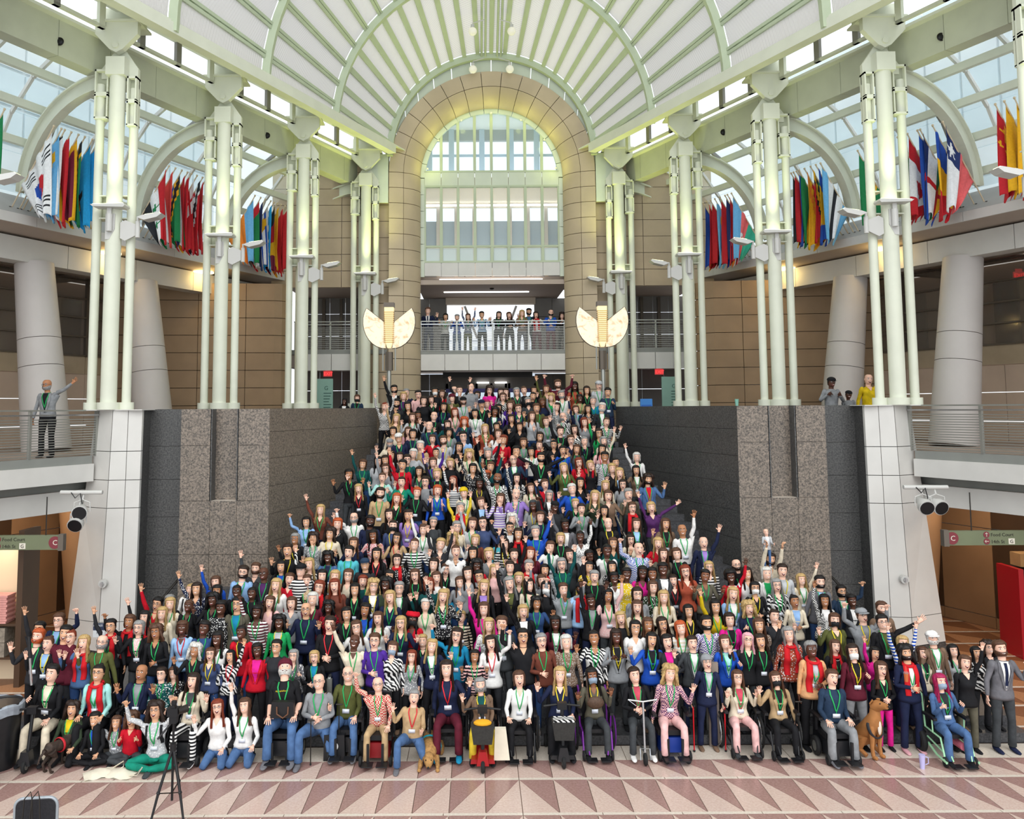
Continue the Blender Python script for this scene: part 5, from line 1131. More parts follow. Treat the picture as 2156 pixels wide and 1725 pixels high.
# ---- dress-on parts in the rest pose, sharing mesh data; parented with the chest or head matrix
torso_bvh = {}
for g_ in 'mf':
    b = BASE[g_, 1]; idx = [i for i, f in enumerate(b['F']) if b['Z'][i] in ('torso', 'hip', 'hipb', 'neck')]
    torso_bvh[g_] = BVHTree.FromPolygons([tuple(v) for v in b['V']], [b['F'][i] for i in idx])
def fronty(g_, x, z, off):
    h = torso_bvh[g_].ray_cast(Vector((x, -1, z)), Vector((0, 1, 0)))
    return (h[0].y if h[0] else -.03) - off
def backy(g_, x, z, off):
    h = torso_bvh[g_].ray_cast(Vector((x, 1, z)), Vector((0, -1, 0)))
    return (h[0].y if h[0] else .05) + off
def ribbon(g_, pts, w_, off, th=.004):
    """flat band lying on the chest through (x, z) points"""
    vs = []; fs = []; n = len(pts)
    for i, (x, z) in enumerate(pts):
        dx = pts[min(i + 1, n - 1)][0] - pts[max(0, i - 1)][0]; dz = pts[min(i + 1, n - 1)][1] - pts[max(0, i - 1)][1]; l = math.hypot(dx, dz) or 1; px, pz = -dz / l * w_ / 2, dx / l * w_ / 2
        for o_ in (off + th, off): vs += [(x + px, fronty(g_, x + px, min(z + pz, 1.49), o_), z + pz), (x - px, fronty(g_, x - px, min(z - pz, 1.49), o_), z - pz)]
    for i in range(n - 1):
        a, b = i * 4, i * 4 + 4; fs += [(a, a + 1, b + 1, b), (a + 2, b + 2, b + 3, a + 3), (a, b, b + 2, a + 2), (a + 1, a + 3, b + 3, b + 1)]
    return vs, fs
def lerp2(a, b, n): return [(a[0] + (b[0] - a[0]) * i / n, a[1] + (b[1] - a[1]) * i / n) for i in range(n + 1)]
PM = {}
def pmesh(key, fn):
    if key not in PM:
        m = MB(); fn(m); me = bpy.data.meshes.new(key[0]); me.from_pydata(m.v, [], m.f); me.materials.append(None); me.polygons.foreach_set('use_smooth', [True] * len(me.polygons)); me.update(); PM[key] = me
    return PM[key]
def P_lanyard(g_):
    def f(m):
        for sx in (-1, 1): m.add(*ribbon(g_, lerp2((sx * .058, 1.478), (sx * .066, 1.42), 2) + lerp2((sx * .062, 1.40), (sx * .006, 1.16), 8), .017, .007))
        m.add(*ribbon(g_, lerp2((0, 1.17), (0, 1.12), 2), .008, .008))
        pts = [(.058 * math.cos(t), .015 + .062 * math.sin(t), 1.478 + .012 * math.sin(t)) for t in [PI * q / 8 for q in range(9)]]; m.tube(pts, .007, None, 4)
    return f
def P_badge(g_):
    def f(m): y = fronty(g_, 0, 1.08, .014); m.box(-.052, .052, y - .003, y, 1.05, 1.122)
    return f
def P_scarf(g_):
    def f(m):
        R = [(.078 * math.cos(t), .012 + .078 * math.sin(t) - .012 * (math.sin(t) < 0), 1.475 + .018 * math.sin(t)) for t in [2 * PI * q / 14 for q in range(15)]]; m.tube(R, .026, None, 8, False)
        for sx, zb in ((-1, .98), (1, 1.02)):
            m.add(*ribbon(g_, lerp2((sx * .07, 1.47), (sx * .085, 1.30), 4) + lerp2((sx * .085, 1.27), (sx * .075, zb), 6), .075, .012, .016))
    return f
def P_vfront(g_, w0=.075, z0=1.03):
    def f(m):
        n = 7; vs = []; fs = []
        zs_ = frange(z0, 1.472, n)
        for o_ in (.006, -.004):
            for z in zs_:
                hw_ = max(.012, w0 * ((z - z0) / (1.472 - z0)) ** .8)
                for u in (-1, -.5, 0, .5, 1): vs.append((u * hw_, fronty(g_, u * hw_, z, o_), z))
        k = 5
        for i in range(n):
            for j in range(4): fs.append((i * k + j, i * k + j + 1, (i + 1) * k + j + 1, (i + 1) * k + j))
        m.add(vs, fs)
    return f
def P_tie(g_):
    def f(m): m.add(*ribbon(g_, lerp2((0, 1.455), (0, 1.10), 8), .045, .011))
    return f
def P_lapel(g_):
    def f(m):
        for sx in (-1, 1): m.add(*ribbon(g_, lerp2((sx * .082, 1.462), (sx * .10, 1.33), 3) + lerp2((sx * .085, 1.28), (sx * .018, 1.04), 5), .038, .008, .006))
    return f
def P_hem(g_):
    def f(m):
        n = 20; R = []
        for z, a, b in ((1.0, .168, .118), (.95, .180, .128), (.90, .184, .132), (.85, .184, .132), (.852, .176, .124), (.92, .172, .120)): R.append([(a * math.sin(2 * PI * j / n), .003 - b * math.cos(2 * PI * j / n), z) for j in range(n)])
        k = len(R); m.add([p for r_ in R for p in r_], [(i * n + j, i * n + (j + 1) % n, (i + 1) * n + (j + 1) % n, (i + 1) * n + j) for i in range(k - 1) for j in range(n)])
    return f
def headr(t, z, off):
    HR = [(1.50, .06, .05, .062), (1.540, .056, .080, .064), (1.575, .066, .098, .074), (1.612, .073, .096, .09), (1.650, .076, .092, .100), (1.70, .075, .092, .100), (1.722, .068, .082, .090), (1.740, .055, .064, .072), (1.753, .034, .04, .046), (1.762, .004, .005, .006)]
    z = max(1.50, min(1.7619, z))
    for q in range(len(HR) - 1):
        if HR[q][0] <= z <= HR[q + 1][0]:
            f = (z - HR[q][0]) / (HR[q + 1][0] - HR[q][0]); a, b, c = [HR[q][k] * (1 - f) + HR[q + 1][k] * f for k in (1, 2, 3)]; break
    r = b if math.cos(t) > 0 else c
    return Vector(((a + off) * math.sin(t), .005 - (r + off) * math.cos(t), z))
def hairshell(m, zend, off, n=24, rows=9, inner=.004, hang=None, top=1.0, rip=.004, part=0):
    """shell over the scalp. zend(az deg)->lowest z; below the jaw it hangs on the profile 'hang'"""
    O = []; I = []
    for layer in (0, 1):
        for j in range(n):
            az = -180 + 360 * j / n; t = math.radians(az); ze = zend(abs(az))
            for i in range(rows + 1):
                f = i / rows
                z = 1.762 + (ze - 1.762) * (f ** 1.25)
                o_ = (off(abs(az), z) if callable(off) else off) if layer == 0 else inner
                o_ *= (1 + .12 * math.sin(j * 2.4) * (rip > 0))
                if layer == 0 and i == rows: o_ = min(o_, inner + .006)
                p = headr(t, z, o_)
                if z < 1.60 and hang:
                    q = min(1, (1.60 - z) / .10); w_ = hang * (1 + .25 * min(1, max(0, (1.6 - z) / .3))); b = Vector((w_ * math.sin(t), .012 - (.092 if abs(az) > 90 else .05) * math.cos(t) - .015 * (abs(az) < 90) * q, z))
                    if layer: b = Vector((b.x * .7, .012 + (b.y - .012) * .6, z))
                    p = p.lerp(b, q)
                    if z < 1.45 and abs(az) < 90: p.y -= .07 * min(1, (1.45 - z) / .1)
                    if z < 1.45 and abs(az) >= 90: p.y += .03 * min(1, (1.45 - z) / .1)
                if layer == 0: p.z += top * o_ * max(0, (z - 1.70) / .06) ; 
                if layer == 0 and rip: p += Vector((math.sin(t), -math.cos(t), 0)) * rip * math.sin(j * 1.9 + z * 60)
                m.v.append(tuple(p))
    k = rows + 1; N_ = n * k; mi_ = m.mi(None)
    for j in range(n):
        j2 = (j + 1) % n
        for i in range(rows): m.f.append([j * k + i, j * k + i + 1, j2 * k + i + 1, j2 * k + i]); m.m.append(mi_); m.f.append([N_ + j * k + i, N_ + j2 * k + i, N_ + j2 * k + i + 1, N_ + j * k + i + 1]); m.m.append(mi_)
        m.f.append([j * k + rows, N_ + j * k + rows, N_ + j2 * k + rows, j2 * k + rows]); m.m.append(mi_)
def hl(front, side, back, f0=48, f1=75, b0=110):
    def z(a):
        if a < f0: return front
        if a < f1: return front + (side - front) * (a - f0) / (f1 - f0)
        if a < b0: return side + (back - side) * (a - f1) / (b0 - f1)
        return back
    return z
HAIR = {'s': lambda m: hairshell(m, hl(1.712, 1.665, 1.565, 56, 72), lambda a, z: .010 + .012 * (z > 1.70), rip=.002), 'o': lambda m: hairshell(m, hl(1.708, 1.545, 1.52, 60, 74), .022, hang=.098, inner=.002, rows=10), 'l': lambda m: hairshell(m, hl(1.708, 1.33, 1.29, 60, 74), .020, hang=.092, rows=14, inner=.002),
        'c': lambda m: hairshell(m, hl(1.705, 1.47, 1.45, 56, 70), lambda a, z: .036 + .012 * math.sin(z * 90 + a), hang=.125, rows=12, inner=.002, rip=.010), 'a': lambda m: hairshell(m, hl(1.712, 1.60, 1.56, 58, 72), lambda a, z: .045, rip=.006), 'u': lambda m: (hairshell(m, hl(1.712, 1.66, 1.575, 58, 74), .009, rip=.001), m.ball((0, .085, 1.745), .036, None, 10, 6)),
        'f': lambda m: hairshell_ring(m), 'k': lambda m: hairshell(m, hl(1.69, 1.64, 1.57, 60, 72), .007, rip=.001), 'e': lambda m: hairshell(m, hl(1.69, 1.60, 1.53, 60, 72), .009, rip=.001), 't': lambda m: hairshell(m, hl(1.69, 1.36, 1.34, 55, 66), .014, hang=.09, rows=12),
        'h': lambda m: hairshell(m, hl(1.715, 1.42, 1.40, 46, 58), .014, hang=.105, rows=12, inner=.002, rip=.003)}
def hairshell_ring(m):
    zt = 1.69; n = 20
    vs = []; fs = []
    for j in range(n + 1):
        az = 62 + (360 - 124) * j / n; t = math.radians(az); lo = 1.655 if min(az, 360 - az) < 95 else 1.58
        for (z, o_) in ((zt, .002), (zt - .01, .012), (lo + .01, .012), (lo, .001)): vs.append(tuple(headr(t if az < 180 else t - 2 * PI, z, o_)))
    for j in range(n):
        for i in range(3): fs.append((j * 4 + i, j * 4 + i + 1, j * 4 + 5 + i, j * 4 + 4 + i))
    m.add(vs, fs)
def P_cap(m):
    hairshell(m, lambda a: 1.688, .019, n=20, rows=6, rip=0, top=.6)
    vs = [];
    for j in range(9):
        t = math.radians(-58 + 116 * j / 8); a = headr(t, 1.69, .015); b = headr(t, 1.69, .02); b.y -= .065 * math.cos(t) ** .8; b.z -= .012; vs += [tuple(a), tuple(b), tuple(a - Vector((0, 0, .008))), tuple(b - Vector((0, 0, .006)))]
    fs = []
    for j in range(8): a = j * 4; b = a + 4; fs += [(a, a + 1, b + 1, b), (a + 2, b + 2, b + 3, a + 3), (a + 1, a + 3, b + 3, b + 1)]
    m.add(vs, fs)
def P_beanie(m): hairshell(m, hl(1.685, 1.665, 1.63), .021, n=20, rows=7, rip=.001, top=1.3)
def P_beret(m): hairshell(m, hl(1.69, 1.68, 1.66), lambda a, z: .02 + .03 * (1.70 < z < 1.75), n=20, rows=7, rip=.002)
def P_beard(m):
    vs = []; fs = []; n = 14
    for j in range(n + 1):
        az = -88 + 176 * j / n; t = math.radians(az); top_ = 1.603 if abs(az) < 26 else (1.60 + .04 * (abs(az) - 26) / 62)
        for i in range(6):
            f = i / 5; z = top_ + (1.538 - top_) * f; vs.append(tuple(headr(t, z, .004 + .012 * math.sin(PI * min(1, f * .8 + .15)))))
    for j in range(n):
        for i in range(5):
            if abs(j - n / 2 + .5) < 1.6 and i in (1,): continue
            fs.append((j * 6 + i, j * 6 + i + 1, j * 6 + 7 + i, j * 6 + 6 + i))
    m.add(vs, fs)
def P_mask(m):
    vs = []; fs = []; n = 12
    for j in range(n + 1):
        az = -62 + 124 * j / n; t = math.radians(az)
        for i in range(6): f = i / 5; z = 1.632 - .004 * abs(az) / 10 + (1.540 - 1.632) * f; vs.append(tuple(headr(t, z, .006 + .020 * math.sin(PI * f) * math.cos(t) ** 2)))
    for j in range(n):
        for i in range(5): fs.append((j * 6 + i, j * 6 + i + 1, j * 6 + 7 + i, j * 6 + 6 + i))
    m.add(vs, fs)
    for sx in (-1, 1): m.tube([headr(sx * math.radians(62), 1.615, .006), headr(sx * math.radians(95), 1.64, .006)], .002, None, 4)
def P_glasses(m):
    for sx in (-1, 1):
        c = Vector((sx * .032, -.100, 1.650)); pts = [c + Vector((.0215 * math.cos(t), abs(math.cos(t)) * .003, .0165 * math.sin(t))) for t in [2 * PI * q / 12 for q in range(13)]]; m.tube(pts, .0023, None, 4, False)
        m.tube([(sx * .054, -.096, 1.655), (sx * .080, -.04, 1.652), (sx * .082, .01, 1.648)], .002, None, 4)
    m.tube([(-.011, -.102, 1.653), (.011, -.102, 1.653)], .0023, None, 4)
def P_neck(g_):      # open neckline of skin
    def f(m):
        vs = []; fs = []; n = 5
        for i in range(n + 1):
            z = 1.375 + (1.474 - 1.375) * i / n; hw_ = .006 + .052 * (i / n)
            for u in (-1, -.4, .4, 1): vs.append((u * hw_, fronty(g_, u * hw_, z, .0035), z))
        for i in range(n):
            for j in range(3): fs.append((i * 4 + j, i * 4 + j + 1, i * 4 + 5 + j, i * 4 + 4 + j))
        m.add(vs, fs)
    return f
def P_strap(g_):
    def f(m):
        for sx in (-1, 1): m.add(*ribbon(g_, lerp2((sx * .115, 1.44), (sx * .125, 1.15), 6), .035, .010, .008))
    return f
def P_pearls(g_):
    def f(m):
        for q in range(11): t = PI + PI * q / 10; x, z = .07 * math.cos(t), 1.45 + .05 * math.sin(t); m.ball((x, fronty(g_, x, z, .008), z), .008, None, 6, 4)
    return f
# colours
CL = {'k': '#1b1b1e', 'K': '#2b2c30', 'n': '#1d2440', 'b': '#1f4fb4', 'B': '#8fb2dd', 'q': '#1a7fa6', 'g': '#8b8d90', 'G': '#3f4245', 'a': '#b8babd', 'w': '#e9e7e4', 'c': '#dccfb8', 't': '#b79a74', 'T': '#7a6250', 'r': '#c01428', 'm': '#5c1c2c', 'M': '#d8208c', 'p': '#e6b7b4', 'P': '#9a7cc4', 'V': '#4a2a8a', 'o': '#55582f', 'O': '#33402f', 'e': '#12806a', 'E': '#124c4c', 'y': '#d7b71c', 'Y': '#e0c33a', 'R': '#a14a34', 'i': '#9fd6d0', 'I': '#1f9f58', 'j': '#4d6b96', 'J': '#2f4a78', 'x': '#5e5a4c', 'D': '#26384f', 'L': '#dfa878', 's': '#c0485a', 'z': '#6d3b2e', 'h': '#d6a0a8', 'l': '#9fc4ea', 'C': '#54b6c4', 'v': '#50285c', 'N': '#3d4a6e', 'W': '#6c6b70'}
CN = {'k': 'black', 'K': 'charcoal', 'n': 'navy', 'b': 'royal blue', 'B': 'pale blue', 'q': 'turquoise', 'g': 'grey', 'G': 'dark grey', 'a': 'light grey', 'w': 'white', 'c': 'cream', 't': 'tan', 'T': 'brown', 'r': 'red', 'm': 'maroon', 'M': 'hot pink', 'p': 'blush pink', 'P': 'lavender', 'V': 'purple', 'o': 'olive', 'O': 'dark olive', 'e': 'emerald', 'E': 'dark teal', 'y': 'mustard', 'Y': 'yellow', 'R': 'rust', 'i': 'mint', 'I': 'bright green', 'j': 'denim', 'J': 'dark denim', 'x': 'taupe', 'D': 'slate blue', 'L': 'peach', 's': 'rose', 'z': 'chestnut', 'h': 'pink', 'l': 'sky blue', 'C': 'aqua', 'v': 'plum', 'N': 'dusty blue', 'W': 'dark grey'}
PN = {'S': 'striped', 'Z': 'zebra print', 'P': 'checked', 'F': 'patterned', 'H': 'houndstooth', 'A': 'leopard print'}
HC = {'k': '#161314', 'd': '#2b1d17', 'n': '#55392a', 'r': '#7c3420', 'y': '#b99a66', 'g': '#8d8c8b', 'w': '#cfccc6', 'p': '#a32052', 'o': '#b5522a'}
HNm = {'k': 'black', 'd': 'dark brown', 'n': 'brown', 'r': 'auburn', 'y': 'blonde', 'g': 'grey', 'w': 'white', 'p': 'magenta', 'o': 'orange red'}
def hairm(c):
    if 'hair_' + c in MATS: return MATS['hair_' + c]
    b = srgb(HC[c]); m = nmat('hair_' + c, b, .5, spec=.35); return tex(m, 'ShaderNodeTexNoise', tuple(x * .6 for x in b), tuple(min(1, x * 1.35) for x in b), 14, .35, .65, vec=(6, 6, 1), Detail=4)
def cloth(code):
    key = 'cloth_' + code
    if key in MATS: return MATS[key]
    c = srgb(CL[code[0]]); m = nmat(key, c, .8, spec=.2)
    if len(code) < 2: return tex(m, 'ShaderNodeTexNoise', tuple(x * .82 for x in c), tuple(min(1, x * 1.15) for x in c), 9, .35, .65, Detail=5, bump=.25)
    c2 = srgb(CL[code[2]]) if len(code) > 2 else srgb(CL['w']); p = code[1]
    if p == 'S': return tex(m, 'ShaderNodeTexWave', c, c2, 5.5, .45, .55, bands_direction='Z')
    if p == 'Z': return tex(m, 'ShaderNodeTexWave', c, c2, 7, .46, .54, bands_direction='DIAGONAL', Distortion=7.0, Detail=1.0)
    if p in 'PH': return tex(m, 'ShaderNodeTexChecker', c, c2, 45 if p == 'P' else 30, .45, .55)
    if p == 'F': return tex(m, 'ShaderNodeTexVoronoi', c2, c, 34, .25, .42)
    if p == 'A': return tex(m, 'ShaderNodeTexVoronoi', c2, c, 60, .22, .36)
    return m
LAN = {'L': nmat('lanyard_green', srgb('#1fa356'), .6), 'Y': nmat('lanyard_yellow', srgb('#dcc62a'), .6), 'R': nmat('lanyard_red', srgb('#cf2430'), .6)}
LNN = {'L': 'green', 'Y': 'yellow', 'R': 'red'}
BADGE = nmat('badge_card', srgb('#dfe3ee'), .4); SCF = nmat('scarf_red', srgb('#c8141f'), .85); GLF = nmat('glasses_frame', srgb('#221e1d'), .3); MK = {'W': nmat('mask_white', srgb('#e6e6e4'), .8), 'M': nmat('mask_black', srgb('#1d1d20'), .8), 'N': nmat('mask_grey', srgb('#8fa0b4'), .8)}
PEARL = nmat('pearls', srgb('#ece8e0'), .3)
HSTY = {'s': 'short', 'b': 'bald', 'o': 'chin length', 'l': 'long', 'c': 'curly', 'a': 'afro', 'u': 'tied back', 'f': 'receding'}
def jobj(name, me, parent, mat, mw):
    o = bpy.data.objects.new(name, me); COL.objects.link(o); o.parent = parent; o.matrix_local = mw
    if me.materials: o.material_slots[0].link = 'OBJECT'; o.material_slots[0].material = mat
    return o
stuffacc = {}
def add_stuff(me_v, me_f, mat, M):
    a = stuffacc.setdefault(mat.name, [[], [], 0]); v = me_v @ np.array(M.to_3x3()).T + np.array(M.translation); a[0].append(v); a[1].extend([[q + a[2] for q in f] for f in me_f]); a[2] += len(v)
ACCV = {}
def mesh_np(me):
    if me.name not in ACCV:
        v = np.empty(len(me.vertices) * 3); me.vertices.foreach_get('co', v); ACCV[me.name] = (v.reshape(-1, 3), [list(p.vertices) for p in me.polygons])
    return ACCV[me.name]
FSKIN = {'stand': 0, 'sit': 0, 'kneel': 0, 'cross': 0, 'one': 0}
def person(d, stuff=False):
    """d: X,Y,z,scale,skin,sex,hair,hc,top,inner,arms,acc,leg,bottom,shoe,yaw,hi,label"""
    g_ = 'm' if d['sex'] in 'mk' and d['sex'] != 'f' else 'f'
    rnd = random.Random(int(d['X'] * 977) + int(d['Y'] * 131)); hi = 1 if d.get('hi') else 0; B = BASE[g_, hi]
    dist = math.hypot(d['X'], d['Y']); dz = H - (d['z'] + 1.4 * d['scale']); pitch = math.degrees(math.atan2(dz, dist)) * .75
    head = (-pitch - (22 if 'U' in d['acc'] else 0), rnd.uniform(-7, 7), rnd.uniform(-9, 9))
    M = pose(d['arms'][0], d['arms'][1], d['leg'], d.get('lean', rnd.uniform(0, 4)), head, 1, rnd)
    Vh = np.concatenate([B['V'], np.ones((len(B['V']), 1))], 1); out = np.zeros((len(B['V']), 3))
    Vr = Vh.copy(); Vr[:, 0] *= 1 + .09 * sstep(.4, .95, B['W'][:, 2])
    bulk = d.get('bulk') or (rnd.uniform(1.04, 1.16) if g_ == 'm' else rnd.uniform(1.02, 1.14))
    if bulk != 1: k_ = sstep(1.46, 1.36, Vr[:, 2]) * (np.abs(Vr[:, 0]) < .2); Vr[:, 0] *= 1 + (bulk - 1) * k_; Vr[:, 1] *= 1 + (bulk - 1) * 1.6 * k_
    for i, b in enumerate(BONES):
        w_ = B['W'][:, i]; nz = w_ > 1e-4
        if nz.any(): out[nz] += (Vr[nz] @ np.array(M[b]).T[:, :3]) * w_[nz, None]
    sc = d['scale']
    kh = 1.3 if d['sex'] == 'k' else 1.09
    hv = B['W'][:, 2]; c = np.array(M['head'] @ Vector((0, 0, 1.5))); out = c + (out - c) * (1 + (kh - 1) * sstep(.3, .9, hv))[:, None]
    lowest = out[:, 2].min() if d['leg'] in ('kneel', 'cross', 'one') else (0 if d['leg'] == 'stand' else out[:, 2].min())
    out[:, 2] -= lowest if d['leg'] != 'stand' else 0
    lift = -lowest if d['leg'] != 'stand' else 0
    lift += d.get('lift', 0); out[:, 2] += d.get('lift', 0)
    out *= sc
    top = cloth(d['top']); bot = cloth(d['bottom']); shoe = cloth(d.get('shoe', 'k')); sk = SKIN[d['skin']]; slv = 'e' not in d['acc']; bare = 'x' in d['acc']
    openm = rnd.random() < .5
    mats = [sk, top, bot, shoe, EYEW, EYED, LIP, TEETH, MOUTH, hairm(d['hc'] if d['hc'] != '-' else 'n')]
    key = (g_, hi, slv, bare, openm)
    if key not in ZN:
        mp = {'hip': 1, 'hipb': 0 if bare else 2, 'torso': 1, 'neck': 0, 'head': 0, 'uarm': 1, 'farm': 1 if slv else 0, 'hand': 0, 'finger': 0, 'thumb': 0, 'thigh': 0 if bare else 2, 'shin': 0 if bare else 2, 'foot': 3, 'eyew': 4, 'eyed': 5, 'brow': 9, 'lips0': 6, 'lips1': 6, 'teeth0': 7, 'mouth1': 8, 'teeth1': 7}
        z = [mp[q] for q in B['Z']]
        hid = {'lips1', 'mouth1', 'teeth1'} if not openm else {'lips0', 'teeth0'}
        z = [(0 if B['Z'][i] in hid else q) for i, q in enumerate(z)]; ZN[key] = (np.array(z, dtype=np.int32), [i for i, q in enumerate(B['Z']) if q in hid])
    zi, hid = ZN[key]
    # sink the unused mouth behind the face
    hidv = sorted({v for f in hid for v in B['F'][f]}); fwd = np.array(M['head'].to_3x3() @ Vector((0, 1, 0))) * .02; out[hidv] += fwd
    rz = d.get('yaw', 0); Mw = T4((d['X'], d['Y'], d['z'])) @ Matrix.Rotation(rz, 4, 'Z')
    LS = Matrix.Scale(sc, 4) @ T4((0, 0, lift))
    Hd = LS @ M['head'] @ T4((0, 0, 1.5)) @ Matrix.Diagonal((kh * 1.09, kh, kh * .985, 1)) @ T4((0, 0, -1.5)); Ch = LS @ M['chest'] @ Matrix.Diagonal((bulk, 1 + (bulk - 1) * 1.6, 1, 1))
    if stuff:
        F_ = B['F']; R3 = Mw
        o3 = out @ np.array(Mw.to_3x3()).T + np.array(Mw.translation)
        for mi_ in set(zi.tolist()):
            fi = np.nonzero(zi == mi_)[0]; used = sorted({v for f in fi for v in F_[f]}); mp = {v: i for i, v in enumerate(used)}
            a = stuffacc.setdefault(mats[mi_].name, [[], [], 0]); a[0].append(o3[used]); a[1].extend([[mp[v] + a[2] for v in F_[f]] for f in fi]); a[2] += len(used)
        root = None
    else:
        me = B['me'].copy(); me.name = 'person'; me.vertices.foreach_set('co', out.astype(np.float32).ravel())
        for m_ in mats: me.materials.append(m_)
        me.polygons.foreach_set('material_index', zi); me.update()
        root = bpy.data.objects.new('person', me); COL.objects.link(root); root.matrix_world = Mw
        tag(root, d['label'], 'person', d.get('group', 'crowd on the stairs'))
    def part(name, key, fn, mat, MM):
        me = pmesh(key, fn)
        if stuff: v, f = mesh_np(me); add_stuff(v, f, mat, Mw @ MM); return None
        return jobj(name, me, root, mat, MM)
    h = d['hair']; acc = d['acc']
    hm = hairm(d['hc']) if d['hc'] != '-' else hairm('n')
    if h == 'h': part('headscarf', ('headscarf', h), HAIR['h'], cloth(d['hcloth']), Hd)
    elif h != 'b':
        part('hair', ('hair', h), HAIR[h], hm, Hd)
    if h == 'k': part('cap', ('cap',), P_cap, cloth(d['hcloth']), Hd)
    if h == 'e': part('beanie', ('beanie',), P_beanie, cloth(d['hcloth']), Hd)
    if h == 't': part('beret', ('beret',), P_beret, cloth(d['hcloth']), Hd)
    if d['leg'] == 'stand' and d['Y'] < 18.5 and not bare and not stuff: part('hem', ('hem', g_), P_hem(g_), top, LS @ M['root'] @ Matrix.Diagonal((bulk, 1 + (bulk - 1) * 1.6, 1, 1)))
    if d['leg'] == 'sit' and bare: pass
    if 'B' in acc: part('beard', ('beard',), P_beard, hm if h != 'b' else hairm(d['hc']), Hd)
    if 'g' in acc: part('glasses', ('glasses',), P_glasses, GLF, Hd)
    for k_ in 'WMN':
        if k_ in acc: part('face_mask', ('face_mask',), P_mask, MK[k_], Hd)
    if d.get('inner'):
        part('shirt_front', ('shirt_front', g_), P_vfront(g_), cloth(d['inner']), Ch); 
        if 'J' in acc: part('lapels', ('lapels', g_), P_lapel(g_), top, Ch)
    elif 'S' not in acc and rnd.random() < (.7 if g_ == 'f' else .3): part('neckline', ('neckline', g_), P_neck(g_), sk, Ch)
    if 'T' in acc: part('tie', ('tie', g_), P_tie(g_), cloth('n'), Ch)
    for k_ in 'LYR':
        if k_ in acc:
            l_ = part('lanyard', ('lanyard', g_), P_lanyard(g_), LAN[k_], Ch)
            if rnd.random() < .8 or d.get('hi'):
                bm_ = pmesh(('badge', g_), P_badge(g_))
                if stuff: v, f = mesh_np(bm_); add_stuff(v, f, BADGE, Mw @ Ch)
                else: jobj('badge', bm_, l_, BADGE, Matrix.Identity(4))
    if 'S' in acc: part('scarf', ('scarf', g_), P_scarf(g_), SCF, Ch)
    if 'K' in acc: part('backpack_straps', ('backpack_straps', g_), P_strap(g_), cloth('h' if 'j' in acc else 'k'), Ch)
    if 'Q' in acc: part('pearls', ('pearls', g_), P_pearls(g_), PEARL, Ch)
    return root, M, LS
def solve(px, py, sex, seated=None, Yfix=None, z=None, ymin=14):
    """stand the person where the head shows at the pixel: returns X, Y, z, scale"""
    nom = {'m': 1.0, 'f': .945, 'k': .72}[sex]; hz_ = 1.655
    best = None
    ys = [14.2 + .06 * i for i in range(28)] + [15.7, 15.95] + [16.0 + .1 * i for i in range(13)] + [ST0 + RUN * (k + .5) for k in range(NST)] + [27.3 + .12 * i for i in range(16)]
    ys = [y for y in ys if y >= ymin]
    if Yfix: ys = [Yfix]
    for Y in ys:
        x = at(px, py, Y).x; zf = surf(x, Y) if z is None else z
        s_ = (at(px, py, Y).z - zf) / (hz_ if seated is None else seated)
        e = abs(s_ / nom - 1) + (0 if .88 < s_ / nom < 1.09 else 1)
        if best is None or e < best[0] - 1e-6: best = (e, x, Y, zf, s_)
    e, x, Y, zf, s_ = best
    return x, Y, zf, max(nom * .84, min(nom * 1.12, s_)), s_
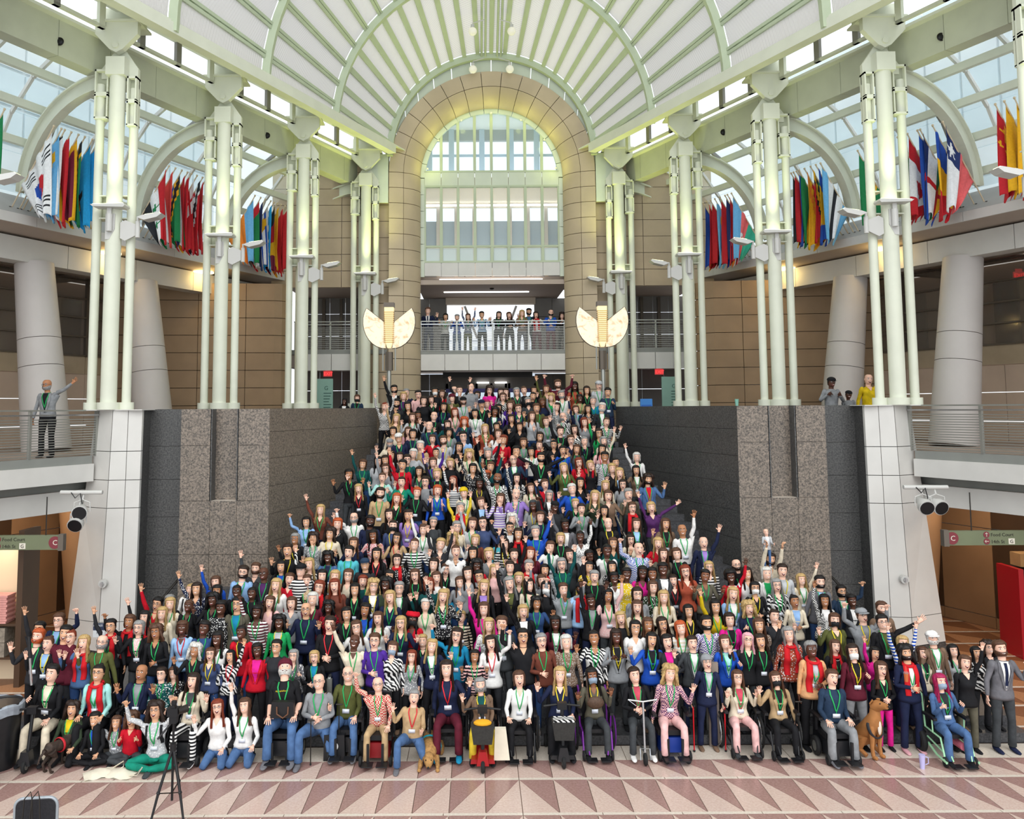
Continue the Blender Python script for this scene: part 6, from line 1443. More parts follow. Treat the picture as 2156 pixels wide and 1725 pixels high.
# ------------------------------------------------------------------ the crowd, one line each:  x y skin sex hair top[/shirt] arms extras
# sections give the crop origin and scale in which x, y were read
TAB = {
'0 1190 4.791': '''
385 650 l m sk K ud L
590 570 p m sn n/B df gLJ
495 730 p m so K wd BL
565 800 p f un k/B ww YJ
750 700 l m sk m dd -
820 735 p f ur m dd g
880 790 p f ly j wd S
1118 625 l f sk K ud gLS
1022 790 p m fg o wd gLB
1300 580 m f on k fd S
1460 540 p f lk k ud S
1570 400 l m sk r ud gL
1632 500 p f ly c dd -
1700 375 p m sg k dd -
1790 400 p f ly c dd L
1902 255 p f uy w dd K
2000 250 l f ld nF ud -
1890 420 d f un k dd L
1885 640 d f on l dd R
1412 640 p f og k/pF ww gLJ
1590 680 m f cn k dc gL
1930 870 m f cw k wd L
2080 645 d m sk J dd L
2060 905 p f ln N dd gY''',
'420 1190 4.791': '''
165 180 p f on b ud L
425 82 p m sd B dd gLB
565 45 p m sn G ud B
640 92 d m bk K/v dd gLJ
235 272 m f lk k dd L
365 272 d f uk k dd gL
545 292 d f uk k dw L
132 360 d f ck k wd L
235 440 d m sk kF dd -
392 402 l m sk x/q dd gLJ
592 482 d f ok mSw ud L
715 385 p f ln p dd -
780 210 p f ly w dd L
950 152 p f sn r dd -
1075 168 p f sn k/tA dd LX
1066 60 p m kn.k kS dd -
1225 118 p f lk k dd L
935 395 p f on g dd -
1210 352 p f ow m dd L
1312 432 d f ck rPk dd g
1305 228 p f or k dd gS
1410 212 p f lr z dd -
1450 122 p f ly aF dd -
1548 112 p f ln c dd g
1562 255 l f lk k dd L
1660 172 p f or E dd L
1790 218 p f cy n/w dd gYJ
1905 122 l f lk O dd L
1985 200 d f ck O dd g
2030 242 p m sg k/w dw gLJ
1912 335 p f ly n dd L
1662 462 m f lk b dd L
1485 502 l f ok k wd L
1070 455 l m bk n pp LgX
800 585 d f ck I/a dd YV
422 685 d f uk r/k dd Y
140 752 d f lk w dd L
1210 605 p m sd k cc R
1592 640 p f ln w wd g
1820 545 p f ln w wd L
2030 595 p f ly n pp gL
1562 780 d m bd c ud L
1780 772 p m sn V cd gL
242 930 l f hk.k kZ du R
538 862 d f ok r/M dd gXJ
785 832 l f sk K dd gX
1022 922 p f lg WF dt gLv
1220 955 p f oy k/q cd gL
2045 850 p f on kZ dd N
2125 965 p f lr gF dd gL''',
'840 1190 4.791': '''
165 112 p f ln k dd gL
430 135 p f ln w dd -
560 62 p k sn k dd gL
690 92 p f ld g dd -
775 125 l m sk k dd g
325 202 p f or E ww g
610 182 p f ln g dw -
850 222 p f ly k/P dd J
980 60 p f ly p wd -
1200 142 p f ly G dd L
1075 30 p m sd G/E dd LJ
1310 18 p m sg g/a dd SLJ
1545 58 l f ok gF dd S
1650 0 p f og E uu gL
1110 192 p f lg k/o ud J
1310 205 p f ld c dd L
1610 255 p m sn g ff L
1832 245 b m ek.k l wd SgB
1975 370 d m sk k/g uu LJ
2112 312 m f lk pA du L
1962 125 p m sg k ud L
1382 392 m f ck J dw L
1270 475 p f oy k/wZ ud J
590 315 p k sy q dw g
460 322 p f ly kF uw L
322 412 p f sw c dd L
245 552 d f tk.r r wd M
585 545 p k sy kSc dd L
857 452 p f ln M/M ud L
905 612 p f ly wFk dd -
1095 602 p m sn G/a dt LJ
600 715 p f ld q fd gL
825 795 p f ld w df R
248 785 p k sy k fd L
342 822 p f ly n/w dw LJ
1305 732 l m sk k fd gJ
1462 772 p m sg z cd gL
1572 590 d f lk m/w dw gL
1690 785 p f ow TA dd LV
1960 742 m f uk wZk wd L
770 1012 m f ok pSk pp L
1440 165 p f on g ud -
1510 235 p f lk k fd W
1905 30 l f lk yF dd -''',
'1260 1190 4.791': '''
145 28 l f lk kF dd L
215 142 d f sk w dd g
372 102 d f sk yF dd -
452 82 d f lk M dd g
652 95 b f sk n/w wt LJ
745 52 d m sk G/w dd J
375 302 p f od g/v dd gYJX
545 232 p f ln OF dd L
662 332 p f ly c cc L
860 162 p f ld k dw LR
975 72 p f lr R dd g
1060 115 b f sk x pp L
1112 28 p f ly wSk dd g
1345 125 d f ak r/w du XJ
1412 8 p m bd k dd gLB
1588 92 l f ld w dd -
1692 92 p f ow w/I dd LJ
1582 242 l f ok k dc WgY
1805 212 p f lg wZk dd gL
1850 65 p m sd a dd Y
2045 155 p f ly c/w du LJ
400 432 p f ln c hh L
225 545 p f ly k dd -
312 642 l f ok w dd g
490 612 m f ln K dd -
242 732 d f ld g/k hh YJ
470 762 l f lk b/k wd LJ
672 782 p f ok K/M cc V
690 602 l f ld G dd g
922 475 l f lk k dw Y
932 642 p f lo cS dd L
1192 425 l f lk y ud L
1186 595 l m sk VP dd LB
1335 562 p f od M/k dd LJ
1345 295 p f ly B/w dd LJ
1537 442 p f cy n td L
1615 612 l f ln TA dd -
1782 522 p f ud K dw -
1972 372 m f uk c/B dc J
1640 775 l f ld k du L
1402 765 p f hk.h k wd gL
1230 785 p f ln b/i dt LJ
1006 795 p m sd G/w wd LJ
1915 705 p f lg RF dd SX''',
'1680 1190 4.527': '''
192 172 p m sk W/l dd LJB
240 345 m f lk kP/w ud J
412 262 l m sk D/w wf LJBg
505 345 d f sk K/w dd J
617 485 p m kn.g g ff Yg
800 425 p m sn T dd B
806 555 p m sk k/o do LgJX
342 535 p f on o wd YMX
885 752 p f oy wSb uu L
357 785 p f ln k dd LSQ
782 855 l f ok M ud -
1290 702 p m kw.w T/w dd LBJ
1247 885 p f ln c/k dd LJ
1460 825 p f lk a dd L
1722 795 p f cd K dd g
1722 912 l f lk wZk dd -''',
'570 960 5.39': '''
905 218 m f ok k ww L
1050 102 l f on E ud L
1010 382 p f ly k ud R
1270 255 p f un iF ww L
1305 155 p f ln g ud g
1495 112 l m sk r ud L
1235 435 p m sd t dd LB
1487 305 p f ud e ww L
1640 425 p m so k ww L
1765 302 p m sd g dd gK
1695 185 l f ld G dd L
1892 400 p f oo b dt LKj
1897 212 p f oy k uw L
1842 82 p f on V uu L
2030 92 p f oy k ww -
1560 52 p f sd E dd gL
2082 290 p f lr gS ud -
1415 492 p f lo k dd L
567 622 p f ly z uw L
415 760 l f ok B fd L
962 712 p m bg w fd gLB
745 782 p f oo k dd Q
1125 752 d m sk n/k dd BV
1365 675 p f ld k dd -
1550 682 l f ld P dw Y
1370 802 p f ud N dd YM
1725 845 p f on w ud L
1840 762 p f sg G dd g
290 952 m f og k wd Yg
505 942 l f cd gF dd L
670 892 l m cd c wd Y
1172 912 b f lk rPw wd -
1430 945 l f ld t ww Rg
1640 1012 p f un kS ww L
1930 1012 p f sy K uu -
940 1002 l f ln n wd -
880 1102 p m sk C dd L
645 1162 d f ck j/n dd LJ
1190 1122 l f lk k dd R
1436 1192 p f od kF dd Sg
1060 1240 l m kk.D K dd -
192 1082 l m sd k ww Y
440 1240 p f ly wZk ud -
115 1268 l f lk k/b dd LJ
1830 1240 p f od k dd L
2105 812 p f og c dd g
2052 942 p f cy w ww -
1370 20 p f ld G dd -
1297 72 p f lk a dd -''',
'950 960 5.39': '''
100 602 p f sg Y/k uu S
165 425 p f ey.y c dd L
320 322 d f ok k dd Y
390 232 d f so k dd -
530 262 b m bk kHw ud BL
240 152 l f ok kF ud -
425 132 l f sn E uu -
720 52 p m bg D/w ww gLJ
745 262 p f lk kHw ud -
1005 28 l m sk k oo LBK
1287 142 p f ly o ww L
1490 82 p f lr r dw g
1642 112 p f ly k wd -
1770 22 m m sk nP dd L
1885 82 l f uk K dd -
1842 150 p f oy k dd -
1900 202 p f ly k/l wd -
1938 332 p f ld g dd g
1750 342 p f ly c dd L
2100 172 l f lk T/w wd LJ
2110 22 p f ow w ud L
1365 385 p m sw b ww L
1460 312 l f lk k dd -
940 372 p f ln c dd L
1068 330 p f sn r dd -
1117 455 p f lg k/w ud gJ
740 442 p m fg P ww L
545 495 p f ln PSw ww -
350 532 p f on k/l dd V
925 572 d f hk.G g dd Y
1175 582 d m kk.k K fd -
1402 552 p f sy k wd L
1475 612 p f sd g hw L
1625 462 p f ly O hh -
1790 462 p f on T dw -
2030 442 p m sg x dd -
2050 595 p m sn k dd SLg
1735 632 l f lk k dd L
1797 772 p m fg k dd Y
2090 782 p f ln k/l dd LJ
702 725 p f cw wZk dd L
332 775 p f on a ud L
460 765 p f ud N dw g
578 822 l f uk K/w fd gJ
840 892 l f ld k dd S
955 872 p m sg b du L
1000 702 p f on n wd L
1295 792 d m sk W/w ud J
1232 945 p f oy k ud L
1480 922 d f uk wFk du -
270 962 p f oy z/k dd LJ
510 982 p k ln C dd -
600 1012 p f ld wSk dd Y
720 1132 p f sd k uu -
230 1112 l f lk k wd -
430 1122 p f oy g dw -
1110 1042 p f on w wd L
905 1112 p f lr m dd -
1345 1132 p f ld G dd -
1700 1082 d f uk w wd L
1835 1002 l f ln E ww -
2042 962 p f ld c wd g
2112 1062 p m bn bP fd L
290 1255 d f ck r dd g
1570 1142 d f lk K dd -
75 1092 p f un w wd -''',
'1330 960 5.39': '''
190 280 l m cd j/r dw LBJ
240 592 p f oy v uo -
380 782 l f ln T/k wd LJ
592 852 m m bd w du L
800 992 p m fw n/P du LJ
300 1002 p f ly r wd -
370 1122 p f ln x/r wd J
530 1122 p f on k dd L
1545 1185 l m sd c uu B''',
'780 780 7.187': '''
385 300 l m sk k/w ud JB
505 400 p f oy v dd L
590 350 p f sg n dd -
720 380 p m sk p dd g
810 470 p f od k dw -
940 455 p f ld k dd L
1090 365 p f ln r ww -
975 330 l f ok k dd W
1240 430 p f en.m o dd -
1250 312 p m bg g dd g
1360 310 p f ud k uu -
1510 272 p m bg g wd -
1600 382 p f od g ww -
1420 475 p m kn.k a ww LB
1810 312 p f cd M dd g
1690 520 l m kk.n k ww L
1775 520 p f sp p dd -
2070 342 p f ld g dd -
2015 412 p f on wZk wd g
310 560 p f ur kP uu -
395 512 l m sk K dd B
575 552 l f lk k wd -
710 520 p k sk k dd L
740 690 b f sk k dd -
1090 562 l f lk n dd L
1280 642 p f lr p dd L
1585 662 l f ok w dd L
1860 632 b m ck n/w dd LJ
1965 582 l f lk wF dw -
2112 542 p f ln V dd -
370 732 p f ly t ud -
625 722 p f ln a ww L
945 702 p m bd k wd L
900 852 p m bg D dd L
1160 832 p f ld E wd -
1430 782 p f co D wd L
1740 892 p f ly R ww L
1910 862 l f lk k ud -
340 932 l f od c dd -
345 1032 l m kk.w n dd L
300 1112 p m kg.g c wd B
560 932 p f ln h dd -
640 972 l f ok n wd L
945 1052 p f sn r ww -
1200 952 l f ck g dd L
1390 1012 p m sk B dd g
1110 1072 p m sn a dd YB
1920 972 p f ln w wd -
1990 1062 l f or r wd -
745 1152 p m sw t dd -
650 1272 p f ow a ww -
225 1372 l f ld g dd -
300 1302 l f ld w wd -
1000 1252 l f uk w ww -
1350 1172 l f lk k dw -
1500 1282 p f cy c ww L
1790 1262 p f og k uu L''',
'1060 780 7.187': '''
65 342 p f ld o dd -
265 332 p f lg K wd gL
385 312 p f un k dw -
550 312 l f ld k dd L
640 292 l f ln o uw -
835 222 p m sn m ff B
880 382 p m sg w dd LB
1125 242 d f lk R dd L
1255 312 l f ld k dd L
1442 235 p m kg.a a dd L
1640 345 l m sk D dt L
1050 372 p f sg c dd -
1145 432 d f sk t dd L
1362 472 p m sg q dd L
710 422 p f cy I dd L
610 492 b f ln n dd -
430 402 l f ud k dd -
385 482 p f sg G dd M
145 522 p f ln V wd L
235 592 p m sn n dd gL
520 582 l m sn o wd L
800 562 p f ld g uw -
1095 602 p f on n/B ud LJg
1280 592 l f lk kF dd -
1480 572 p m sw K/w dd LJB
895 712 p m bg kPw ud LgB
125 742 l f ld K ww -
425 702 p f ln a wd -
670 782 p f on g ww L
1215 792 p f lr g ud -
1540 792 p f un kS dw L
235 862 l f od k wd -
860 932 p m sd k ud L
1090 902 p f ld wZk ud -
1440 962 l f ld I uw gL
545 1012 l f od k ww g
1005 1062 p f sn n ww g
1240 1082 p f ug k du L
1520 1082 p f lg c du -
300 1102 l f on g dd L
540 1142 p f un k dd S
750 1132 l f uk k ww g
190 1232 l m sk m wd -
420 1242 l f ok w wd L
945 1222 l f sk b wd L
1105 1202 l f ln G dd L
1465 1202 l f lk p dd R'''}
def words_of(d):
    t = d['top']; pat = PN.get(t[1], '') + ' ' if len(t) > 1 else ''
    garment = 'jacket' if ('J' in d['acc']) else ('vest' if 'V' in d['acc'] else 'top')
    a = 'child' if d['sex'] == 'k' else 'person'
    s = '%s in %s%s %s' % (a, pat, CN[t[0]], garment)
    ex = []
    h = d['hair']
    if h == 'h': ex.append('%s headscarf' % CN[d['hcloth'][0]])
    elif h == 'k': ex.append('%s cap' % CN[d['hcloth'][0]])
    elif h == 'e': ex.append('%s beanie' % CN[d['hcloth'][0]])
    elif h == 't': ex.append('%s beret' % CN[d['hcloth'][0]])
    elif h == 'b': ex.append('bald head')
    else: ex.append('%s %s hair' % (HSTY[h], HNm[d['hc']]))
    for k_, n_ in (('S', 'red scarf'), ('W', 'white mask'), ('M', 'black mask'), ('N', 'grey mask'), ('g', 'glasses'), ('B', 'beard')):
        if k_ in d['acc']: ex.append(n_); 
    for k_ in 'YRL':
        if k_ in d['acc']: ex.append(LNN[k_] + ' lanyard'); break
    ps = ''.join(sorted(d['arms']))
    pw = {'uu': 'both arms raised', 'ww': 'both hands waving', 'ff': 'both fists raised', 'oo': 'arms thrown wide', 'pp': 'palms held up', 'hh': 'hands at chest', 'cc': 'hands clasped'}.get(ps) or ('one arm raised high' if 'u' in ps or 'o' in ps else 'one hand waving' if 'w' in ps else 'one fist raised' if 'f' in ps else 'thumb up' if 't' in ps else '')
    if pw: ex.append(pw)
    return s, ex
def make_label(d, used, near):
    s, ex = words_of(d); inn = (' over ' + CN[d['inner'][0]]) if d.get('inner') else ''
    tail = d.get('tail', '')
    def fit(parts, extra=''):
        out = s + inn + (' with ' if parts else ''); cur = ''
        for i, p_ in enumerate(parts):
            c = cur + ((', ' if i and i < len(parts) - 1 else ' and ') if i else '') + p_
            if len((out + c + ' ' + extra).split()) > 16: break
            cur = c
        r = out + cur + (' ' + extra if extra else ''); return r
    for cand in [fit(ex, tail)] + [fit(ex[:2], w_ + ' ' + n_) for n_, w_ in near] + [fit(ex[:3], w_ + ' ' + n_) for n_, w_ in near] + [fit(ex[:1], near[i][1] + ' ' + near[i][0] + ', ' + near[j][1] + ' ' + near[j][0]) for i in range(len(near)) for j in range(len(near)) if i != j]:
        if cand.lower() not in used and len(cand.split()) <= 16: used.add(cand.lower()); return cand
    used.add(cand.lower()); return cand
def short(d):
    t = d['top']; pat = PN.get(t[1], '') + ' ' if len(t) > 1 else ''
    return '%s%s' % (pat, CN[t[0]])
def parse(line, ox, oy, sc):
    q = line.split(); h = q[4]; d = dict(px=ox + float(q[0]) / sc, py=oy + float(q[1]) / sc, skin=q[2], sex=q[3], hair=h[0], hc=h[1])
    if '.' in h: d['hcloth'] = h.split('.')[1]
    tp = q[5].split('/'); d['top'] = tp[0]; d['inner'] = tp[1] if len(tp) > 1 else None
    d['arms'] = q[6]; d['acc'] = q[7].replace('-', '') if len(q) > 7 else ''
    if 'X' in d['acc']: d['bulk'] = 1.22
    return d
people = []
for sec, rows in TAB.items():
    ox, oy, sc = map(float, sec.split())
    for line in rows.strip().split('\n'):
        d = parse(line, ox, oy, sc); d['leg'] = 'stand'; rr_ = random.Random(int(d['px'] * 31 + d['py']))
        d['bottom'] = rr_.choice('kkKnJGn'); d['shoe'] = rr_.choice('kkTG')
        d['py'] -= 1.5
        X, Y, z, s_, raw = solve(d['px'], d['py'], d['sex'], ymin=15.65)
        if 20.2 < Y < 27.3: X = AX + max(-(wallU(Y) - .38), min(wallU(Y) - .38, X - AX))
        d.update(X=X, Y=Y, z=z, scale=s_)
        if d['px'] > 1590 and d['px'] < 1620 and d['hair'] == 's' and d['py'] > 1160 and d['py'] < 1190: d['father'] = True; d['arms'] = 'vv'
        people.append(d)
# front row and other people placed by hand: px py skin sex hair top[/in] arms acc | Y leg bottom shoe device tail
FRONT = '''
105 1401 p f sk k/c tl L | 15.2 sit c k scooter seated on a scooter at far left
208 1420 l f uk i ll LgS | 15.3 sit k k chair seated in wheelchair
293 1420 m m bk n/g pp LJ | 15.45 sit J k chair seated in wheelchair
342 1424 p m sd EF ll Lg | 15.5 sit k k chair seated beside the navy suit
368 1429 p f ln kF ll L | 15.75 sit k k chair seated behind the cream cardigan
404 1438 p f ld c/G pp LJ | 15.1 sit kSw w power seated in power wheelchair
147 1493 l f cd O/y ll LJ | 14.95 kneel k k - kneeling behind the brindle dog
203 1522 l k ok k/b ll LJ | 14.95 cross k k - sitting on the floor
247 1528 l k ln gF fd L | 15.0 cross G k - sitting on the floor
276 1521 l k cn r tt - | 14.95 cross G k - sitting on the floor
332 1500 l f cd aF ff gLK | 14.75 cross e G - cross legged on the floor
460 1489 p f lr w wl g | 14.85 kneel j k - kneeling in a sweatshirt
514 1487 p f ln w ul L | 14.9 kneel j k - kneeling in a sweatshirt
603 1412 p m ew.m k ll LBXUe | 15.15 sit j W power reclining in power wheelchair
672 1442 p m bg g cc LgX | 15.05 one j W - on one knee with a cane
731 1424 p m bg o gl gL | 15.3 sit j W power seated with a cane
797 1445 p m fw cPr fl Lg | 15.05 sit t z power seated in red power chair
868 1474 p m sg t wg RX | 14.8 one j W - on one knee beside the golden dog
944 1412 p f ld n dw R | 15.3 sit m q chair seated in wheelchair
1015 1447 p f og T/E wl YJXB0 | 15.1 sit Y k scooter seated on red scooter with basket
1092 1433 p f on wZ ll L | 15.2 sit k k chair seated in wheelchair
1176 1425 p f ly n wl Y | 15.25 sit k k scooter seated on black scooter
1250 1427 b f lk x pp YN | 15.25 sit G k purple seated in purple wheelchair
1341 1426 p f sd k/s cc LJ | 15.25 sit G w kick seated on silver folding scooter
1406 1422 p f cy vPp dw L | 15.2 sit p k power seated cross ankled in power chair
1486 1395 p m eg.g n/a dd LgJ | 15.3 stand n T crutch standing on red crutches
1553 1431 p f ln c/s pp LgJ | 15.3 sit p G chair seated in wheelchair
1636 1434 p f ln t/k wd LMJ | 15.2 sit k k chair seated cross legged in wheelchair
1706 1368 d f sg L/a dc SLJX | 15.35 stand k k - standing with a cane
1749 1431 p m sn D ll LX | 15.0 sit g W power seated in power wheelchair
1796 1374 p f ld m/k dt YWJ | 15.3 stand g k - standing in grey jeans
1857 1413 p k ln k cc Lg | 15.25 stand M k - standing behind the tan dog
1911 1377 l m ck n/w cd LSBJ | 15.15 stand n h - standing with iced drink
1985 1440 p f lp j/K tt LNJ | 14.9 sit j k mint seated in mint wheelchair
2031 1397 p f on k du - | 15.15 stand x k - standing right of the mint wheelchair
2104 1367 p m sn W/w dw BJT | 15.15 stand G n - standing at the right edge
103 812 m m bg g/k do LBgJ | 20.05 stand k k - standing at the left gallery rail
751 840 p f on D/k dd LMJ | 27.6 stand k k - behind the left parapet
724 851 d f hk.k k/w dd J | 27.7 stand k k - behind the left parapet
1748 806 d m kk.k g hh - | 23.0 stand k k - guard behind the right parapet
1787 832 d f kk.k g dd - | 23.1 stand k k - guard behind the right parapet
1829 800 p m bg y dd - | 23.2 stand k k - facing away beside the right column
902 656 p m sn n/w dw JT | 32.3 stand n k - on the central balcony
937 668 l f ok oS pp L | 32.3 stand k k - on the central balcony
962 670 p f sg b hh L | 32.3 stand j k - on the central balcony
985 668 p f ln NF uu L | 32.3 stand o k - on the central balcony
1015 664 l f sk B pp LK | 32.3 stand k k - on the central balcony
1049 664 p f ld k wd L | 32.3 stand k k - on the central balcony
1073 665 p f ln k cc J | 32.3 stand k k - on the central balcony
1099 661 p f ly T cc L | 32.3 stand W k - on the central balcony
1114 658 l m sk D/j wd LBJ | 32.65 stand k k - on the central balcony
1130 664 p f ld w hh S | 32.3 stand m k - on the central balcony
1159 660 p m bk b hc LB | 32.3 stand m k - on the central balcony
1184 666 p f cd k hd - | 32.3 stand k k - on the central balcony
'''
front = []
for line in FRONT.strip().split('\n'):
    a, b = line.split('|'); d = parse(a, 0, 0, 1); q = b.split(); Y = float(q[0]); leg = q[1]; d.update(leg=leg, bottom=q[2], shoe=q[3], device=q[4], tail=' '.join(q[5:]), hi=Y < 20)
    zf = None
    if Y > 32: zf = H + 1.98
    elif Y > 19 and Y < 24: zf = 4.8
    st_ = {'sit': 1.235 + .04, 'kneel': .985, 'cross': .86, 'one': 1.20, 'stand': None}[leg]
    X, Yy, z, s_, raw = solve(d['px'], d['py'] - 1, d['sex'], st_, Y, zf)
    d.update(X=X, Y=Yy, z=z, scale=s_)
    if leg == 'sit': d['lift'] = .04
    d['group'] = 'balcony onlookers' if Y > 32 else ('gallery bystanders' if Y > 19 else 'front row')
    front.append(d)
# keep the crowd from standing inside each other
for it in range(2):
    for i, a in enumerate(people):
        for b in people[i + 1:] + front[:36]:
            if abs(a['Y'] - b['Y']) < .27 and abs(a['X'] - b['X']) < .36:
                c = a if (a.get('moved', 0) < 2) else b
                if b in front: c = a
                c['moved'] = c.get('moved', 0) + 1
                dl = .36 - abs(a['X'] - b['X']); sg = 1 if c['X'] > (b if c is a else a)['X'] else -1; c['X'] += sg * min(dl, .10)
people.sort(key=lambda d: d['Y'])
IND = people[:300 - len(front)]; STF = people[300 - len(front):]
allp = front + IND; used = set()
for d in allp:
    nb = sorted([e for e in allp if e is not d], key=lambda e: (e['px'] - d['px']) ** 2 + (e['py'] - d['py']) ** 2)[:6]
    near = []
    for e in nb:
        w_ = 'left of' if d['px'] < e['px'] - 12 else 'right of' if d['px'] > e['px'] + 12 else ('behind' if d['py'] < e['py'] else 'below')
        near.append((short(e), w_))
    d['label'] = make_label(d, used, near)
for d in allp:
    root, M_, LS_ = person(d)
    if 600 < d['px'] < 606 and d['py'] > 1400:
        tt_ = text('#peoplelikeus', .034, LAN['Y'], root, (0, 0, 0)); tt_.matrix_local = LS_ @ M_['chest'] @ T4((-.11, fronty('m', 0, 1.36, .035), 1.36)) @ Matrix.Rotation(PI / 2, 4, 'X')
for d in STF: person(d, True)
V_ = []; F_ = []; MI = []; ml = []; n_ = 0
for mn, (vs, fs, cnt) in stuffacc.items():
    mi_ = len(ml); ml.append(MATS[mn]); V_.append(np.concatenate(vs)); F_.extend([[q + n_ for q in f] for f in fs]); MI.extend([mi_] * len(fs)); n_ += cnt
me = bpy.data.meshes.new('crowd'); me.from_pydata(np.concatenate(V_).tolist(), [], F_)
for m_ in ml: me.materials.append(m_)
me.polygons.foreach_set('material_index', MI); me.polygons.foreach_set('use_smooth', [True] * len(F_)); me.update()
o = bpy.data.objects.new('crowd', me); COL.objects.link(o); tag(o, 'crowd of waving people on the upper half of the staircase', 'crowd', None, 'stuff')
print('PEOPLE', len(people), len(front), 'ind', len(allp), 'stuff', len(STF), 'stuff faces', len(F_))
# baby held up
bf_ = next((d for d in people if d.get('father')), None)
p = at(1600, 1128, (bf_ or front[0])['Y'] - .22)
bd = parse('1597 1128 p k by a/w dd -', 0, 0, 1); bd.update(X=bf_['X'] - .04, Y=bf_['Y'] - .10, scale=.44, leg='stand', bottom='j', shoe='w', z=bf_['z'] + 1.98 * bf_['scale'] - .48, group='front row', label='baby in grey top and jeans held up overhead by the bearded father')
bd['arms'] = 'gg'; person(bd)
# ================================================================== WHEELED CHAIRS, SCOOTERS, STICKS, DOGS
def wheel(m, c, r, w_, tyre, rim, spokes=10):
    m.torus(c, r, w_, 'x', tyre, 26, 8)
def wheelchair(d, col, label, mint=False):
    s = d['scale']; t_ = thing('wheelchair', label, 'wheelchair', (d['X'], d['Y'], 0)); C_ = nmat('frame_' + col, srgb({'black': '#1e1f22', 'purple': '#7a2a9a', 'mint': '#a9dfb2'}[col]), .35, .2)
    for sx in (-1, 1):
        if not mint:
            w_ = MB(); w_.torus((sx * .31, .12, .30), .29, .018, 'x', RUB, 28, 6); b = w_.build('wheel', RUB, t_, True)
            MB().torus((sx * .345, .12, .30), .25, .011, 'x', C_ if col == 'purple' else CHROME, 28, 6).build('hand_rim', C_ if col == 'purple' else CHROME, b, True)
            sp = MB()
            for q in range(12): a = 2 * PI * q / 12; sp.tube([(sx * .31, .12, .30), (sx * .31, .12 + .27 * math.cos(a), .30 + .27 * math.sin(a))], .003, CHROME, 4)
            sp.cyl((0, 0), 0.001, 0, .001, CHROME, 4) if False else None; sp.build('spokes', CHROME, b)
        else:
            b = MB().torus((sx * .30, .25, .19), .15, .05, 'x', RUB, 24, 8).tube([(sx * .27, .25, .19), (sx * .33, .25, .19)], .1, DARK, 16).build('wheel', RUB, t_, True)
        MB().torus((sx * .24, -.42, .085), .065, .02, 'x', RUB, 18, 6).build('caster', RUB, t_, True)
        MB().tube([(sx * .24, -.42, .085), (sx * .24, -.38, .22), (sx * .24, -.30, .42), (sx * .24, .18, .44), (sx * .24, .26, .95), (sx * .24, .36, .98)], .016, C_, 7).tube([(sx * .24, -.38, .22), (sx * .24, .12, .30)], .014, C_, 7).build('side_frame', C_, t_, True)
        MB().box(sx * .27 - .03, sx * .27 + .03, -.22, .16, .66, .70, BLACK).tube([(sx * .26, -.1, .44), (sx * .27, -.1, .67)], .012, C_, 6).build('armrest', BLACK, t_)
        MB().tube([(sx * .2, -.34, .40), (sx * .15, -.50, .12)], .012, C_, 6).box(sx * .11 - .08, sx * .11 + .08, -.62, -.46, .05, .07, BLACK).build('footrest', BLACK, t_)
    MB().box(-.22, .22, -.28, .2, .40, .46).build('seat', BLACK, t_); MB().prism([(-.22, .46), (.22, .46), (.2, .92), (-.2, .92)], .2, .24).build('backrest', BLACK, t_)
    if mint: MB().tube([(-.26, -.5, .1), (-.26, -.2, .12), (-.24, .1, .2)], .02, C_, 8).tube([(.26, -.5, .1), (.26, -.2, .12), (.24, .1, .2)], .02, C_, 8).build('lower_frame', C_, t_, True); MB().tube([(.14, -.3, .27), (.14, .15, .27)], .06, nmat('pink_pad', srgb('#e0788c'), .7), 10).build('battery_tube', MATS['pink_pad'], t_)
    return t_
def powerchair(d, col, label):
    t_ = thing('power_wheelchair', label, 'wheelchair', (d['X'], d['Y'], 0)); C_ = nmat('shell_' + col, srgb({'black': '#232427', 'red': '#8c1a20', 'blue': '#1f3f9a'}[col]), .3)
    for sx in (-1, 1):
        MB().torus((sx * .28, .02, .16), .115, .045, 'x', RUB, 24, 8).tube([(sx * .25, .02, .16), (sx * .315, .02, .16)], .085, STEEL, 14).build('wheel', RUB, t_, True)
        MB().torus((sx * .25, -.40, .085), .058, .028, 'x', RUB, 18, 8).build('caster', RUB, t_, True); MB().torus((sx * .25, .42, .085), .058, .028, 'x', RUB, 18, 8).build('caster', RUB, t_, True)
        MB().box(sx * .29 - .035, sx * .29 + .035, -.25, .16, .66, .70, BLACK).box(sx * .27 - .02, sx * .27 + .02, .0, .08, .42, .66, BLACK).build('armrest', BLACK, t_)
        MB().box(sx * .12 - .09, sx * .12 + .09, -.66, -.46, .08, .10, BLACK).box(sx * .12 - .02, sx * .12 + .02, -.48, -.44, .1, .38, BLACK).build('footplate', BLACK, t_)
    MB().prism([(-.22, .10), (.22, .10), (.2, .34), (-.2, .34)], -.3, .35).build('motor_shell', C_, t_)
    MB().box(-.25, .25, -.30, .22, .38, .46).build('seat', BLACK, t_); MB().prism([(-.23, .46), (.23, .46), (.2, 1.0), (-.2, 1.0)], .2, .28).build('backrest', BLACK, t_)
    MB().box(.26, .32, -.34, -.22, .70, .74).cyl((.29, -.28), .012, .74, .81, n=8).ball((.29, -.28, .82), .02, None, 8, 5).build('joystick', BLACK, t_)
    return t_
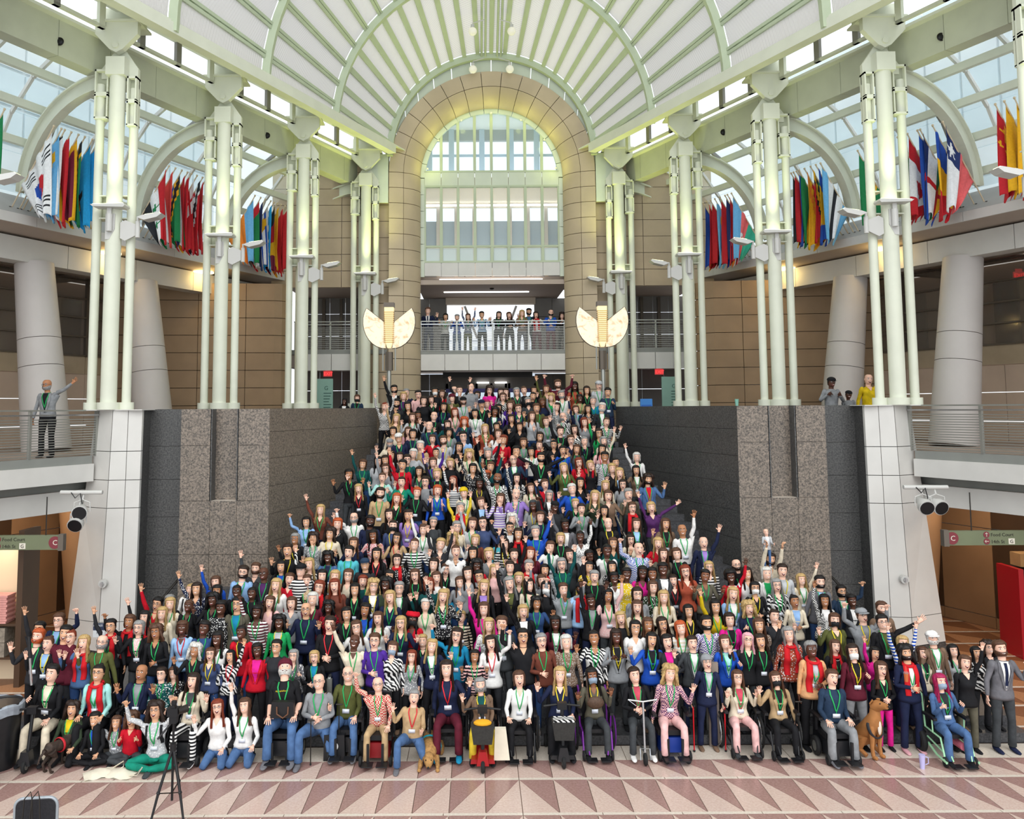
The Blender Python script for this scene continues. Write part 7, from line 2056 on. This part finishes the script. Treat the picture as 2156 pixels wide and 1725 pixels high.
def scooter(d, col, label, basket=True):
    t_ = thing('mobility_scooter', label, 'scooter', (d['X'], d['Y'], 0)); C_ = nmat('scooter_' + col, srgb({'black': '#202124', 'red': '#a3161d'}[col]), .3)
    MB().torus((0, -.72, .105), .075, .032, 'x', RUB, 22, 8).tube([(-.03, -.72, .105), (.03, -.72, .105)], .055, STEEL, 12).build('front_wheel', RUB, t_, True)
    for sx in (-1, 1): MB().torus((sx * .22, .22, .105), .075, .032, 'x', RUB, 22, 8).build('rear_wheel', RUB, t_, True)
    MB().prism([(-.2, .10), (.2, .10), (.18, .17), (-.18, .17)], -.62, .4, C_).prism([(-.1, .12), (.1, .12), (.06, .34), (-.06, .34)], -.76, -.6, C_).prism([(-.2, .17), (.2, .17), (.16, .36), (-.16, .36)], .1, .42, C_).build('deck', C_, t_)
    MB().tube([(0, -.66, .2), (0, -.52, .92)], .03, BLACK, 8).tube([(-.3, -.50, .92), (-.1, -.52, .95), (.1, -.52, .95), (.3, -.50, .92)], .018, BLACK, 8).box(-.08, .08, -.58, -.47, .88, .99, BLACK).build('tiller', BLACK, t_)
    if basket:
        b = MB().prism([(-.15, .50), (.15, .50), (.19, .78), (-.19, .78)], -.88, -.64).build('basket', noisy('basket_black', '#2b2a28', .2, 30, .7), t_)
        if col == 'red': MB().ball((0, -.76, .80), .15, nmat('yellow_cloth', srgb('#e2a21e'), .8), 12, 7, (1, .7, .35)).build('yellow_bag', MATS['yellow_cloth'], b, True)
        else: MB().box(-.17, .17, -.86, -.66, .78, .81).build('zebra_cloth', cloth('wZk'), b)
    MB().box(-.22, .22, -.2, .25, .40, .47).build('seat', BLACK, t_); MB().prism([(-.2, .47), (.2, .47), (.18, .86), (-.18, .86)], .22, .28).build('backrest', BLACK, t_); MB().cyl((0, .15), .04, .17, .4, BLACK, 10).build('seat_post', BLACK, t_)
    return t_
nth = {}
for d in front:
    dv = d['device']; who = short(d) + (' jacket' if 'J' in d['acc'] else ' top')
    if dv == 'chair': wheelchair(d, 'black', 'black wheelchair carrying the person in the %s' % who)
    elif dv == 'purple': wheelchair(d, 'purple', 'manual wheelchair with purple hand rims in the front row')
    elif dv == 'mint': wheelchair(d, 'mint', 'mint green power wheelchair with pink tube at the right', True)
    elif dv == 'power': powerchair(d, 'red' if 790 < d['px'] < 800 else 'blue' if 1400 < d['px'] < 1410 else 'black', '%s power wheelchair carrying the person in the %s' % ('red' if 790 < d['px'] < 800 else 'blue' if 1400 < d['px'] < 1410 else 'black', who))
    elif dv == 'scooter': scooter(d, 'red' if 1010 < d['px'] < 1020 else 'black', '%s mobility scooter carrying the person in the %s' % ('red' if 1010 < d['px'] < 1020 else 'black', who), d['px'] > 500)
    elif dv == 'kick':
        t_ = thing('folding_scooter', 'silver folding seated scooter with small wheels in the front row', 'scooter', (d['X'], d['Y'], 0))
        MB().torus((0, -.62, .10), .075, .028, 'x', RUB, 22, 8).build('front_wheel', RUB, t_, True); MB().torus((0, .3, .10), .075, .028, 'x', RUB, 22, 8).build('rear_wheel', RUB, t_, True)
        MB().tube([(0, -.60, .14), (0, -.50, .98)], .018, CHROME, 8).tube([(-.24, -.46, 1.0), (0, -.5, .98), (.24, -.46, 1.0)], .014, CHROME, 8).tube([(-.24, -.46, 1.0), (-.12, -.56, .93)], .006, CHROME, 5).tube([(.24, -.46, 1.0), (.12, -.56, .93)], .006, CHROME, 5).build('steering_post', CHROME, t_, True)
        MB().tube([(0, -.58, .2), (0, .25, .12), (0, .1, .44)], .02, CHROME, 8).tube([(-.08, -.66, .1), (-.08, -.6, .26), (.08, -.6, .26), (.08, -.66, .1)], .01, CHROME, 6).build('frame', CHROME, t_, True); MB().box(-.14, .14, -.05, .22, .43, .48).build('saddle', BLACK, t_)
    elif dv == 'crutch':
        for sx, lb in ((-1, 'red forearm crutch in the left hand side of the navy suited person'), (1, 'red forearm crutch on the right hand side of the navy suited person')):
            c = thing('crutch', lb, 'crutch', (d['X'] + sx * .27, d['Y'] - .12, d['z'])); MB().cyl((0, 0), .012, .02, .78, nmat('crutch_red', srgb('#c41622'), .35), 8).build('shaft', MATS['crutch_red'], c); MB().cyl((0, 0), .02, 0, .03, RUB, 8).tube([(0, -.08, .78), (0, .03, .78)], .018, RUB, 8).tube([(0, 0, .78), (0, .05, .95)], .012, RUB, 6).build('grip', RUB, c)
def cane(px, Y, h, label, dx=0):
    p = at(px, 1480, Y); c = thing('walking_cane', label, 'cane', (p.x + dx, Y, surf(p.x, Y))); MB().cyl((0, 0), .009, .02, h, DARK, 8).cyl((0, 0), .014, 0, .03, RUB, 8).tube([(-.05, 0, h), (.06, 0, h)], .013, DARK, 8).build('stick', DARK, c)
cane(655, 14.72, .72, 'dark cane held by the kneeling man in grey'); cane(714, 14.95, .9, 'dark cane held by the seated man in olive'); cane(1681, 15.0, .88, 'dark cane held by the person in the peach jacket')
# crutch held up at far left, bags
p = at(65, 1405, 15.0); c = thing('crutch', 'silver forearm crutch held upright at the far left', 'crutch', p); MB().tube([(.02, 0, -.30), (-.02, 0, .15)], .022, CHROME, 8).tube([(-.02, 0, .15), (-.06, .02, .5)], .03, BLACK, 8).build('shaft', CHROME, c)
p = at(596, 1492, 14.80); b = thing('handbag', 'black leather handbag on the lap of the reclining man', 'bag', p); MB().prism([(-.2, -.14), (.2, -.14), (.18, .12), (-.18, .12)], -.06, .06).build('bag_body', BLACK, b); MB().tube([(-.09, -.07, .05), (-.08, -.1, -.06), (.02, -.11, -.12), (.1, -.1, -.06), (.1, -.07, .05)], .012, nmat('tan_leather', srgb('#6b4630'), .6), 6).build('handle', MATS['tan_leather'], b)
p = at(1254, 1480, 14.85); b = thing('handbag', 'brown round handbag worn by the person in the purple wheelchair', 'bag', p); MB().ball((0, 0, 0), .13, noisy('bag_brown', '#4f3a2c', .2, 30, .6), 14, 9, (1.1, .45, .8)).build('bag_body', MATS['bag_brown'], b, True); MB().tube([(-.12, 0, .05), (-.14, .1, .4)], .01, MATS['bag_brown'], 6).build('strap', MATS['bag_brown'], b)
p = at(1908, 1425, 14.78); b = thing('iced_drink', 'clear cup of orange iced drink held by the bearded man', 'cup', p); MB().tube([(0, 0, -.08), (0, 0, .05)], [.03, .04], None, 14).build('cup', nmat('iced_tea', srgb('#c4673a'), .15), b, True); MB().cyl((0, 0), .042, .05, .075, GLASS, 14).tube([(0, 0, .05), (.0, 0, .17)], .005, nmat('straw', srgb('#e07050'), .5), 6).build('lid', GLASS, b)
p = at(707, 1550, 15.05); b = thing('speaker_box', 'black portable speaker with round white emblem on the floor', 'speaker', (p.x, 15.0, 0)); MB().prism([(-.18, 0), (.18, 0), (.17, .42), (-.17, .42)], -.12, .12).build('case', BLACK, b); MB().tube([(.0, -.121, .24), (.0, -.126, .24)], .07, nmat('emblem_white', srgb('#e4e4e4'), .6), 20).build('emblem', MATS['emblem_white'], b)
p = at(1055, 1560, 14.6); b = thing('tote_bag', 'cream canvas tote hanging from the red scooter', 'bag', (at(1052, 1530, 14.7).x, 14.62, .12)); MB().prism([(-.10, 0), (.16, .0), (.10, .5), (-.08, .5)], -.05, .05).build('bag_body', CT, b)
p = at(1925, 1548, 14.5); b = thing('travel_mug', 'lilac travel mug on the mint wheelchair footrest', 'cup', (at(1940, 1570, 14.45).x, 14.45, 0)); MB().tube([(0, 0, 0), (0, 0, .22)], [.035, .05], nmat('lilac', srgb('#b9b4e0'), .4), 14).tube([(.05, 0, .06), (.1, 0, .08), (.1, 0, .17), (.05, 0, .19)], .008, MATS['lilac'], 6).build('mug_body', MATS['lilac'], b, True)
# sign held up PLEASE
p = at(209, 1325, 17.7); b = thing('placard', 'navy and white placard reading PLEASE above the left crowd', 'sign', p); MB().box(-.12, .12, -.01, .01, -.16, .12).build('board', nmat('placard_white', srgb('#dfe2e4'), .6), b); MB().box(-.12, .12, -.014, -.008, -.02, .12).build('band', nmat('placard_navy', srgb('#2a3450'), .6), b); text('PLEASE', .06, MATS['placard_white'], b, (-.11, -.016, .055)); text('FOR', .05, MATS['placard_navy'], b, (-.05, -.012, -.09))
p = at(2134, 1570, 15); 
def ink(txt, d_px, size, mat, z, name='lettering'):
    d = min(front + people, key=lambda e: (e['px'] - d_px[0]) ** 2 + (e['py'] - d_px[1]) ** 2)
# dogs -------------------------------------------------------------
def dog(name, label, X, Y, rz, coat, spots, lying=False, sitting=False, harness=None, sc=1.0, shag=0):
    r = thing(name, label, 'dog', (X, Y, 0), None, rz)
    m = MB(); A = coat
    if lying:
        m.tube([(0, .55, .14), (0, .40, .18), (0, .15, .19), (0, -.1, .19), (0, -.25, .17), (0, -.36, .13)], [.06, .15, .165, .165, .12, .07], A, 14)
        m.tube([(0, -.28, .16), (0, -.38, .15), (0, -.46, .12), (0, -.55, .085), (0, -.60, .075)], [.08, .095, .085, .045, .03], A, 12)
        for sx in (-1, 1):
            m.tube([(sx * .11, -.2, .14), (sx * .14, -.34, .05), (sx * .15, -.55, .035)], [.06, .045, .035], A, 8); m.ball((sx * .15, -.58, .03), .04, A, 8, 5, (1, 1.3, .7))
            m.tube([(sx * .14, .35, .15), (sx * .19, .2, .06), (sx * .18, .05, .035)], [.09, .06, .035], A, 8)
        m.tube([(0, .55, .12), (.15, .7, .05), (.3, .72, .03)], [.05, .04, .02], A, 8); hd = Vector((0, -.46, .12)); ear = [(.085, -.40, .17), (.115, -.42, .08)]
    elif sitting:
        m.tube([(0, .22, .16), (0, .15, .26), (0, .04, .40), (0, -.06, .54), (0, -.08, .64), (0, -.08, .72)], [.10, .15, .13, .12, .08, .07], A, 14)
        m.tube([(0, -.06, .74), (0, -.14, .78), (0, -.22, .80), (0, -.30, .81)], [.075, .085, .055, .038], A, 12)
        for sx in (-1, 1):
            m.tube([(sx * .075, -.06, .48), (sx * .08, -.08, .30), (sx * .08, -.07, .16), (sx * .08, -.09, .04)], [.06, .04, .03, .028], A, 8); m.ball((sx * .08, -.12, .028), .036, A, 8, 5, (1, 1.4, .8))
            m.tube([(sx * .12, .18, .20), (sx * .15, .02, .26), (sx * .14, .10, .10), (sx * .14, -.02, .04)], [.10, .075, .04, .03], A, 8)
        m.tube([(0, .3, .1), (.05, .45, .04)], [.03, .015], A, 6); hd = Vector((0, -.16, .79)); ear = [(.06, -.10, .86), (.095, -.07, .80)]
    else:
        m.tube([(0, .30, .44), (0, .22, .47), (0, .05, .45), (0, -.15, .44), (0, -.25, .49), (0, -.32, .56), (0, -.36, .62)], [.06, .11, .10, .13, .10, .075, .07], A, 14)
        m.tube([(0, -.34, .62), (0, -.42, .65), (0, -.50, .63), (0, -.58, .61)], [.07, .08, .055, .035], A, 12)
        for sx in (-1, 1):
            m.tube([(sx * .07, -.2, .40), (sx * .075, -.20, .24), (sx * .075, -.18, .16), (sx * .075, -.2, .03)], [.06, .035, .026, .024], A, 8); m.ball((sx * .075, -.23, .025), .032, A, 8, 5, (1, 1.4, .8))
            m.tube([(sx * .075, .22, .42), (sx * .085, .14, .28), (sx * .085, .28, .18), (sx * .085, .24, .03)], [.085, .055, .028, .024], A, 8); m.ball((sx * .085, .21, .025), .032, A, 8, 5, (1, 1.4, .8))
        m.tube([(0, .32, .46), (.02, .42, .36), (.03, .46, .24)], [.028, .02, .01], A, 6); hd = Vector((0, -.44, .64)); ear = [(.055, -.40, .71), (.085, -.40, .65)]
    m.v = [(x * sc, y * sc, z * sc) for x, y, z in m.v]
    b = m.build('body', A, r, True)
    if shag:
        md = b.modifiers.new('sub', 'SUBSURF'); md.levels = md.render_levels = 1; tx_ = bpy.data.textures.new('fur', 'CLOUDS'); tx_.noise_scale = .03; md = b.modifiers.new('d', 'DISPLACE'); md.texture = tx_; md.strength = .03
    for sx in (-1, 1): MB().tube([tuple(Vector((sx * ear[0][0], ear[0][1], ear[0][2])) * sc), tuple(Vector((sx * ear[1][0], ear[1][1], ear[1][2])) * sc)], [.028 * sc, .02 * sc], spots, 8, flat=.4).build('ear', spots, r, True)
    nose = {True: (0, -.62, .085), False: (0, -.60, .62)}[lying] if not sitting else (0, -.335, .82)
    MB().ball(tuple(Vector(nose) * sc), .02 * sc, BLACK, 8, 5).build('nose', BLACK, r, True)
    for sx in (-1, 1): MB().ball(tuple(Vector((sx * .045, hd.y - .055, hd.z + .045)) * sc), .011 * sc, EYED, 6, 4).build('eye', EYED, r, True)
    if harness:
        hm_ = nmat('harness_' + harness[1:], srgb(harness), .7)
        c = (0, .0, .45) if not (lying or sitting) else ((0, .0, .2) if lying else (0, -.02, .44)); rr2 = .125 if not lying else .175
        hh = MB(); hh.tube([tuple(Vector((c[0] + (rr2 + .012) * math.cos(q), c[1] - .05 + (0 if not sitting else .06 * math.sin(q)), c[2] + (rr2 + .012) * math.sin(q))) * sc) for q in [2 * PI * k / 16 for k in range(17)]], .03 * sc, hm_, 6, False, .4); hh.build('harness', hm_, r, True)
    return r
COATG = noisy('coat_golden', '#a97f4c', .25, 22, .9); COATT = noisy('coat_tan', '#a9713f', .12, 8, .7); COATB = noisy('coat_brindle', '#3a2d26', .4, 18, .7)
p = at(903, 1585, 14.6); dog('golden_dog', 'golden long haired dog lying in front with head down', p.x, 15.0, 0.0, COATG, COATG, True, harness='#1a9ab0', shag=1)
p = at(1838, 1560, 14.9); dog('tan_dog', 'tan dog with white chest sitting and looking left', p.x, 14.95, .45, COATT, COATT, sitting=True, harness='#3a3a3e', sc=1.12)
p = at(118, 1590, 14.6); dog('brindle_dog', 'brindle dog in red harness standing with its back to the camera', p.x, 14.65, PI - .35, COATB, COATB, harness='#c42430', sc=.82)
MB().ball((0, 0, 0), .05, nmat('chest_white', srgb('#e3d6c6'), .8), 8, 6, (.8, .5, 2.4)).build('chest_patch', MATS['chest_white'], bpy.data.objects['tan_dog'], True, (0, -.17, .52))
